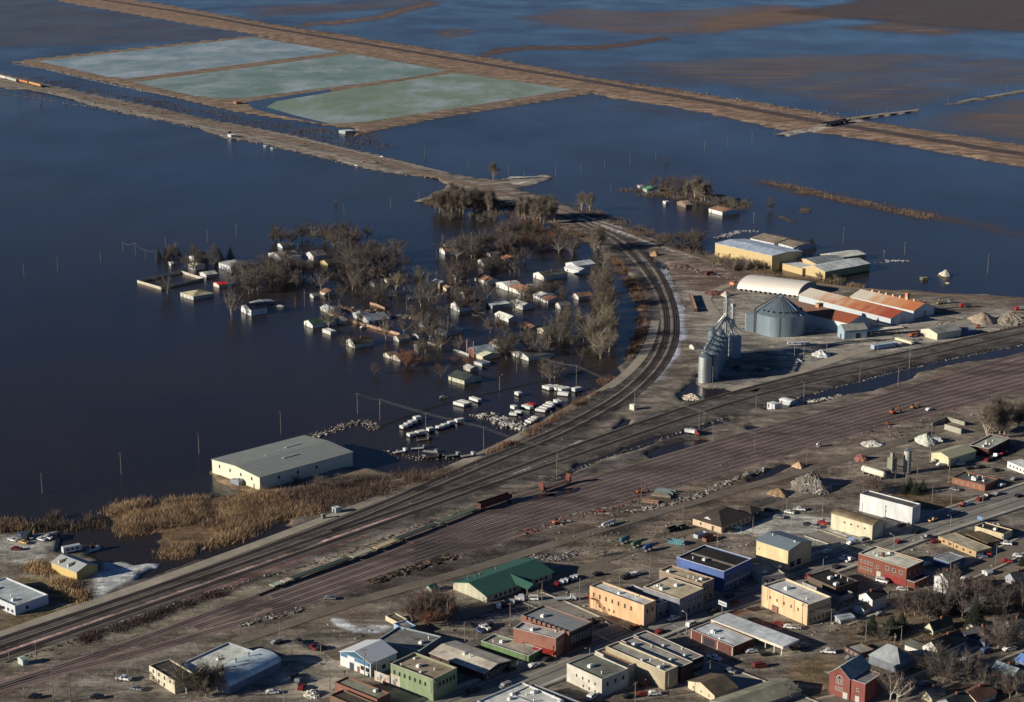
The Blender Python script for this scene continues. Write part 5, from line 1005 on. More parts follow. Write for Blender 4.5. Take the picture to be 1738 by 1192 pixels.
RIP = [(0,1128),(90,1100),(220,1052),(400,992),(500,966),(600,935),(700,897),(800,862),(870,837),(960,805),(1040,773),(1120,746),(1200,718),(1300,690),(1400,663),(1500,637),(1600,613),(1738,585)]
litter('riprap', 'pale stones and snow clods strung along the south side of the main tracks', RIP, 1700, .8, .3, 1.0, [(146,144,138),(84,80,78),(46,44,44),(70,66,64)], 1)
litter('riprap', 'stones along the flooded shore of the north railway embankment', [(-50,150),(160,183),(330,217),(520,262),(650,293),(735,303)], 500, 2.5, .6, 2.2, [(150,142,130),(96,88,80)], 2)
litter('track_debris', 'pale broken ties and junk lying in a row beside the freight yard', [(405,1062),(440,1052),(500,1040),(515,1033)], 260, 1.2, .4, 1.6, [(152,148,140),(64,60,55),(110,101,88)], 3)
litter('track_debris', 'stacked dark logs and ties along the yard, left of the centre', [(632,990),(660,978),(700,966),(740,952),(772,943)], 420, 1.3, .5, 1.8, [(64,53,42),(101,84,64),(36,33,31)], 4, long_=3)
litter('track_debris', 'bundles and junk between yard and dirt road in the centre', [(885,905),(930,893),(960,880),(1010,868),(1060,850),(1085,838)], 260, 1.6, .4, 1.5, [(110,95,80),(144,140,132),(64,55,49),(119,55,36)], 5, long_=3)
litter('track_debris', 'pale beams lying in a row south of the dirt road', [(1065,868),(1140,856),(1190,838),(1225,822)], 200, 1.2, .5, 1.6, [(128,126,118),(101,92,82),(160,156,148)], 6, long_=3.5)
litter('track_debris', 'pale slabs and beams lying near the puddle', [(1230,822),(1260,808),(1300,795)], 60, 1.0, .8, 2.0, [(120,113,117),(144,137,124)], 7, long_=3)
litter('track_debris', 'debris strip between the yard and the town in the middle', [(1030,880),(1100,845),(1200,800),(1290,770),(1380,740)], 300, 2.0, .3, 1.2, [(120,116,128),(64,57,53)], 8)
litter('road_debris', 'line of pale blocks along the industrial road at right', [(1560,566),(1600,550),(1640,540)], 120, .8, .5, 1.4, [(120,128,128),(168,166,160),(73,69,64)], 9)
litter('track_debris', 'rust and grey junk row by the right-hand rubble heaps', [(1660,565),(1700,560),(1738,552)], 90, 1.0, .5, 1.4, [(101,55,40),(120,128,117)], 10)
litter('scrap_row', 'scrap and pallets lining the inner side of the grain yard road', [(1128,448),(1133,470),(1145,485),(1150,500),(1160,515),(1168,530)], 160, 1.5, .4, 1.4, [(152,152,148),(73,55,51),(110,110,106)], 11)
litter('scrap_row', 'scrap strewn along the grain yard track fence', [(1150,450),(1190,463),(1230,470),(1255,480)], 160, 1.8, .5, 1.6, [(144,140,136),(82,60,55),(55,51,49)], 12)
litter('flood_debris', 'junk and pallets drifting in a line behind the huge cream warehouse', [(535,740),(560,732),(590,722),(620,716),(640,728)], 420, 2.2, .4, 1.8, [(152,148,140),(110,101,90),(64,58,55)], 13)
litter('trailer_frames', 'heap of white truck frames standing in the flood by the trailers', [(814,706),(830,708),(850,714),(868,722),(885,728)], 520, 2.6, .35, 1.4, [(180,177,169),(160,156,148),(82,80,77)], 14, 1.6, 4)
litter('flood_debris', 'junk scattered on the bank near the flooded trucks', [(660,765),(700,778),(740,778),(790,775)], 120, 3, .4, 1.6, [(136,132,126),(82,69,58),(55,51,49)], 15)
litter('yard_junk', 'mixed junk and burnt rubble in the fenced flooded yard', [(575,522),(600,528),(625,530),(645,528)], 330, 3.0, .4, 2.0, [(36,34,34),(160,110,64),(152,148,140),(64,46,38)], 16)
litter('yard_junk', 'boats and junk heap in the flooded neighbourhood', [(668,540),(690,537),(712,543)], 200, 2.2, .5, 2.2, [(152,148,144),(110,82,60),(55,51,49)], 17)
litter('yard_junk', 'junk around the tan tower house in the flood', [(722,500),(735,505),(750,500),(765,495)], 150, 2.0, .4, 1.6, [(152,144,132),(101,55,40),(73,69,66)], 18)
litter('shore_ice', 'pale ice chunks on the shore behind the yellow warehouse', [(1216,405),(1240,398),(1262,392),(1285,393)], 160, 2.0, 1, 3.0, [(152,152,150),(120,120,120)], 19, .3)
litter('shore_ice', 'floating ice sheets beside the drowned poles at right', [(1492,446),(1512,443),(1540,443)], 40, 1.6, 1.2, 3.6, [(152,152,152)], 20, .15)
litter('town_debris', 'small bins, pallets and clutter scattered round the town blocks', [(480,1120),(600,1080),(800,1060),(950,1010),(1050,1060),(1150,1120),(1250,1080),(1400,1060),(1500,960),(1640,930),(1720,880)], 420, 9, .3, 1.1, [(150,146,140),(70,64,60),(60,80,100),(120,70,56),(180,174,160)], 31, .7)
litter('town_debris', 'pale rock border of the bank parking lot', [(1195,902),(1225,925),(1250,930),(1275,922)], 120, .5, .3, 1.0, [(120,113,121),(152,147,139)], 21)
litter('town_debris', 'white rock edging between the lot and the barrel-roofed building', [(1398,888),(1425,902),(1440,912),(1375,868),(1400,866)], 110, .7, .3, 1.1, [(152,148,142),(110,101,92)], 22)
litter('yard_debris', 'grey rubbish strip behind the green-roofed hall', [(905,946),(935,950),(960,945),(985,935)], 260, 1.5, .3, 1.4, [(120,116,128),(82,79,75),(144,137,126)], 23)
litter('yard_debris', 'loose scrap scattered on the waste ground in the middle', [(960,920),(1010,915),(1060,925),(1130,905),(1180,915)], 240, 9, .3, 1.1, [(128,123,115),(73,66,58)], 24)
litter('ballast_stones', 'white snow clods beside the waste ground tank', [(1018,895),(1030,892),(1045,888)], 40, .8, .5, 1.4, [(164,164,164)], 25)
litter('yard_debris', 'waste lumps strewn over the concrete plant yard', [(1400,700),(1480,740),(1560,720),(1600,700),(1650,690)], 220, 9, .3, 1.3, [(120,116,126),(82,73,64),(55,51,47)], 26)
litter('levee_snow', 'snow remnants along the far levee road', [(312,19),(420,38),(590,84),(740,108),(800,120),(880,134),(960,148)], 160, 6, 1.5, 5, [(152,150,144)], 27, .12)
litter('levee_rock', 'rock and brush at the lagoon corner by the levee', [(998,155),(1010,158),(1025,160)], 60, 5, 1, 4, [(55,49,46),(120,115,123)], 28)
litter('levee_snow', 'white snow strip on the lagoon bank', [(22,108),(80,118),(130,130),(200,146),(300,165)], 900, 1.6, 2, 4, [(140,142,144)], 29, .08)
litter('pallet_row', 'row of white pallets lying beside the pond behind the white open-door shed', [(1362,686),(1385,680),(1410,676),(1432,670)], 150, 1.2, .6, 1.8, [(200,196,184),(170,164,150),(70,66,60)], 30, .4, 3)
# low walls and fences
def fence(name, label, px, hpx, col, cat='fence', th=.25):
    P = [T(*p) for p in px]; r = root(name, P[0]); o = Vector(P[0]); m = MB()
    h = hgt(P[0], px[0][1] - hpx)
    for a_, b_ in zip(P, P[1:]):
        a_, b_ = Vector(a_) - o, Vector(b_) - o; d = (b_ - a_).normalized(); s_ = Vector((-d.y, d.x, 0)) * th / 2
        m.add([a_ - s_ + Vector((0,0,-1.5)), b_ - s_ + Vector((0,0,-1.5)), b_ + s_ + Vector((0,0,-1.5)), a_ + s_ + Vector((0,0,-1.5)), a_ - s_ + Vector((0,0,h)), b_ - s_ + Vector((0,0,h)), b_ + s_ + Vector((0,0,h)), a_ + s_ + Vector((0,0,h))], [(0,3,2,1),(4,5,6,7),(0,1,5,4),(1,2,6,5),(2,3,7,6),(3,0,4,7)])
        n = max(1, int((b_ - a_).length / 4))
        for i in range(n + 1):
            p = a_ + (b_ - a_) * i / n; MB().box(p.x - .14, p.y - .14, -1.4, p.x + .14, p.y + .14, h + .12).build('fence_post', wc(*[v * .9 for v in col]), r)
    m.build('fence_panel', wc(*col), r); tag(r, label, cat, None, None)
fence('board_fence', 'rectangular pale board fence enclosing open floodwater at far left', [(233,480),(274,492),(346,476),(308,464),(233,480)], 4.5, (206,192,164))
fence('board_fence', 'pale and orange board fence around the flooded junk yard', [(560,535),(598,548),(646,561),(678,570)], 4.5, (205,160,124))
fence('board_fence', 'short fence behind the flooded junk yard', [(628,517),(640,520),(653,526)], 4, (180,140,110))
fence('garden_wall', 'white garden wall left of the flooded brick church', [(769,596),(783,600),(796,605)], 4, (190,186,172))
fence('board_fence', 'short pale fence in the water near the reddish tree', [(726,583),(735,586),(749,590)], 3, (160,148,124))
fence('stockpile_wall', 'concrete stockpile walls at the concrete plant', [(1582,724),(1606,714),(1637,723)], 7, (170,164,140), 'wall', .5)
fence('stockpile_wall', 'lower concrete bay wall in front of the stockpile walls', [(1603,729),(1631,737)], 9, (176,170,148), 'wall', .5)
fence('block_wall', 'low block wall curving round the grey gravel heap', [(1540,751),(1560,743),(1580,735)], 3, (120,122,118), 'wall', .5)

# ---------------------------------------------------------------- flooded houses
FH = [ # label, A, B, C, hp, roof, rise, wall, roof colour, landmark, windows
 ('small white gabled chapel-like house at far left of the flood', (320,436), (334,441), (346,435), 5, 'gv', 3.2, (226,222,210), (74,66,60), 'the small white gabled chapel', 1),
 ('white pillared outbuilding below the small gabled chapel', (320,449), (331,452), (335,446), 7, 'gu', 1.0, (206,204,190), (120,118,106), None, 2),
 ('small white shed with grey roof beside the pale fence', (339,463), (350,467), (353,459), 5, 'gv', 1.4, (214,212,204), (140,140,136), 'the fence-side white shed', 0),
 ('big white two-storey house among evergreens', (371,445), (392,453), (412,442), 10, 'hip', 2.4, (222,220,214), (100,100,100), 'the big white house', 3),
 ('white gabled house in the northwest trees', (455,430), (477,438), (492,428), 6, 'gv', 2.6, (224,220,210), (92,88,82), 'the northwest gabled house', 2),
 ('tiny white garage behind the northwest gabled house', (471,414), (479,418), (488,412), 4, 'gv', 1.6, (226,224,216), (60,58,58), None, 0),
 ('tiny shed with bright red roof', (362,480.5), (371.5,484), (378,479), 5, 'gv', 1.2, (220,214,196), (205,36,30), 'the red-roofed shed', 0),
 ('white house with tan hipped roof by the fence', (306,497), (328,503.5), (350,494), 6, 'hip', 2.2, (210,206,190), (128,122,96), 'the tan-roofed house', 3),
 ('tall white house with navy roof at the flood front', (409,519), (426,526), (448,520), 10, 'gv', 2.6, (236,234,226), (38,42,56), 'the white navy-roofed house', 3),
 ('long grey-roofed wing behind the navy-roofed house', (424,513), (431,516), (457,508), 5, 'gu', .8, (110,120,140), (98,106,116), None, 0),
 ('white narrow house in the northern grove', (519,430), (532,435), (541,428), 8, 'gv', 2.6, (214,212,204), (80,78,76), 'the narrow grove house', 2),
 ('yellow-walled low house in the grove', (544,443), (556,447.5), (579,440), 4, 'gv', 1.8, (214,190,130), (52,48,46), 'the yellow grove house', 1),
 ('small white house deep in the grove', (557,461), (563,464), (568,460), 5, 'gv', 1.6, (200,200,186), (78,74,70), None, 1),
 ('pale house fragment seen through grove branches', (600,440), (608,443), (616,438), 5, 'gv', 1.8, (190,186,172), (70,66,62), None, 1),
 ('white cottage with brown roof south of the grove', (543,494), (553,498), (561,491), 5, 'gu', 1.6, (226,216,186), (92,66,52), 'the brown-roofed cottage', 1),
 ('tiny white-gabled shed left of the brown-roofed cottage', (526,500), (532,502.5), (538,499), 4, 'gv', 1.4, (206,204,192), (96,92,88), None, 0),
 ('white open-fronted garage with pale roof by the junk yard', (544,522), (560,529.5), (569,523), 5, 'gu', 1.6, (206,196,170), (150,156,156), 'the pale-roofed garage', 0),
 ('white gabled house inside the junk yard fence', (605,536), (626,545), (646,534), 5, 'gv', 2.4, (196,194,186), (96,104,116), 'the junk yard house', 1),
 ('white shed left of the junk yard house', (599,532), (605,535), (620,529), 6, 'gu', 1.0, (222,220,212), (130,140,150), None, 0),
 ('long white house with dark green roof in open water', (516,545.5), (530.5,551.5), (563,542), 6, 'gv', 2.2, (232,230,214), (34,62,50), 'the green-roofed long house', 2),
 ('small white shed at the end of the green-roofed house', (570,542), (575,545), (584,541), 5, 'gv', 1.2, (226,224,214), (110,112,116), None, 0),
 ('small white shed in front of the green-roofed house', (547,558), (561,563), (567,560), 6, 'flat', 0, (214,208,190), (150,150,146), 'the small front shed', 0),
 ('white house with dark brown roof at the south flood front', (587,578), (602,584.5), (626,576), 7, 'gv', 2.8, (228,222,200), (58,50,46), 'the dark-roofed front house', 2),
 ('small cream gabled shed left of the reddish tree', (651,601), (661.5,605), (669,600), 4, 'gv', 1.6, (224,212,184), (110,92,76), 'the cream gabled shed', 1),
 ('white-trimmed house half hidden by the reddish tree', (663,605), (679,610.5), (690,603), 4, 'gv', 2.2, (190,180,160), (96,76,64), None, 1),
 ('pale house behind bare trees, middle south', (700,567), (710,571), (717,566), 6, 'gv', 1.8, (200,200,192), (90,86,82), None, 1),
 ('tiny white gabled hut near the reddish tree', (703,586), (710,588.5), (714,585), 4, 'gv', 1.2, (232,230,222), (130,128,122), 'the tiny white hut', 0),
 ('grey hip-roofed white house in the central flood', (738,560), (758,565), (776,556), 6, 'hip', 3.2, (206,204,190), (104,110,114), 'the grey hip-roofed house', 2),
 ('tall narrow tan house with pale roof', (733.5,477.5), (746,481.5), (751,477), 9, 'gu', 1.2, (222,190,142), (150,156,156), 'the tall tan house', 0),
 ('white gabled house on the northern shore with reflection', (746,422), (755,427), (764,420), 6, 'gv', 2.2, (236,232,222), (92,70,60), 'the northern shore house', 1),
 ('row of small white garages behind the northern shore house', (753,415), (768,420), (774,415), 3, 'gu', 1.0, (222,214,200), (96,72,62), None, 0),
 ('white gabled house with dark roof, north centre', (811,442), (821,448), (838,440), 5, 'gv', 2.4, (216,212,204), (48,44,44), 'the north centre house', 1),
 ('tiny shed with orange-brown roof', (850,436), (858,439), (866,432), 3, 'gu', 1.0, (206,196,176), (164,96,66), 'the orange-roofed shed', 0),
 ('pair of pale huts under the northern trees', (822,430), (836,434), (842,429), 4, 'gv', 1.4, (200,194,176), (110,104,94), None, 0),
 ('white cottage with brown roof and sunlit gable, centre', (806,470), (827,478), (833,470), 6, 'gu', 1.8, (234,228,206), (106,74,58), 'the sunlit brown-roofed cottage', 2),
 ('white house with pale roof, joined row on the left', (842,480), (862,487), (871,479), 7, 'gv', 1.8, (226,224,210), (150,150,146), 'the pale-roofed row house', 2),
 ('long white house with brown roof, joined row on the right', (864,487), (890,496), (899,486), 7, 'gu', 2.0, (232,226,204), (108,78,62), 'the brown-roofed row house', 3),
 ('small white gabled shed at the end of the row', (892,484), (899,488), (905,483), 5, 'gv', 1.4, (226,224,212), (110,106,100), None, 0),
 ('white house with pale striped roof east of the row', (905,500), (921,506), (932,497), 5, 'gu', 1.4, (216,214,206), (142,142,138), 'the pale striped house', 1),
 ('brown-roofed house beside the pale striped one', (919,507), (930,510.5), (943,501), 5, 'gu', 1.6, (226,222,210), (92,62,52), None, 1),
 ('white gabled house with dark green-grey roof, northeast', (905,464), (923,469.5), (949,460), 7, 'gv', 2.4, (230,226,212), (58,62,60), 'the northeast gabled house', 2),
 ('white barn with pale metal roof by the curve', (960,447), (979,452), (1000,445), 6, 'gv', 2.0, (232,230,220), (182,188,192), 'the pale-roofed barn', 0),
 ('white house wing in front of the pale-roofed barn', (958,454), (982,460.5), (990,455), 6, 'gu', 1.6, (228,224,208), (140,144,146), None, 2),
 ('large white house with black roof in mid flood', (765,516), (779.5,522.5), (806,513), 7, 'gv', 3.2, (238,236,228), (40,38,40), 'the large black-roofed white house', 2),
 ('flat-roofed pale house right of the black-roofed one', (825,514), (836,518.5), (857,510), 7, 'flat', 0, (150,160,165), (156,158,152), 'the flat-roofed flooded house', 2),
 ('white house with light grey roof, centre east', (866,513), (887,520), (893,513), 6, 'gu', 1.4, (224,222,210), (150,150,144), 'the centre east house', 2),
 ('bright white low house with pale roof', (840,533), (863,541.5), (870,536), 6, 'gu', 1.4, (236,234,222), (168,168,160), 'the bright low house', 1),
 ('pale ruined shed among southeast bare trees', (912,558), (926,563), (933,558), 7, 'gv', 1.6, (206,190,160), (90,84,78), None, 1),
 ('beige bungalow left of dark trees', (831,582), (850,586.5), (856,579), 6, 'gu', 1.6, (204,194,164), (90,80,68), 'the beige bungalow', 2),
 ('white-fronted house with dark grey roof, southeast', (869,597), (897,607), (927,594), 6, 'gv', 2.4, (228,222,204), (66,66,68), 'the southeast dark-roofed house', 3),
 ('small flat shed in front of the flooded brick church', (804,613), (818,617.5), (828,613), 5, 'flat', 0, (200,200,192), (86,90,98), None, 0),
 ('small white shed beside two rusty bushes', (787,622), (798,626.5), (804,621), 5, 'gu', 1.0, (206,200,186), (120,118,112), None, 1),
 ('long low white building with dark roof at south edge', (761,638), (788,646), (806,636), 7, 'gu', 2.2, (206,206,170), (40,46,46), 'the long low dark-roofed house', 3),
 ('pale two-storey house behind trees in the eastern grove', (660,466), (667,470), (676,464), 6, 'gv', 2.0, (206,200,186), (84,78,74), None, 1),
 ('white house wrapped by bare branches in the mid grove', (626,478), (635,482), (644,476), 6, 'gv', 2.2, (214,210,200), (90,84,80), None, 1),
 ('small pale hut by the grove fence', (652,474), (657,476.5), (664,472), 4, 'gv', 1.2, (196,188,170), (96,86,74), None, 0),
 ('white cottage among trees east of the striped house', (943,516), (951,519.5), (960,514), 6, 'gv', 1.8, (224,220,208), (84,80,78), None, 1),
 ('brown-roofed low house south of the bright low house', (884,553), (899,558.5), (909,553), 4, 'gu', 1.6, (200,188,164), (104,74,60), None, 1),
 ('small dark-roofed house left of the grey hip-roofed one', (712,549), (721,553), (730,547), 5, 'gv', 1.8, (210,204,188), (60,54,52), None, 1),
 ('grey-roofed cottage behind the tall tan house', (764,466), (774,470), (784,464), 5, 'gv', 1.9, (204,200,190), (92,90,88), None, 1),
 ('tiny cream shed beside the tall tan house', (752,487), (758,489.5), (765,486), 5, 'gu', 1.0, (214,198,160), (110,88,70), None, 0),
 ('white house with brown roof near the curve scrub', (972,500), (982,504), (994,497), 5, 'gv', 1.8, (220,214,200), (100,74,60), None, 1),
 ('pale cottage between the two southern trees', (668,572), (677,576), (687,570), 5, 'gv', 1.8, (208,202,188), (84,74,66), None, 1),
 ('white cottage north of the black-roofed flood house', (780,497), (790,501), (801,495), 5, 'gv', 1.9, (222,218,206), (86,76,70), None, 1),
 ('farmhouse with green roof on the northeast islet', (1091,319.5), (1098,322.5), (1110,317), 5, 'gu', 2.0, (196,198,184), (58,98,72), 'the green-roofed farmhouse', 1),
 ('white farm shed left of the green-roofed farmhouse', (1082,315), (1086,317), (1089,315), 3, 'gv', 1.0, (206,204,196), (120,116,110), None, 0),
 ('brown half-sunken house with white sloping gable', (1149,343), (1164,348), (1170,346), 5, 'gv', 2.4, (150,126,108), (120,96,80), 'the half-sunken brown house', 1),
 ('tiny white box house under a bare tree', (1125,341), (1130,342.5), (1133,341), 4, 'flat', 0, (226,222,210), (170,168,160), None, 0),
 ('long white house with brown roof on the islet front', (1203,354), (1226,360), (1244,354), 6, 'gu', 1.6, (236,232,216), (110,80,64), 'the islet front house', 3),
 ('white pump house beside the ice lagoons', (575,221), (586,223), (594,220), 5, 'flat', 0, (168,180,176), (176,180,168), 'the lagoon pump house', 0),
 ('small brown hut on the lagoon dyke', (396,172), (401,173.5), (405,171.5), 4, 'gv', .8, (160,110,80), (120,90,70), 'the dyke hut', 0),
 ('white control box on the shore of the north embankment', (386,228), (392,229.5), (398,228), 4, 'flat', 0, (200,204,200), (190,190,186), 'the white control box', 0),
 ('tiny white boxy shed in open water near the chapel', (286,446), (290,447.5), (292,446), 4, 'gv', .9, (232,230,224), (150,150,146), None, 0),
 ('brown wooden box on stilts in right floodwater', (1561,470), (1566,472), (1572,470), 4, 'flat', 0, (130,122,92), (110,102,80), None, 0),
 ('white shed with open dark door between the main tracks', (1302,683), (1315,687), (1322,684), 8, 'flat', 0, (214,214,208), (150,150,150), 'the white open-door shed', 0),
 ('pale trailer office behind the white open-door shed', (1323,679), (1341,683), (1350,679), 6, 'bu', .6, (206,206,202), (176,178,178), None, 0),
]
for lb, A_, B_, C_, hp, rf, rs, wcx, rcx, lmx, nw in FH:
    wins = []
    if nw: wins = [('L', max(1, nw), .25, .9, 1.2), ('R', max(1, nw - 1), .25, .9, 1.2)]
    nm = 'flooded_house' if nw else 'flooded_shed'
    if 'hut' in lb or 'box' in lb: nm = 'hut'
    bld(nm, lb, 'house' if nw else 'shed', A_, B_, C_, hp, rf, rs, wc(*wcx), rc(*rcx), lmx, wins=wins, over=.45, parapet=.15, fc=(.2, .2, .19), sub=False,
        chim=(.5, .35) if nw >= 2 and rf != 'flat' else None, doors=[('L', .8, 1.0, 2.0, (.12, .1, .09))] if nw or 'open' in lb else [])
r, W, D, h = bld('brick_church', 'flooded brick church with steep white-grey metal roof', 'church', (793,595), (807,600), (829,591), 8, 'gv', 3.0, bc(150,84,62), rc(176,182,188), 'the flooded brick church')
volume(r, W * .95, 7, h * .8, 'gu', 1.4, wc(206,192,158), rc(140,140,120), x0=.5, y0=-7.1, wallname='hall_wall')
for q in (.1, .9): MB().box(-.8, D * q, -1, -.3, D * q + .4, h + 7.5).build('mast', rc(120,90,84), r)

# ---------------------------------------------------------------- trailers in the flood
def make_trailer(name, A_, B_, C_, hp, col, label, lift=.5, sink_=False):
    loc, rz, W, D, h = frame3(A_, B_, C_, hp)
    W = min(max(W, 2.4), 3.0) if D > W else W; D = D if D > 2.4 else 2.4
    r = root(name, loc, rz); b_ = lift
    MB().box(0, 0, b_, W, D, h).build('cargo_box', wc(*col), r)
    MB().box(-.03, -.03, h - .12, W + .03, D + .03, h + .03).build('roof', mat(alb(tuple(min(255, v * .72) for v in col)), .6, .1), r)
    MB().box(.3, .3, -.6, W - .3, D - .3, b_ - .01).build('chassis', dark, r)
    m = MB(); n = 4 if max(W, D) > 5 else 2
    ln = D >= W
    for i in range(n):
        q = (.08 + .1 * (i % 2)) if i < 2 else (.86 + .08 * (i % 2))
        if ln: m.box(.1, D * q, -.3, W - .1, D * q + .6, .65)
        else: m.box(W * q, .1, -.3, W * q + .6, D - .1, .65)
    m.build('wheel_set', mat((.02, .02, .02)), r)
    tag(r, label, 'trailer', 'flooded box trailers', None, auto=True)
    return r
TR = [((769,682),(787,686.5),(793,684),6),((777,679.5),(795,684),(801,681.5),6),((796,674),(811,679),(816.5,677),5.5),((873,665),(880,667.5),(882,664.5),6),
 ((920,654.5),(925.5,656.5),(934,652),5.5),((926,656),(932,658),(945,652.5),6),((938,656.5),(944.5,659),(954,654.5),5.5),((946,658.5),(953,661),(965,656.5),5.5),((946,665.5),(964,667.5),(966.5,665.5),6.5),
 ((866,688),(873,690.5),(875.5,688),6.5),((864,701),(876.5,702.5),(879,700.5),5),((873,697.5),(884,699.5),(886.5,697),5),((885,687.5),(899,691.5),(903,689),5.5),
 ((908,694),(925,696.5),(928,694),5),((915,690),(928,693),(932,690.5),5),((921,686.5),(936,689.5),(940,687),5),((926,682.5),(938,685.5),(942,683),5),((939,678),(946,682),(952,679),6),
 ((891,713),(901,716),(904.5,713.5),4.5),((896,710),(906,713),(909.5,710.5),4.5),((901,707),(910,709.5),(913.5,707.5),4.5),
 ((678,722),(684,724),(688,720),6),((685,718),(691,720),(695,716),6),((692,714),(698,716),(703,711.5),6),((700.5,707),(706,709),(712,705.5),7),
 ((690,735),(695.5,737.5),(703,733.5),6),((704,731.5),(710,734),(720,729.5),6.5),((723,726),(728,728),(733,724.5),6),((739,723),(744.5,725),(751,721),5.5),((748,719.5),(753,721.5),(758.5,717.5),6),((759,715),(763,717),(769,713),6.5),((771,711),(776,713),(783,708.5),6)]
for A_, B_, C_, hp in TR: make_trailer('box_trailer', A_, B_, C_, hp, (226,224,214), 'white box trailer in floodwater')
make_trailer('box_trailer', (892,685), (905,688), (911,685.5), 5, (178,30,34), 'red box trailer').pop('group', None) if False else make_trailer('box_trailer', (892,684.5), (905,687.5), (911,685), 5, (178,30,34), 'red box trailer among white ones')
make_trailer('box_trailer', (970,658), (976,660), (983,656), 7, (205,206,206), 'lone white truck body by the curve')
make_trailer('office_trailer', (1478,585), (1484,587), (1512,579), 8, (170,186,206), 'long blue-white trailer by the main tracks')
make_trailer('box_trailer', (1515,580), (1528,583), (1534,580), 6, (222,214,196), 'short cream container beside the long trailer')
make_trailer('box_trailer', (1336,580), (1338,582.5), (1373,580), 5, (200,202,200), 'long pale trailer parked below the giant bin')
make_trailer('flatbed_trailer', (1519,573), (1547,581), (1552,579), 5, (226,214,180), 'long cream trailer left of the workshop')
# ---------------------------------------------------------------- vehicles
tyre = mat((.02, .02, .022), .9, .1); wglass = mat((.02, .022, .028), .15, .05, spec=.6)
_car = {}
def car_meshes(kind, col):
    k = (kind, col)
    if k in _car: return _car[k]
    cm_ = mat(alb(col, .9), .35, .04, spec=.6)
    if kind == 'pickup':
        L_, body = 5.6, [(0,.45),(5.6,.45),(5.6,1.0),(5.4,1.1),(4.1,1.15),(3.5,1.8),(2.2,1.85),(1.95,1.15),(1.9,.8),(.15,.8),(.1,1.1),(0,1.1)]
        gl = [(2.25,1.2),(3.95,1.2),(3.42,1.72),(2.32,1.75)]
    elif kind == 'van':
        L_, body = 5.0, [(0,.4),(5.0,.4),(5.0,1.05),(4.1,1.2),(3.5,1.95),(.25,2.0),(0,1.1)]; gl = [(.35,1.25),(3.95,1.25),(3.4,1.85),(.45,1.88)]
    else:
        L_, body = 4.6, [(0,.4),(4.6,.4),(4.6,.8),(4.4,.95),(3.3,1.02),(2.65,1.45),(1.1,1.48),(.45,1.0),(0,.95)]; gl = [(.7,1.04),(3.1,1.06),(2.6,1.4),(1.15,1.42)]
    o_ = L_ / 2
    b_ = MB().prism([(x - o_, z) for x, z in body], -.9, .9, 'xz')
    g_ = MB().prism([(x - o_, z) for x, z in gl], -.915, .915, 'xz').prism([(gl[1][0] - o_ + .06, gl[1][1]), (gl[1][0] - o_ + .12, gl[1][1]), (gl[2][0] - o_ + .12, gl[2][1]), (gl[2][0] - o_ + .06, gl[2][1])], -.75, .75, 'xz')
    wv = MB(); n = 12
    vs = [(.36 * math.cos(6.2832 * i / n), y, .36 + .36 * math.sin(6.2832 * i / n)) for y in (-.12, .12) for i in range(n)]
    wv.add(vs, [(i, (i + 1) % n, n + (i + 1) % n, n + i) for i in range(n)] + [tuple(range(n))[::-1], tuple(range(n, 2 * n))])
    lt = MB().box(-.03, -.18, 0, .03, .18, .14)
    _car[k] = (b_.mesh('body', cm_), g_.mesh('windows', wglass), wv.mesh('wheel', tyre), lt.mesh('headlight', mat((.5, .5, .48), .2, .02)), L_)
    return _car[k]
def car(px, py, deg, kind='car', col=(200,200,200), label=None, auto=True, dz=.12):
    g = T(px, py); b_, g_, w_, l_, L_ = car_meshes(kind, col)
    r = root({'car': 'parked_car', 'pickup': 'pickup_truck', 'van': 'parked_van'}[kind], (g[0], g[1], max(g[2] + dz, -.1)), R(deg))
    put('body', b_, r); put('windows', g_, r)
    for x in (-L_ * .3, L_ * .31):
        for y in (-.8, .8): put('wheel', w_, r).location = (x, y, 0)
    for y in (-.62, .62): put('headlight', l_, r).location = (L_ / 2 + .01, y, .62)
    cn = {(200,200,200): 'white', (225,225,222): 'white', (40,42,48): 'dark', (180,40,36): 'red', (70,90,130): 'blue', (130,132,136): 'grey', (120,30,30): 'dark red', (210,170,110): 'tan'}.get(col, 'coloured')
    tag(r, label or f"{cn} {'pickup' if kind == 'pickup' else 'van' if kind == 'van' else 'car'}", {'car': 'car', 'pickup': 'pickup', 'van': 'van'}[kind], 'parked vehicles', None, auto=auto)
Wt, Bk, Rd, Bl, Gy, DR, Tn = (225,225,222), (40,42,48), (180,40,36), (70,90,130), (130,132,136), (120,30,30), (210,170,110)
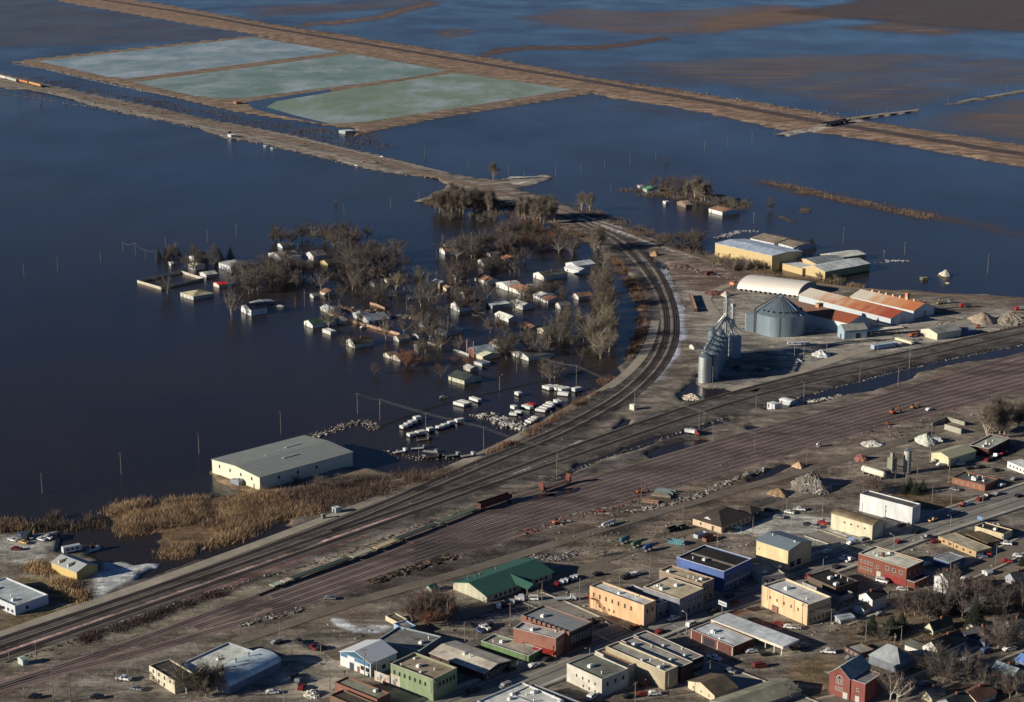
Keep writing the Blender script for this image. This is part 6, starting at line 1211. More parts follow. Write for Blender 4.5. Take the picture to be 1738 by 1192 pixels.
CARS = [(846,1031,95,'car',Wt),(854,1029,95,'car',Bk),(862,1026,95,'car',Bk),(869,1024,95,'car',Wt),(878,1019,95,'car',Wt),(885,1018,95,'van',Wt),(903,1019,175,'van',Wt),
 (945,993,80,'car',DR),(954,990,80,'car',Wt),(961,988,80,'car',Wt),(966,986,80,'car',Bk),(971,984,80,'car',Wt),(977,982,80,'car',Wt),(1015,977,30,'car',Bk),(823,1068,-50,'pickup',Wt),(813,1073,-50,'car',Bl),(800,1064,-50,'car',Bk),(834,1064,-50,'car',Bk),
 (1062,983,35,'car',Bk),(1069,979,35,'car',Bk),(1074,978,35,'car',Wt),(1081,976,35,'car',Wt),(1002,1015,90,'car',Rd),(1142,1053,42,'pickup',Wt),(1174,1063,42,'van',Wt),
 (1322,1061,-20,'car',DR),(1340,1067,-15,'car',Wt),(1350,1068,-15,'car',Gy),(1405,1109,-12,'pickup',Wt),(1350,1103,20,'car',Bk),(1332,1162,-30,'pickup',Wt),(1290,1133,15,'van',DR),
 (1356,867,-10,'pickup',Wt),(1396,890,-25,'car',Rd),(1442,953,42,'pickup',Wt),(1420,965,42,'car',Bk),(1525,922,40,'car',DR),(1573,914,25,'pickup',Gy),(1587,922,15,'car',DR),(1728,844,42,'car',Bk),
 (1497,989,-35,'van',Wt),(1531,1003,-10,'car',Wt),(1600,948,-20,'car',Bl),(1667,946,-20,'car',Bl),(1673,942,-20,'car',Rd),(1708,955,-10,'car',Rd),(1706,925,-20,'pickup',Wt),(1728,946,-15,'car',Wt),
 (1585,1036,-10,'car',Rd),(1603,1042,-10,'car',Rd),(1562,1028,-20,'car',Gy),(1612,1016,10,'car',Wt),(1684,780,50,'car',Bk),(1676,783,50,'car',DR),(1690,776,50,'pickup',Wt),(1700,773,50,'car',Rd),(1707,770,50,'car',DR),(1646,797,20,'car',Bk),(1665,795,20,'car',Bk),(1597,791,15,'car',Wt),
 (1577,697,38,'car',Wt),(530,1102,-40,'pickup',DR),(545,1103,40,'car',Bk),(516,1096,-40,'car',Bk),(508,1092,-40,'car',Bk),(523,1100,-40,'car',Bk),(210,1155,-20,'pickup',Wt),(165,1186,10,'car',Bk),(60,1185,10,'car',Bk),(560,1018,0,'car',Gy),
 (37,911,80,'van',Bl),(22,919,-30,'car',Wt),(40,923,-30,'car',Tn),(70,918,-30,'car',Wt),(80,915,-30,'pickup',Wt),(90,914,-30,'car',Bk),(98,911,-30,'car',Bk),(28,934,0,'car',DR),
 (450,249,-35,'car',Wt),(462,253,-35,'car',Wt),(605,282,-35,'car',Wt),(639,278,-35,'pickup',Bk),(648,267,-35,'car',Wt),(8,1035,-20,'car',Bk),(1005,1186,60,'van',Wt),(1092,1181,10,'car',DR),(1110,1180,10,'car',Wt),(1068,1185,20,'car',Bk),
 (1250,625,30,'pickup',Bk),(1278,629,60,'car',Bl),(1290,629,60,'car',Bk),(1303,630,60,'car',Gy),(1341,603,10,'car',Wt),(1554,577,-20,'car',Gy),(1420,1050,0,'car',Bk),(1290,1131,15,'car',Rd)]
CARS[:-1] = CARS[:-1] + [(1238,1015,42,'car',Bk),(1262,1003,42,'car',Gy),(1120,1075,42,'car',DR),(930,1122,42,'car',Bk),(905,1133,42,'car',Wt),(1465,917,42,'car',Gy),(1640,858,42,'car',Wt),(1675,845,42,'pickup',Bk),(1545,1012,35,'car',Bk),(1638,985,35,'car',Wt),(1570,1163,30,'car',Gy),(1640,1122,30,'car',Wt),(1675,1108,30,'van',Bl),(1305,868,-20,'car',Bk),(1322,880,-20,'car',Gy),(1250,898,-20,'car',Wt),(1236,903,-20,'car',Bk),(1445,1120,10,'car',Gy),(1555,905,40,'car',Bk),(1620,833,-30,'car',Gy),(1700,826,40,'car',Wt),(420,1150,10,'car',Bk),(232,1172,-20,'car',Gy),(690,1085,20,'car',Bk),(1495,1045,20,'car',Gy),(1575,1075,-10,'car',Bk),(1712,1105,20,'car',Wt)]
for c in CARS[:-1]: car(*c)
rq = random.Random(11)
for i in range(14, len(mP) - 2, 3):
    for sg in (-1, 1):
        if rq.random() < .48:
            p, q = Vector(mP[i]), Vector(mP[i + 1]); d = (q - p).normalized(); w_ = p + Vector((d.y, -d.x, 0)) * sg * rq.choice([7.0, 7.1, 2.4]); u_, v_ = proj((w_.x, w_.y, 1.2))
            if 690 < u_ < 1735 and 830 < v_ < 1190: car(u_, v_, math.degrees(math.atan2(d.y, d.x)) + (180 if sg > 0 else 0), rq.choice(['car', 'car', 'pickup', 'van']), rq.choice([Wt, Bk, Gy, DR, Bl, Tn, Gy, Bk]), dz=.3)
for x, y, dg, kd, cc in [(470,1092,42,'car',Gy),(462,1178,10,'car',Wt),(500,1150,80,'car',Bk),(505,1160,80,'pickup',Gy),(512,1170,80,'car',DR),(1015,1058,30,'car',Bk),(1023,1063,30,'car',Gy),(1275,1108,15,'car',Wt),(1300,1113,15,'car',Bk),(1212,1120,-40,'pickup',Wt),(1240,1142,-40,'car',Gy),(1170,1145,60,'car',Bk),(1365,1098,15,'car',Gy),(1340,872,-30,'car',Wt),(1372,893,-25,'car',Bk),(1384,896,-25,'car',Gy),(1560,955,40,'car',Gy),(1572,960,40,'car',Wt),(1622,985,30,'car',DR),(1655,1000,30,'car',Bk),(1588,786,20,'pickup',Gy),(1630,790,20,'car',Wt),(1690,800,40,'car',Bk),(1722,815,40,'car',Gy)]: car(x, y, dg, kd, cc)
# flooded cars
for c in [(698,508,20,'car',Wt),(476,521,-10,'car',Wt),(753,676,15,'car',Gy),(617,557,30,'car',Wt),(667,503,10,'van',Wt)]: car(*c, dz=-.7)
# flooded flatbed trucks
def flatbed(px, py, deg, col, label, cab=(60,62,66), L_=8.0, dz=0):
    g = T(px, py); r = root('flatbed_truck', (g[0], g[1], g[2] + dz), R(deg))
    MB().box(-L_ / 2, -1.2, .9, L_ / 2 - 2.2, 1.2, 1.1).build('truck_bed', wc(*col), r)
    MB().prism([(L_/2 - 2, .6), (L_/2, .6), (L_/2, 1.5), (L_/2 - .5, 2.3), (L_/2 - 2, 2.4)], -1.15, 1.15, 'xz').build('cab', wc(*cab), r)
    for x in (-L_ * .35, -L_ * .22, L_ * .36):
        for y in (-1, 1): put('wheel', car_meshes('car', Wt)[2], r).matrix_local = Matrix.Translation((x, y, 0)) @ Matrix.Scale(1.5, 4)
    tag(r, label, 'truck')
flatbed(680,768,35,(200,200,190),'flooded flatbed truck with a pale upright panel right of the cream warehouse',(220,218,210),dz=-.5)
flatbed(712,762,20,(206,204,196),'flooded flatbed with white load, second from the cream warehouse',(120,120,118),dz=-.6)
flatbed(731,767,-15,(180,178,168),'flooded pale flatbed lying lowest near the bank',(150,150,146),dz=-.8)
flatbed(737,778,25,(80,66,56),'dark flatbed wreck at the water edge',(60,56,54))
flatbed(769,776,25,(150,140,126),'pale scrap truck on the brushy bank',(170,168,160))
flatbed(795,776,30,(170,166,156),'pale scrap trailer on the bank next to the pole',(190,188,180))
flatbed(720,747,25,(120,110,96),'low flatbed wreck standing between trailers and bank',(100,96,90),dz=-.7)
flatbed(960,1019,5,(205,205,200),'white tank trailer beside the green hall parking',(225,225,220))
# motorhome in lower left lot
g = T(122, 937); r = root('caravan', g, R(35)); MB().prism([(-4, .5), (4, .5), (4.2, 1.6), (3.6, 2.9), (-4, 3.0)], -1.2, 1.2, 'xz').build('body', wc(214,216,216), r)
for x in (-2.6, -.6, 1.4): MB().box(x, -1.23, 1.4, x + 1.1, -1.19, 2.2).build('window', glass, r)
for x in (-1.5, 1.8): put('wheel', car_meshes('car', Wt)[2], r).location = (x, -1.1, 0)
tag(r, 'white caravan parked on the icy lot behind the yellow shed', 'caravan')
flatbed(146,931,10,(90,76,66),'dark brown dump trailer beside the white caravan',(70,60,54))
# dump trucks and machines
def dump(px, py, deg, c1, c2, label, big=1.0):
    g = T(px, py); r = root('dump_truck', g, R(deg)); s_ = big
    MB().prism([(1.6*s_,.7*s_),(4*s_,.7*s_),(4*s_,1.7*s_),(3.2*s_,1.9*s_),(2.9*s_,2.8*s_),(1.6*s_,2.8*s_)], -1.2*s_, 1.2*s_, 'xz').build('cab', wc(*c1), r)
    MB().prism([(-4*s_,1.2*s_),(1.3*s_,1.2*s_),(1.5*s_,2.9*s_),(-4.4*s_,2.7*s_)], -1.25*s_, 1.25*s_, 'xz').build('dump_body', wc(*c2), r)
    MB().box(2.95*s_, -1.22*s_, 1.95*s_, 3.15*s_, 1.22*s_, 2.6*s_).build('windscreen', glass, r)
    for x in (-3*s_, -1.8*s_, 3*s_):
        for y in (-1.05*s_, 1.05*s_): put('wheel', car_meshes('car', Wt)[2], r).matrix_local = Matrix.Translation((x, y, 0)) @ Matrix.Scale(1.5 * s_, 4)
    tag(r, label, 'truck')
dump(1638,522,190,(200,36,34),(96,96,92),'red dump truck with grey body behind the sand heap')
dump(1732,527,190,(200,36,34),(190,186,176),'red and white truck at the right edge by the rubble')
dump(1603,515,10,(210,206,196),(150,150,146),'white truck loading beside the excavator')
dump(1586,751,-10,(214,214,208),(200,200,190),'white mixer truck by the gravel heap')
dump(1176,738,-30,(150,60,54),(222,220,212),'white and red service truck between the tracks')
dump(1553,572,30,(60,70,80),(190,100,50),'orange-loaded truck by the white trackside workshop')
dump(46,914,90,(60,76,80),(70,86,84),'small green truck on the lower left lot')
dump(1207,467,20,(200,196,190),(120,50,44),'white truck with rusty body in the grain yard')
def machine(px, py, deg, col, label, arm=True, s_=1.0, name='excavator'):
    g = T(px, py); r = root(name, g, R(deg)); cm_ = wc(*[v * .86 for v in col]); s_ *= .8
    for y in (-1.0, 1.0): MB().prism([(-1.8*s_,.1),(-2.0*s_,.5*s_),(-1.6*s_,.9*s_),(1.6*s_,.9*s_),(2.0*s_,.5*s_),(1.8*s_,.1)], (y-.25)*s_, (y+.25)*s_, 'xz').build('crawler_track', dark, r)
    MB().box(-1.9*s_, -1.2*s_, .95*s_, 1.0*s_, 1.2*s_, 2.0*s_).build('body', cm_, r)
    MB().box(-.1*s_, .15*s_, 2.0*s_, 1.3*s_, 1.1*s_, 3.0*s_).build('cab', wglass, r)
    if arm: MB().tube((.8*s_, -.4*s_, 1.8*s_), (3.6*s_, -.4*s_, 4.2*s_), .25*s_, n=4).tube((3.6*s_, -.4*s_, 4.2*s_), (5.4*s_, -.4*s_, 1.6*s_), .2*s_, n=4).build('boom', cm_, r); MB().prism([(5.0*s_, 1.7*s_), (5.9*s_, 1.6*s_), (5.8*s_, .7*s_), (5.1*s_, .9*s_)], -.9*s_, .1*s_, 'xz').build('bucket', dark, r)
    tag(r, label, 'machine')
machine(1594,517,20,(220,180,80),'yellow excavator working at the end of the rusty warehouses')
machine(1661,557,0,(210,100,50),'orange grader beside the tan sand heap', False, 1.0, 'bulldozer')
machine(1086,838,20,(226,110,50),'orange crane machine on a track next to pipe stacks')
machine(944,890,30,(236,140,80),'orange track machine at the edge of the yard, left of a white tank')
machine(1516,703,35,(214,110,52),'orange track machine in the right yard, nearer one', True, 1.2)
machine(1550,694,35,(222,150,60),'yellow-orange track machine in the right yard, farther one', True)
machine(1508,722,10,(232,110,50),'small orange loader beside a white pickup bed', False, .8, 'bulldozer')
machine(615,276,-30,(214,150,100),'orange digger on the northern embankment')
machine(390,226,60,(40,40,42),'dark rig between two masts at the embankment shore', False, 1.3, 'bulldozer')
machine(1563,514,0,(210,110,60),'orange loader behind the rear rusty warehouse', False, .8, 'bulldozer')
hor_tank('fuel_tank', 'white tank lying on the waste ground below the dirt road', (1022,897), (1045,888), 2.5, (226,226,222))
hor_tank('fuel_tank', 'small white tank right of the yard puddle', (1386,760), (1394,757), 2.2, (226,226,222))
hor_tank('fuel_tank', 'orange tank beside the white hoop building', (1239,486), (1247,488), 3, (200,126,80))
g0 = [((1052,925),'first'),((1072,932),'second'),((1092,938),'third')]
for (q, w_), cc in zip(g0, [(60,110,120),(70,110,80),(50,90,140)]):
    o = hor_tank('waste_container', f"{ {'first':'teal','second':'green','third':'blue'}[w_] } round-topped waste container on the open gravel", q, (q[0] + 16, q[1] - 6), 4.0, cc)
def skip(px, py, deg, L_, col, label):
    g = T(px, py); r = root('skip_container', g, R(deg)); m = MB(); m.box(-L_/2, -1.2, .1, L_/2, 1.2, .3).box(-L_/2, -1.2, .3, L_/2, -1.1, 1.7).box(-L_/2, 1.1, .3, L_/2, 1.2, 1.7).box(-L_/2, -1.1, .3, -L_/2 + .1, 1.1, 1.7).box(L_/2 - .1, -1.1, .3, L_/2, 1.1, 1.7)
    m.build('steel_box', wc(*col), r)
    n = MB()
    for i in range(int(L_)): n.box(-L_/2 + i + .3, -1.3, .3, -L_/2 + i + .45, -1.201, 1.7)
    n.build('rib', wc(*[v * .8 for v in col]), r); tag(r, label, 'skip')
skip(1188,911,45,6,(190,196,200),'white-fronted dumpster left of the brown dumpster'); skip(1204,917,40,6.5,(150,100,76),'brown dumpster by the bank lot'); skip(1141,901,40,6,(50,60,50),'dark green dumpster left of the bank'); skip(1148,923,-25,7,(90,150,160),'teal skip on the waste ground behind the blue building'); skip(1160,898,30,4,(70,80,70),'small dark dumpster beside the bank')
# pipe stacks
g = T(1106, 843); r = root('pipe_stack', g, R(-20))
for i in range(7):
    m = MB(); m.tube((0, i * 1.5, .8), (9 - (i % 3), i * 1.5, .8), .7, n=10); m.build('pipe', wc(120,138,134) if i > 2 else wc(140,124,104), r)
tag(r, 'stack of grey-green pipes beside the orange crane machine', 'pipes')
g = T(1104, 851); r = root('tie_bundle', g, R(-20)); MB().box(-4, -.8, 0, 4, .8, .9).box(-3.5, -2.6, 0, 4.2, -1.2, .6).build('timber', wc(170,130,100), r); tag(r, 'bundle of tan timbers in front of the pipe stack', 'timber')
# long dark shed-like trailer pair at grain yard (rusty wagons)
bld('old_wagon', 'brown-topped old wagon body standing left of the grain elevator', 'wagon', (1169,497), (1178,524), (1184,524), 6, 'flat', 0, bc(130,84,64), rc(140,112,92), 'the old brown wagon', parapet=.1)
bld('shed', 'small white shed with brown roof between curve and silos', 'shed', (1170,586), (1178,589), (1181,580), 5, 'gv', 1.2, wc(214,210,198), rc(84,76,72))
g = T(813, 534); r = root('pool_rim', g); m = MB()
for i in range(24):
    a_, b_ = 6.2832 * i / 24, 6.2832 * (i + 1) / 24
    m.tube((4.6 * math.cos(a_), 4.6 * math.sin(a_), .35), (4.6 * math.cos(b_), 4.6 * math.sin(b_), .35), .16, n=4)
m.build('rim', wc(150,140,120), r); tag(r, 'round drowned swimming pool rim beside the flat-roofed flooded house', 'pool')
# flat wagons in the yard
def wagon(i, p0, p1, hgt_, col, name, label, sub=None):
    a_ = T(*p0); b_ = T(*p1); d = Vector(b_) - Vector(a_); Ln = d.length; r = root(name, (a_[0], a_[1], a_[2] + .5), math.atan2(d.y, d.x))
    MB().box(.4, -1.45, .95, Ln - .4, 1.45, 1.25).build('deck', mat(alb(col), .8, .15), r)
    for x in (1.6, 3.2, Ln - 3.2, Ln - 1.6):
        for y in (-.75, .75): put('wheel', car_meshes('car', Wt)[2], r).location = (x, y, 0)
    MB().box(1, -.5, .45, 3.8, .5, .94).box(Ln - 3.8, -.5, .45, Ln - 1, .5, .94).build('bogie', dark, r)
    if hgt_ > 1.3:
        m = MB().box(.5, -1.4, 1.26, Ln - .5, -1.3, hgt_).box(.5, 1.3, 1.26, Ln - .5, 1.4, hgt_).box(.5, -1.3, 1.26, .6, 1.3, hgt_).box(Ln - .6, -1.3, 1.26, Ln - .5, 1.3, hgt_); m.build('side_wall', mat(alb(col, .8), .8, .2), r)
    if sub: sub(r, Ln)
    tag(r, label, 'wagon', 'wagons in the freight yard'); return r
fl = [(460,1001,478,994,(120,130,116),'pale grey-green'),(478,994,494,988,(140,128,116),'pinkish tan'),(494,988,592,953,(42,54,50),'long dark green'),(595,952,632,938,(112,116,96),'olive'),(635,937,672,922,(134,120,94),'tan'),(673,921,740,895,(40,50,48),'second dark green'),(742,894,808,868,(60,72,60),'green-grey')]
for i, (x0, y0, x1, y1, cc, nm) in enumerate(fl): wagon(i, (x0, y0), (x1, y1), 1.2, cc, 'flat_wagon', nm + ' flat wagon in the row on the storage track')
wagon(9, (811,868), (867,849), 3.2, (84,52,46), 'gondola_wagon', 'dark red-brown open gondola wagon at the end of the flat wagon row')
def bulk(r, Ln):
    for x in (1.0, Ln - 1.6): MB().box(x, -1.45, 1.26, x + .5, 1.45, 4.6).box(x + (.5 if x < 5 else -.6), -1.3, 1.26, x + (1.1 if x < 5 else 0), -1.1, 3.2).build('bulkhead', mat(alb((104,54,46), .8), .8, .2), r)
wagon(10, (916,838), (968,820), 1.2, (60,44,42), 'bulkhead_wagon', 'bulkhead flat wagon with two upright red-brown ends', bulk)
for i, (x0, y0, x1, y1, cc, lb) in enumerate([(-26,127,-8,131,(176,178,166),'pale grain hopper wagon at the far left edge'),(-7,131,11,135,(176,178,166),'pale grain hopper wagon coupled ahead of the leftmost one'),(12,135,29,140,(150,156,150),'grey hopper wagon right behind the locomotives')]):
    def hop(r, Ln): MB().prism([(.5, 1.3), (Ln - .5, 1.3), (Ln - .2, 4.2), (Ln - 1, 4.6), (1, 4.6), (.2, 4.2)], -1.5, 1.5, 'xz').build('hopper_body', mat(alb(cc, .8), .7, .1), r)
    wagon(i, (x0, y0), (x1, y1), 1.2, cc, 'hopper_wagon', lb, hop)
for x0, y0, x1, y1, lb, cc in [(30,139,49,143.5,'orange locomotive coupled to the grey hopper wagon',(214,130,70)), (50,143.5,71,149,'leading yellow-orange locomotive of the train',(224,160,80))]:
    a_ = T(x0, y0); b_ = T(x1, y1); d = Vector(b_) - Vector(a_); Ln = d.length; r = root('locomotive', (a_[0], a_[1], a_[2] + .5), math.atan2(d.y, d.x))
    MB().box(.2, -1.5, .9, Ln - .2, 1.5, 1.5).build('frame', dark, r); MB().box(1, -1.1, 1.51, Ln - 6, 1.1, 4.2).box(Ln - 3.4, -1.1, 1.51, Ln - .8, 1.1, 3.0).build('body', wc(*cc), r); MB().box(Ln - 6, -1.5, 1.51, Ln - 3.4, 1.5, 4.6).build('cab', wc(*cc), r); MB().box(Ln - 3.39, -1.2, 3.4, Ln - 3.35, 1.2, 4.2).build('windscreen', glass, r)
    MB().box(3, -.9, 4.21, 8, .9, 4.6).build('roof_fan', mat(alb((90,84,76)), .8, .1), r)
    for q in (1.2, 2.9, 4.6, Ln - 5.2, Ln - 3.5, Ln - 1.8):
        for y in (-.75, .75): put('wheel', car_meshes('car', Wt)[2], r).location = (q, y, 0)
    tag(r, lb, 'locomotive')
# ---------------------------------------------------------------- signs
def sign(px, py, deg, wd, ht, z, c1, label, pole=2, text=None):
    g = T(px, py); r = root('street_sign', g, R(deg)); MB().box(-wd/2, -.15, z, wd/2, .15, z + ht).build('sign_panel', wc(*c1), r)
    MB().box(-.25, -.2, 0, .25, .2, z - .01).build('post', bc(120,110,100), r)
    if text:
        q = MB()
        for i, c in enumerate(text): q.box(-wd/2 + .3 + i * (wd - .6) / len(text), -.19, z + ht * .3, -wd/2 + .3 + (i + .62) * (wd - .6) / len(text), -.151, z + ht * .7)
        q.build('lettering', mat(alb((70,80,80)), .8), r)
    tag(r, label, 'sign')
sign(1226,1043,-49,4.2,1.7,3.6,(214,220,214),'white rectangular shop sign on a post by the main street',text='abcdefg')
sign(1445,926,-49,3.0,1.2,2.4,(110,150,220),'blue and white sign on a brick base by the fire station',text='abcd')
sign(1663,887,-49,2.6,1.6,1.2,(120,160,200),'blue sign beside the street by the black-roofed shop')
# bridge over the levee
a_ = Vector(G(1398,211,5)); b_ = Vector(G(1440,203,5)); d = b_ - a_; r = root('road_bridge', a_, math.atan2(d.y, d.x)); Ln = d.length
MB().box(0, -4, -1.2, Ln, 4, 0).build('bridge_deck', wc(120,112,100), r)
for y in (-4, 3.7): MB().box(0, y, 0, Ln, y + .3, 1.2).build('parapet', wc(140,130,118), r)
for i in range(5): MB().box(Ln * (.1 + .2 * i), -3.2, -7, Ln * (.1 + .2 * i) + 1, 3.2, -1.21).build('bridge_pier', dark, r)
tag(r, 'road bridge crossing the levee ditch in the far floodplain', 'bridge')
# ---------------------------------------------------------------- poles, lamps, wires
wood = mat(alb((128, 118, 106), .9), .9, .2); metalp = mat(alb((150, 152, 152), .9), .5, .1)
pm = MB().tube((0, 0, -2), (0, 0, 10), .19, .12, 6); pole_me = pm.mesh('pole', wood)
arm_me = MB().box(-1.2, -.08, 9.3, 1.2, .08, 9.48).box(-1.1, -.05, 9.48, -1.0, .05, 9.72).box(1.0, -.05, 9.48, 1.1, .05, 9.72).box(-.5, -.05, 9.48, -.4, .05, 9.72).mesh('crossarm', wood)
trf_me = MB().cyl(.32, 0, 7.4, 8.3, .25, n=8).mesh('transformer', metalp)
lp_me = MB().tube((0, 0, -.3), (0, 0, 8.2), .13, .08, 6).tube((0, 0, 8.2), (1.6, 0, 9), .06, .05, 5).mesh('lamp_post', metalp)
lh_me = MB().prism([(1.5, 8.9), (2.5, 9.0), (2.45, 9.12), (1.6, 9.12)], -.16, .16, 'xz').mesh('lamp_head', mat(alb((190,190,185), .9), .4, .05))
def scaled_thing(name, parts, px, py, hp, ref, rz, label, cat, group):
    g = T(px, py); h = hgt(g, py - hp); r = root(name, g, rz); s_ = h / ref
    for n_, me in parts:
        o = put(n_, me, r); o.scale = (1, 1, s_) if n_ in ('pole', 'lamp_post') else (1, 1, 1)
        if n_ not in ('pole', 'lamp_post'): o.location.z = (s_ - 1) * ref * (1 if n_ != 'transformer' else .82)
    if 'lamp' in name:
        for o in r.children: o.scale = (1, 1, s_); o.location.z = 0
    tag(r, label, cat, group, None, auto=True); return g, h
POLES = [(41,470,23),(98,460,25),(171,445,21),(209,428,17),(230,434,22),(247,440,17),(265,445,21),(281,419,17),(352,412,21),(401,403,25),(584,362,17),(663,353,18),(72,838,35),(206,805,37),(338,771,36),(477,736,38),(607,703,36),(645,713,36),(723,739,38),(711,783,28),(821,771,47),(945,814,50),
 (1088,858,48),(1159,884,46),(1277,919,42),(1186,738,43),(1210,746,30),(1077,705,46),(1281,766,31),(1369,792,38),(1283,697,26),(1195,718,19),(1459,649,28),(1524,655,30),(1452,606,28),(1489,598,19),(1209,658,36),
 (1276,241,17),(1235,248,17),(1196,256,17),(1113,271,17),(1069,279,18),(1026,287,17),(986,293,17),(943,299,20),(1314,235,18),(1387,224,22),(1453,202,16),(1505,199,20),(1558,190,18),(1608,179,15),(1660,171,16),(1708,159,14),(1353,224,11),
 (721,271,24),(795,286,18),(863,306,24),(890,308,19),(711,339,17),(1037,327,17),(1431,412,26),(1279,379,19),(1181,356,14),(1676,464,33),(1535,433,22),(1500,438,14),(360,228,14),(385,231,21),(398,231,22),(451,249,18),(545,271,19),(647,290,17),(596,238,13),(545,228,10),
 (319,460,26),(377,472,15),(394,544,26),(517,520,29),(505,423,12),(512,440,14),(501,520,15),(576,531,23),(558,509,20),(603,497,17),(690,527,24),(644,449,13),(740,475,14),(741,444,20),(793,460,18),(865,473,15),(881,471,17),(887,513,12),(777,548,22),(810,499,19),(898,575,12),(877,630,24),(921,641,34),(978,663,43),
 (1614,863,31),(1582,852,27),(1668,853,44),(1501,906,48),(1469,868,13),(1465,836,18),(1518,831,31),(1537,826,24),(1556,823,37),(1578,782,61),(1610,821,45),(1441,809,31),(1609,932,40),(1690,959,37),(1612,985,35),(1509,1018,17),(1410,1073,40),(1469,1091,39),(1529,1097,35),(1518,1098,23),(1361,1067,43),
 (1052,997,37),(1103,980,40),(1160,944,24),(984,1024,43),(920,1028,43),(866,1062,39),(789,1090,34),(810,1096,32),(898,1038,33),(709,1110,28),(619,1150,49),(640,1155,31),(545,1118,29),(560,1172,37),(584,1155,18),(890,1126,37),(730,1058,23),(219,1167,55),(348,1112,29),(476,1090,36),(324,1190,16),
 (91,1190,58),(120,1191,48),(199,1158,34),(62,1124,32),(16,1122,26),(40,1177,12),(1396,878,38),(1134,1182,40),(1078,1192,34),(1659,1153,50),(1591,1178,20),(1205,1148,27)]
PT = {}
for i, (x, y, hp) in enumerate(POLES):
    parts = [('pole', pole_me), ('crossarm', arm_me)] if (i * 7) % 5 < 4 else [('pole', pole_me)]
    if i % 4 == 1: parts.append(('transformer', trf_me))
    g, h = scaled_thing('utility_pole', parts, x, y, hp, 10, rnd.uniform(0, 1.2), 'utility pole', 'utility pole', 'utility poles')
    PT[(x, y)] = (g[0], g[1], g[2] + h)
LAMPS = [(848,663,26),(1364,674,28),(1543,625,41),(1403,597,28),(1348,610,27),(1364,607,22),(1343,895,32),(1335,868,23),(1383,928,20),(1428,934,20),(1517,932,24),(1613,899,26),(1397,962,15),(1292,1036,44),(1165,1073,33),(1035,1088,30),(748,1180,26),(878,1139,19),(1217,930,28),(1001,1112,14),(482,1191,17),(1151,1083,18)]
for x, y, hp in LAMPS: scaled_thing('street_lamp', [('lamp_post', lp_me), ('lamp_head', lh_me)], x, y, hp, 9, rnd.choice([0.7, 2.3, 3.8]), 'grey street lamp', 'street lamp', 'street lamps')
wirem = mat(alb((112, 110, 106), .9), .5, .05)
def wire(label, chain, offs=(-.9, .9), rr_=.055, sag=1.6, dz=-.4):
    r = root('power_line', PT[chain[0]])
    o = Vector(PT[chain[0]])
    for of in offs:
        m = MB()
        for a_, b_ in zip(chain, chain[1:]):
            p, q = Vector(PT[a_]) - o, Vector(PT[b_]) - o; d = (q - p); s_ = Vector((d.y, -d.x, 0)).normalized() * of; n = 10; prev = None
            for i in range(n + 1):
                t_ = i / n; c = p + d * t_ + s_ + Vector((0, 0, dz - sag * 4 * t_ * (1 - t_)))
                if prev is not None: m.tube(prev, c, rr_, n=3)
                prev = c
        m.build('cable', wirem, r)
    tag(r, label, 'power line')
wire('power line crossing from the flooded junk row over all the tracks', [(607,703),(645,713),(821,771),(945,814),(1088,858),(1159,884)], (-.9, .9), .03, .8)
wire('power line from the flooded street past the track fork and silos', [(921,641),(978,663),(1077,705),(1186,738),(1281,766)], (-.8, .8), .035, .7)
wire('wires between the poles left of the chapel', [(209,428),(230,434),(247,440),(265,445)], (0,), .06)
wire('wires running over the lower left corner', [(91,1190),(120,1191),(219,1167)], (-.8, .8), .05)
wire('wires above the side street at bottom right', [(1361,1067),(1410,1073),(1469,1091),(1529,1097)], (-.6, .6), .05)
wire('wires along the drowned road in the far floodplain', [(943,299),(986,293),(1026,287),(1069,279),(1113,271)], (0,), .05)

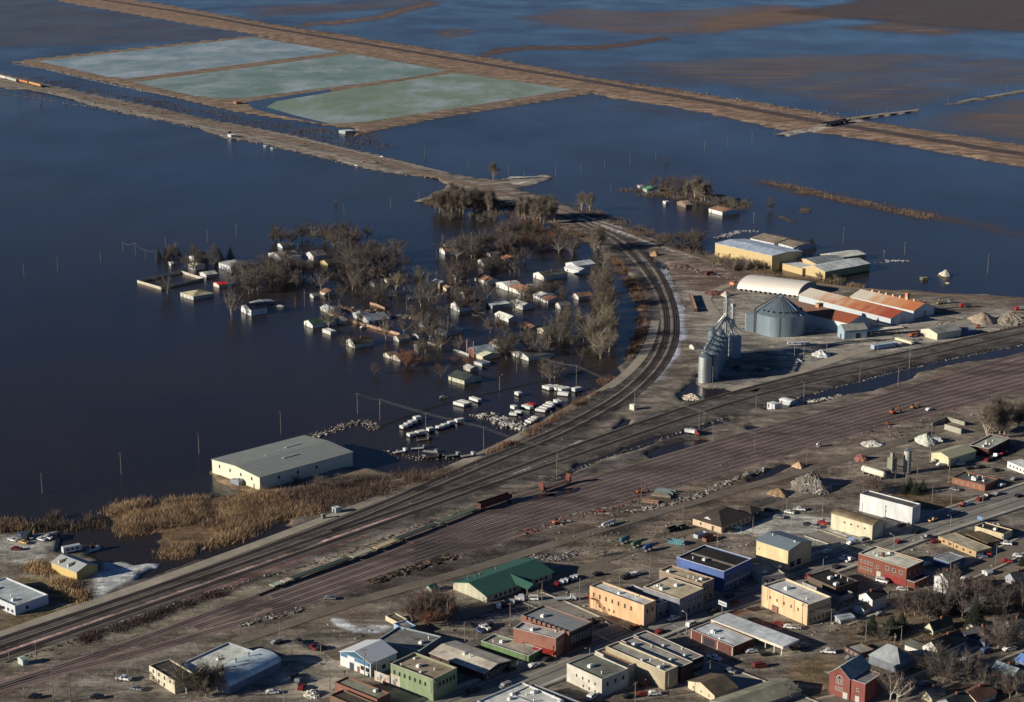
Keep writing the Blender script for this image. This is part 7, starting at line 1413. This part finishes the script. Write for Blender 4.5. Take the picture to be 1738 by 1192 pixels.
# ---------------------------------------------------------------- trees
def tree_meshes(seed, kind, ccol, tcol):
    r_ = random.Random(seed); tr = MB(); tw = []
    def twig(a_, b_, w_):
        d = (b_ - a_); u = d.cross(Vector((r_.uniform(-1, 1), r_.uniform(-1, 1), r_.uniform(-1, 1))))
        if u.length < 1e-4: return
        u.normalize(); u *= w_; tw.append((a_ - u, a_ + u, b_))
    def rv(d, ang):
        u = d.orthogonal().normalized(); u.rotate(Matrix.Rotation(r_.uniform(0, 6.28), 3, d)); q = d.copy(); q.rotate(Matrix.Rotation(ang, 3, u)); return q.normalized()
    if kind == 'spread': H, nl, la, ll = 10.0, 9, (.1, 1.05), (.5, .8)
    elif kind == 'tall': H, nl, la, ll = 10.0, 15, (.12, .5), (.42, .7)
    elif kind == 'bush': H, nl, la, ll = 10.0, 11, (.15, 1.0), (.6, .95)
    fork = .16 if kind == 'spread' else .12 if kind == 'tall' else .03
    top = Vector((r_.uniform(-.3, .3), r_.uniform(-.3, .3), H * fork)); base = Vector((0, 0, -1.2))
    tr.tube(base, top, .26 if kind != 'bush' else .12, .2, 6)
    if kind == 'tall':
        t2 = Vector((r_.uniform(-.6, .6), r_.uniform(-.6, .6), H * .82)); tr.tube(top, t2, .2, .06, 5)
    for i in range(nl):
        if kind == 'tall': st_ = base.lerp(t2, .12 + i / nl * .65)
        else: st_ = top.lerp(base, r_.uniform(0, .15))
        d = rv(Vector((0, 0, 1)), r_.uniform(*la)); L1 = H * r_.uniform(*ll) * (1 - .45 * i / nl if kind == 'tall' else 1); e = st_ + d * L1 * .5; d1 = rv(d, .25); d1.z += .15; d1.normalize(); e2 = e + d1 * L1 * .5
        tr.tube(st_, e, .13, .09, 4).tube(e, e2, .09, .03, 4)
        for j in range(12):
            q = r_.uniform(.1 if kind != 'tall' else .3, 1); p = st_.lerp(e, q * 2) if q < .5 else e.lerp(e2, q * 2 - 1); dd = rv(d1, r_.uniform(.3, 1.0)); l2 = H * r_.uniform(.12, .24) * (1.2 - .5 * q); pe = p + dd * l2
            tr.tube(p, pe, .045, .015, 3)
            for k in range(8):
                q2 = r_.uniform(.1, 1); p2 = p.lerp(pe, q2); d3 = rv(dd, r_.uniform(.2, .9)); l3 = H * r_.uniform(.05, .12); p3 = p2 + d3 * l3
                twig(p2, p3, .024)
                for m_ in range(6): p4 = p2.lerp(p3, r_.uniform(.2, 1)); twig(p4, p4 + rv(d3, r_.uniform(.2, .9)) * H * r_.uniform(.03, .08), .017)
    me = tr.mesh('trunk', mat(alb(tcol, .9), .9, .2))
    V_ = [tuple(p) for t in tw for p in t]; cm = npmesh('crown', V_, [(3 * i, 3 * i + 1, 3 * i + 2) for i in range(len(tw))], mat(alb(ccol, .9), .95, .2))
    return me, cm
def conifer_meshes(seed, col):
    r_ = random.Random(seed); tr = MB().tube((0, 0, -1), (0, 0, 9.6), .22, .04, 6); V_ = []; F_ = []
    for i in range(1500):
        z = 10 * (1 - math.sqrt(r_.random()) * .95); rad = (10 - z) * .30 * r_.uniform(.35, 1.05) * (1 + .25 * math.sin(z * 5)); a_ = r_.uniform(0, 6.28); c = Vector((rad * math.cos(a_), rad * math.sin(a_), z)); o = Vector((math.cos(a_), math.sin(a_), -.35)) * r_.uniform(.25, .6); s_ = Vector((-math.sin(a_), math.cos(a_), r_.uniform(-.4, .4))) * r_.uniform(.12, .3)
        n = len(V_); V_ += [tuple(c - s_), tuple(c + s_), tuple(c + o)]; F_.append((n, n + 1, n + 2))
    return tr.mesh('trunk', mat(alb((80, 66, 54), .9), .9, .2)), npmesh('crown', V_, F_, mat(col, .95, .3, 1.5))
VAR = {}
def var(kind, tone):
    k = (kind, tone)
    if k not in VAR:
        cc = {'grey': ((102, 96, 93), (150, 140, 130)), 'brown': ((108, 95, 88), (142, 126, 112)), 'olive': ((114, 105, 88), (160, 148, 126)), 'pale': ((130, 120, 107), (176, 160, 140)), 'red': ((142, 90, 68), (140, 104, 80)), 'dark': ((84, 76, 72), (120, 108, 98)), 'white': ((110, 92, 84), (200, 190, 176))}[tone]
        VAR[k] = [tree_meshes(hash_(k) + i, kind, *cc) for i in range(3 if kind != 'bush' else 2)]
    return VAR[k]
def hash_(k): return sum(ord(c) * (i + 3) for i, c in enumerate(str(k)))
NT = 0
PEND = []
def tree(px, py, hm, kind='spread', tone='grey', label=None, wide=1.0):
    g = T(px, py); PEND.append((hm / g[1], len(PEND), g, hm, kind, tone, label, wide, rnd.uniform(0, 6.28), rnd.choice(var(kind, tone)), (rnd.uniform(.9, 1.15), rnd.uniform(.9, 1.15))))
def plant_all(limit=296):
    global NT
    sp = sorted([p for p in PEND if p[4] == 'spread'], key=lambda p: -p[0]); far = set(p[1] for p in sp[limit:]); cv, cf, nv = [], [], 0
    nm_ = {'grey': 'grey', 'brown': 'brown', 'olive': 'olive-brown', 'pale': 'pale', 'red': 'reddish', 'dark': 'dark', 'white': 'white-barked'}
    for q, k, g, hm, kind, tone, label, wide, rz, v, (a_, b_) in PEND:
        s_ = hm / 10; sx, sy = s_ * wide * a_, s_ * wide * b_
        if k in far:                       # the ones past three hundred: one joint object
            cr = v[1]; n = len(cr.vertices); co = np.empty(n * 3, np.float32); cr.vertices.foreach_get('co', co); co = co.reshape(-1, 3, 3)[::2]; mid = co.mean(1, keepdims=True); co = (mid + (co - mid) * 1.35).reshape(-1, 3)
            tr = v[0]; m_ = len(tr.vertices); tc = np.empty(m_ * 3, np.float32); tr.vertices.foreach_get('co', tc); tc = tc.reshape(-1, 3); fs = [f for p in tr.polygons for f in ([(p.vertices[0], p.vertices[i], p.vertices[i + 1]) for i in range(1, len(p.vertices) - 1)])]
            for arr, tri in ((co, np.arange(len(co)).reshape(-1, 3)), (tc, np.array(fs))):
                x, y = arr[:, 0] * sx, arr[:, 1] * sy; c, s2 = math.cos(rz), math.sin(rz)
                cv.append(np.stack([x * c - y * s2 + g[0], x * s2 + y * c + g[1], arr[:, 2] * s_ + g[2]], 1)); cf.append(tri + nv); nv += len(arr)
            continue
        NT += 1
        r = root({'spread': 'bare_tree', 'tall': 'tall_bare_tree', 'bush': 'bare_shrub'}[kind], g, rz); r.scale = (sx, sy, s_)
        for n_, me in zip(('trunk', 'crown'), v): put(n_, me, r)
        tag(r, label or f"{nm_[tone]} {'bare shrub' if kind == 'bush' else 'tall bare tree' if kind == 'tall' else 'bare tree'}", 'shrub' if kind == 'bush' else 'tree', 'bare winter trees', None, auto=label is None)
    if cv:
        o = put('bare_thicket', npmesh('bare_thicket', np.concatenate(cv), np.concatenate(cf), mat(alb((104, 92, 82), .9), .95, .2)), None, 'stuff')
        o['label'] = 'smaller bare trees and saplings filling the flooded neighbourhood between the bigger trees'; o['category'] = 'vegetation'
def cluster(cx, cy, rx, ry, n, h0, h1, kind='spread', tones=('grey',), wide=1.0):
    if kind == 'spread': n = round(n * 1.2); h0 *= 1.3; h1 *= 1.35
    if kind == 'tall': h0 *= 1.25; h1 *= 1.3
    pts = []
    for _ in range(n * 12):
        if len(pts) >= n: break
        a_ = rnd.uniform(0, 6.28); q = math.sqrt(rnd.random()); x, y = cx + rx * q * math.cos(a_), cy + ry * q * math.sin(a_)
        if all(((x - u) / rx) ** 2 + ((y - v) / ry) ** 2 > .35 / n for u, v in pts): pts.append((x, y))
    for x, y in pts: tree(x, y, rnd.uniform(h0, h1), kind, rnd.choice(tones), wide=wide)
g3 = ('grey', 'brown', 'dark')
cluster(352, 452, 38, 12, 5, 7, 11, 'spread', g3); cluster(430, 482, 48, 20, 15, 9, 14, 'spread', g3); cluster(490, 470, 45, 22, 14, 9, 14, 'spread', g3)
cluster(500, 408, 50, 9, 8, 8, 13, 'spread', g3); cluster(600, 412, 55, 11, 12, 9, 14, 'spread', g3); cluster(640, 448, 62, 20, 24, 9, 14, 'spread', g3); cluster(590, 482, 60, 16, 12, 8, 12, 'spread', g3)
cluster(700, 500, 35, 18, 6, 9, 14, 'spread', ('brown', 'olive', 'grey')); cluster(805, 430, 66, 12, 22, 9, 14, 'spread', g3); cluster(770, 482, 26, 14, 6, 9, 14, 'spread', g3); cluster(890, 402, 55, 10, 12, 8, 11, 'spread', ('brown', 'dark')); cluster(950, 425, 40, 10, 9, 8, 11, 'spread', ('brown', 'grey'))
cluster(1024, 520, 10, 45, 14, 10, 14, 'spread', ('olive', 'brown')); cluster(1018, 590, 16, 25, 9, 10, 14, 'spread', ('olive', 'pale')); cluster(962, 570, 32, 22, 11, 8, 13, 'spread', ('grey', 'olive')); cluster(905, 600, 26, 16, 5, 8, 12, 'spread', g3); cluster(862, 600, 22, 14, 5, 8, 12, 'spread', g3); cluster(845, 562, 18, 10, 3, 7, 10, 'spread', g3); cluster(935, 640, 22, 12, 3, 7, 10, 'spread', g3)
cluster(795, 356, 62, 9, 24, 12, 16, 'tall', ('pale', 'brown', 'olive')); cluster(800, 350, 60, 10, 12, 5, 8, 'bush', ('brown', 'olive')); cluster(912, 378, 40, 9, 16, 13, 17, 'tall', ('pale', 'brown', 'olive')); cluster(905, 385, 40, 8, 8, 5, 8, 'bush', ('brown', 'red'))
cluster(1008, 425, 14, 8, 5, 13, 17, 'tall', ('pale', 'olive')); cluster(1145, 322, 40, 8, 7, 8, 12, 'spread', ('brown', 'grey')); cluster(1185, 338, 24, 8, 8, 12, 16, 'tall', ('pale', 'grey')); cluster(1245, 345, 34, 6, 9, 5, 8, 'bush', ('grey', 'olive')); cluster(1165, 415, 40, 10, 13, 6, 9, 'spread', ('grey',)); cluster(1262, 452, 56, 9, 30, 6, 10, 'bush', ('olive', 'pale', 'brown')); cluster(1390, 478, 60, 6, 12, 3, 6, 'bush', ('olive', 'brown')); cluster(1085, 395, 40, 8, 10, 3, 5, 'bush', ('brown',))
cluster(728, 1052, 40, 14, 11, 7, 10, 'spread', ('brown', 'red')); cluster(1690, 740, 24, 10, 9, 10, 15, 'tall', ('brown', 'pale')); cluster(1720, 715, 18, 12, 6, 7, 11, 'spread', ('dark', 'olive')); cluster(1640, 1035, 46, 18, 10, 8, 11, 'spread', g3); cluster(1605, 1152, 34, 16, 8, 7, 10, 'spread', g3); cluster(1720, 1045, 30, 14, 6, 7, 11, 'spread', g3); cluster(1700, 1100, 20, 10, 4, 7, 10, 'spread', g3); cluster(1560, 1045, 30, 14, 6, 7, 10, 'spread', ('dark', 'brown')); cluster(1700, 1180, 30, 10, 4, 6, 9, 'spread', g3)
cluster(345, 1178, 34, 8, 6, 7, 11, 'spread', ('olive', 'dark')); cluster(1490, 1080, 40, 14, 7, 4, 6, 'bush', ('olive', 'dark')); cluster(130, 175, 90, 8, 8, 3, 5, 'bush', ('brown',)); cluster(280, 190, 60, 6, 8, 3, 5, 'bush', ('brown',)); cluster(560, 820, 60, 10, 8, 4, 6, 'bush', ('brown', 'grey')); cluster(1478, 838, 14, 6, 3, 5, 7, 'spread', ('brown',))
for t_ in [(284,498,16,'spread','grey'),(393,535,19,'spread','grey'),(655,576,17,'spread','brown'),(636,636,8,'spread','grey'),(748,640,9,'spread','grey'),(588,592,9,'spread','grey'),(715,520,17,'spread','grey'),(722,620,9,'spread','olive'),(700,622,8,'spread','olive'),(838,306,19,'tall','olive'),(987,357,17,'tall','pale'),(1001,359,17,'tall','pale'),(1307,357,13,'spread','brown'),(1131,277,7,'spread','brown'),(1023,455,18,'spread','pale'),(1510,1188,13,'spread','white'),(1524,1192,12,'spread','white'),(988,610,8,'spread','brown'),(975,690,5,'bush','brown'),(772,616,5,'bush','red'),(790,618,5,'bush','red'),(570,345,5,'bush','brown'),(722,267,4,'bush','brown'),(1340,1185,6,'bush','grey'),(1013,945,4,'bush','grey'),(1028,943,4,'bush','grey'),(775,1000,5,'spread','brown'),(92,880,5,'bush','brown'),(150,885,5,'bush','brown')]:
    tree(*t_)
for a_ in [(722,560,56,20,8),(805,524,70,24,14),(925,505,46,20,8),(310,440,36,6,4),(575,548,50,12,4),(628,505,50,12,7),(860,455,50,14,7),(745,595,40,18,4)]: cluster(*a_, 6.5, 10, 'spread', ('grey', 'brown', 'grey', 'olive'))
cluster(805, 368, 70, 10, 16, 5, 8, 'bush', ('brown', 'grey', 'olive')); cluster(925, 402, 60, 12, 20, 5, 8, 'bush', ('brown', 'grey', 'red')); cluster(880, 420, 60, 10, 12, 7, 10, 'spread', ('grey', 'brown'))
tree(690, 622, 13, 'bush', 'red', 'big reddish round willow standing in the southern flood edge', 1.15)
plant_all()
cfm = [conifer_meshes(5, alb((36, 46, 36), .8)), conifer_meshes(6, alb((48, 56, 40), .8))]
for x, y, h_, wd in [(270,440,8,1.3),(281,438,9,1.2),(291,438,9,1.2),(303,436,8,1.3),(372,444,11,1.5),(391,441,11,1.2),(490,440,12,1.2),(1377,421,9,1.6),(1534,838,6,1.3),(1544,836,8,1.2),(1553,840,7,1.3),(1566,834,6,1.4),(1655,1066,12,1.4),(838,462,9,1.3),(1480,1075,7,1.8),(1512,1078,8,1.7),(1530,1068,7,1.6),(1735,960,5,1.5),(895,572,8,1.3)]:
    g = T(x, y); r = root('evergreen_tree', g, rnd.uniform(0, 6)); v = rnd.choice(cfm)
    for n_, me in zip(('trunk', 'crown'), v): put(n_, me, r)
    r.scale = (h_ / 10 * wd, h_ / 10 * wd, h_ / 10); tag(r, 'dark evergreen tree', 'tree', 'evergreen trees', None, auto=True)
# ---------------------------------------------------------------- brush and reeds (uncountable)
def brush(name, label, poly, n, h0, h1, cols_, seed, wb=.14, clump=2.0, lean=.25):
    rg = np.random.default_rng(seed); P = np.array(W2(poly, .5)); lo, hi = P.min(0), P.max(0); pts = np.zeros((0, 2))
    nc_ = max(30, n // 40)
    while len(pts) < nc_:
        q = rg.uniform(lo, hi, (nc_ * 4, 2)); k = (sdist(q[:, 0], q[:, 1], P) > 0) & (vnoise(q[:, 0], q[:, 1], 16, seed) + .6 * vnoise(q[:, 0], q[:, 1], 6, seed + 3) > (-.02 if name == 'marsh_reeds' else -.2)); pts = np.concatenate([pts, q[k]])[:nc_ * 2] if k.any() else pts
    c = pts[rg.integers(0, len(pts), n)]; ch = rg.uniform(h0, h1, len(pts)); idx = rg.integers(0, len(pts), n); c = pts[idx]
    xy = c + rg.normal(0, clump, (n, 2)); z = np.maximum(height(xy[:, 0], xy[:, 1]), -.2); hh = ch[idx] * rg.uniform(.5, 1.1, n)
    a_ = rg.uniform(0, 6.28, n); w_ = rg.uniform(.5, 1.3, n) * wb; tip = np.stack([xy[:, 0] + rg.normal(0, lean, n) * hh, xy[:, 1] + rg.normal(0, lean, n) * hh, z + hh], 1)
    d = np.stack([np.cos(a_) * w_, np.sin(a_) * w_], 1); V_ = np.empty((n, 3, 3)); V_[:, 0, :2] = xy - d; V_[:, 1, :2] = xy + d; V_[:, 0, 2] = V_[:, 1, 2] = z - .1; V_[:, 2] = tip
    me = npmesh(name, V_.reshape(-1, 3), np.arange(3 * n).reshape(-1, 3), None)
    for cc in cols_: me.materials.append(mat(alb(cc, .9), .95, .25))
    me.polygons.foreach_set('material_index', (idx % len(cols_)).astype(np.int32))
    o = put(name, me, None, 'stuff'); o['label'] = label; o['category'] = 'vegetation'
TAN, TAN2, BRN, BR2, OLV = (190, 158, 116), (160, 130, 96), (104, 89, 78), (126, 105, 87), (114, 101, 80)
brush('marsh_reeds', 'tall tan reed beds standing by the water at lower left', REED, 60000, .6, 3.6, [TAN, TAN2, BR2, TAN, TAN2, BRN], 1, .1, 2.4, .5)
brush('marsh_reeds', 'tan reeds at the left picture edge', REED2, 5000, 2, 3.5, [TAN2, BRN], 2)
brush('brushwood', 'brown brushwood between the big warehouse and the main tracks', [(440,842),(500,835),(600,812),(700,800),(760,795),(800,790),(760,805),(700,826),(640,842),(600,855),(560,872),(500,872),(450,858)], 20000, .6, 3.2, [BRN, BR2, (104, 84, 74), BRN], 3, .1, 3.0, .5)
brush('brushwood', 'drowned scrub at the lower left water edge', [(60,895),(80,878),(170,880),(178,895),(120,900)], 2500, 1.5, 3, [BRN, (80, 70, 62)], 4)
brush('brushwood', 'brown scrub between lagoons and north railway', [(40,125),(150,148),(260,168),(400,195),(470,208),(560,220),(620,222),(660,250),(600,250),(520,232),(440,216),(370,202),(260,178),(180,161),(70,138)], 9000, .8, 2.4, [BRN, (98, 84, 76)], 5, .25, 7, .5)
brush('brushwood', 'scrub lining the water side of the big curve', [(800,778),(850,758),(900,730),(960,694),(1008,662),(1040,636),(1065,606),(1078,580),(1086,550),(1082,515),(1068,485),(1050,460),(1030,435),(1044,436),(1066,460),(1084,485),(1094,515),(1097,550),(1086,585),(1068,612),(1042,642),(1012,666),(952,706),(902,737),(852,765)], 16000, 1, 2.8, [BRN, BR2, (128, 88, 62)], 6)
brush('brushwood', 'tawny scrub in front of the yellow warehouse', [(1200,434),(1216,432),(1310,462),(1400,478),(1460,480),(1462,488),(1400,484),(1320,474),(1250,455)], 12000, 1.5, 4, [BR2, OLV, TAN2], 7)
brush('brushwood', 'brown scrub along the outer track north-east of the curve', [(960,340),(1060,372),(1120,398),(1200,428),(1190,434),(1110,410),(1050,388),(960,352)], 7000, 1, 2.6, [BRN, BR2], 8)
brush('brushwood', 'low scrub around the far islet farm', [(1050,322),(1100,314),(1170,322),(1240,334),(1276,346),(1260,354),(1200,346),(1150,338),(1090,332)], 8000, 1, 3, [BRN, OLV], 9, .2, 3)
brush('brushwood', 'thin hedge line drowned across the right floodplain', [(1285,304),(1330,312),(1400,328),(1500,348),(1590,368),(1590,374),(1500,355),(1400,335),(1330,320)], 5000, 1, 3, [BR2, BRN], 10, .25, 3)
brush('brushwood', 'scrub on the wooded junction spit', [(715,342),(760,328),(850,340),(960,382),(1010,408),(990,410),(950,392),(900,380),(860,362),(800,358),(740,352)], 12000, 1, 3, [BRN, BR2, OLV], 11, .2, 3)
brush('tall_grass', 'tan grass ridge beside the yellow metal shed', [(48,962),(60,960),(100,978),(135,1000),(145,1018),(128,1022),(110,1000),(80,982)], 5000, 1, 2.4, [TAN, TAN2], 12)
brush('brushwood', 'scrub along the rear edge of the far levee', [(362,22),(450,39),(600,62),(880,107),(1000,130),(1310,177),(1435,200),(1738,246),(1738,252),(1435,206),(1310,183),(1000,136),(880,112),(600,68),(450,45)], 3500, .8, 2.6, [BR2, (104, 84, 68)], 13, .9, 14)
brush('brushwood', 'weeds along the reddish gravel at the lower left tracks', [(120,1090),(220,1058),(330,1020),(400,998),(396,1004),(330,1028),(220,1066),(125,1100)], 4000, .6, 1.6, [(90, 66, 60), (70, 60, 54)], 14)
brush('undergrowth', 'dry undergrowth in the lower right gardens', [(1440,1040),(1500,1040),(1600,1020),(1738,980),(1738,1080),(1640,1110),(1560,1090),(1480,1110),(1440,1080)], 7000, .3, 1.0, [(104, 86, 66), (92, 82, 62), (112, 88, 68)], 15)
# dust behind a vehicle at right
# ---------------------------------------------------------------- labels: say which one
def wordy(o, base):
    p = tuple(o.location); q = proj(p)
    best = min(LMS, key=lambda L: (L[0][0] - q[0]) ** 2 + ((L[0][1] - q[1]) * 1.6) ** 2)
    dx, dy = q[0] - best[0][0], q[1] - best[0][1]
    if abs(dy) * 1.2 > abs(dx): rel = 'behind' if dy < 0 else 'in front of'
    else: rel = 'left of' if dx < 0 else 'right of'
    return f"{base}, {rel} {best[2]}", (dx * dx + dy * dy) ** .5, rel, best[2]
from collections import defaultdict
grp = defaultdict(list)
for o, base in AUTO:
    s_, d_, rel, ph = wordy(o, base); grp[s_].append((d_, o))
NTH = ['nearest', 'second nearest', 'third nearest', 'fourth nearest', 'fifth nearest', 'sixth nearest', 'seventh nearest', 'eighth nearest', 'ninth nearest', 'tenth nearest', 'eleventh nearest', 'twelfth nearest']
for s_, L_ in grp.items():
    L_.sort(key=lambda t: t[0])
    for i, (d_, o) in enumerate(L_):
        lab = s_ if len(L_) == 1 else f"{s_}, {NTH[min(i, 11)]}" + (' group' if i > 11 else '')
        if len(L_) - 1 == i and i > 0: lab = f"{s_}, farthest"
        o['label'] = ' '.join(lab.split()[:16])
print('things', len(THINGS), 'trees', NT, 'auto', len(AUTO))
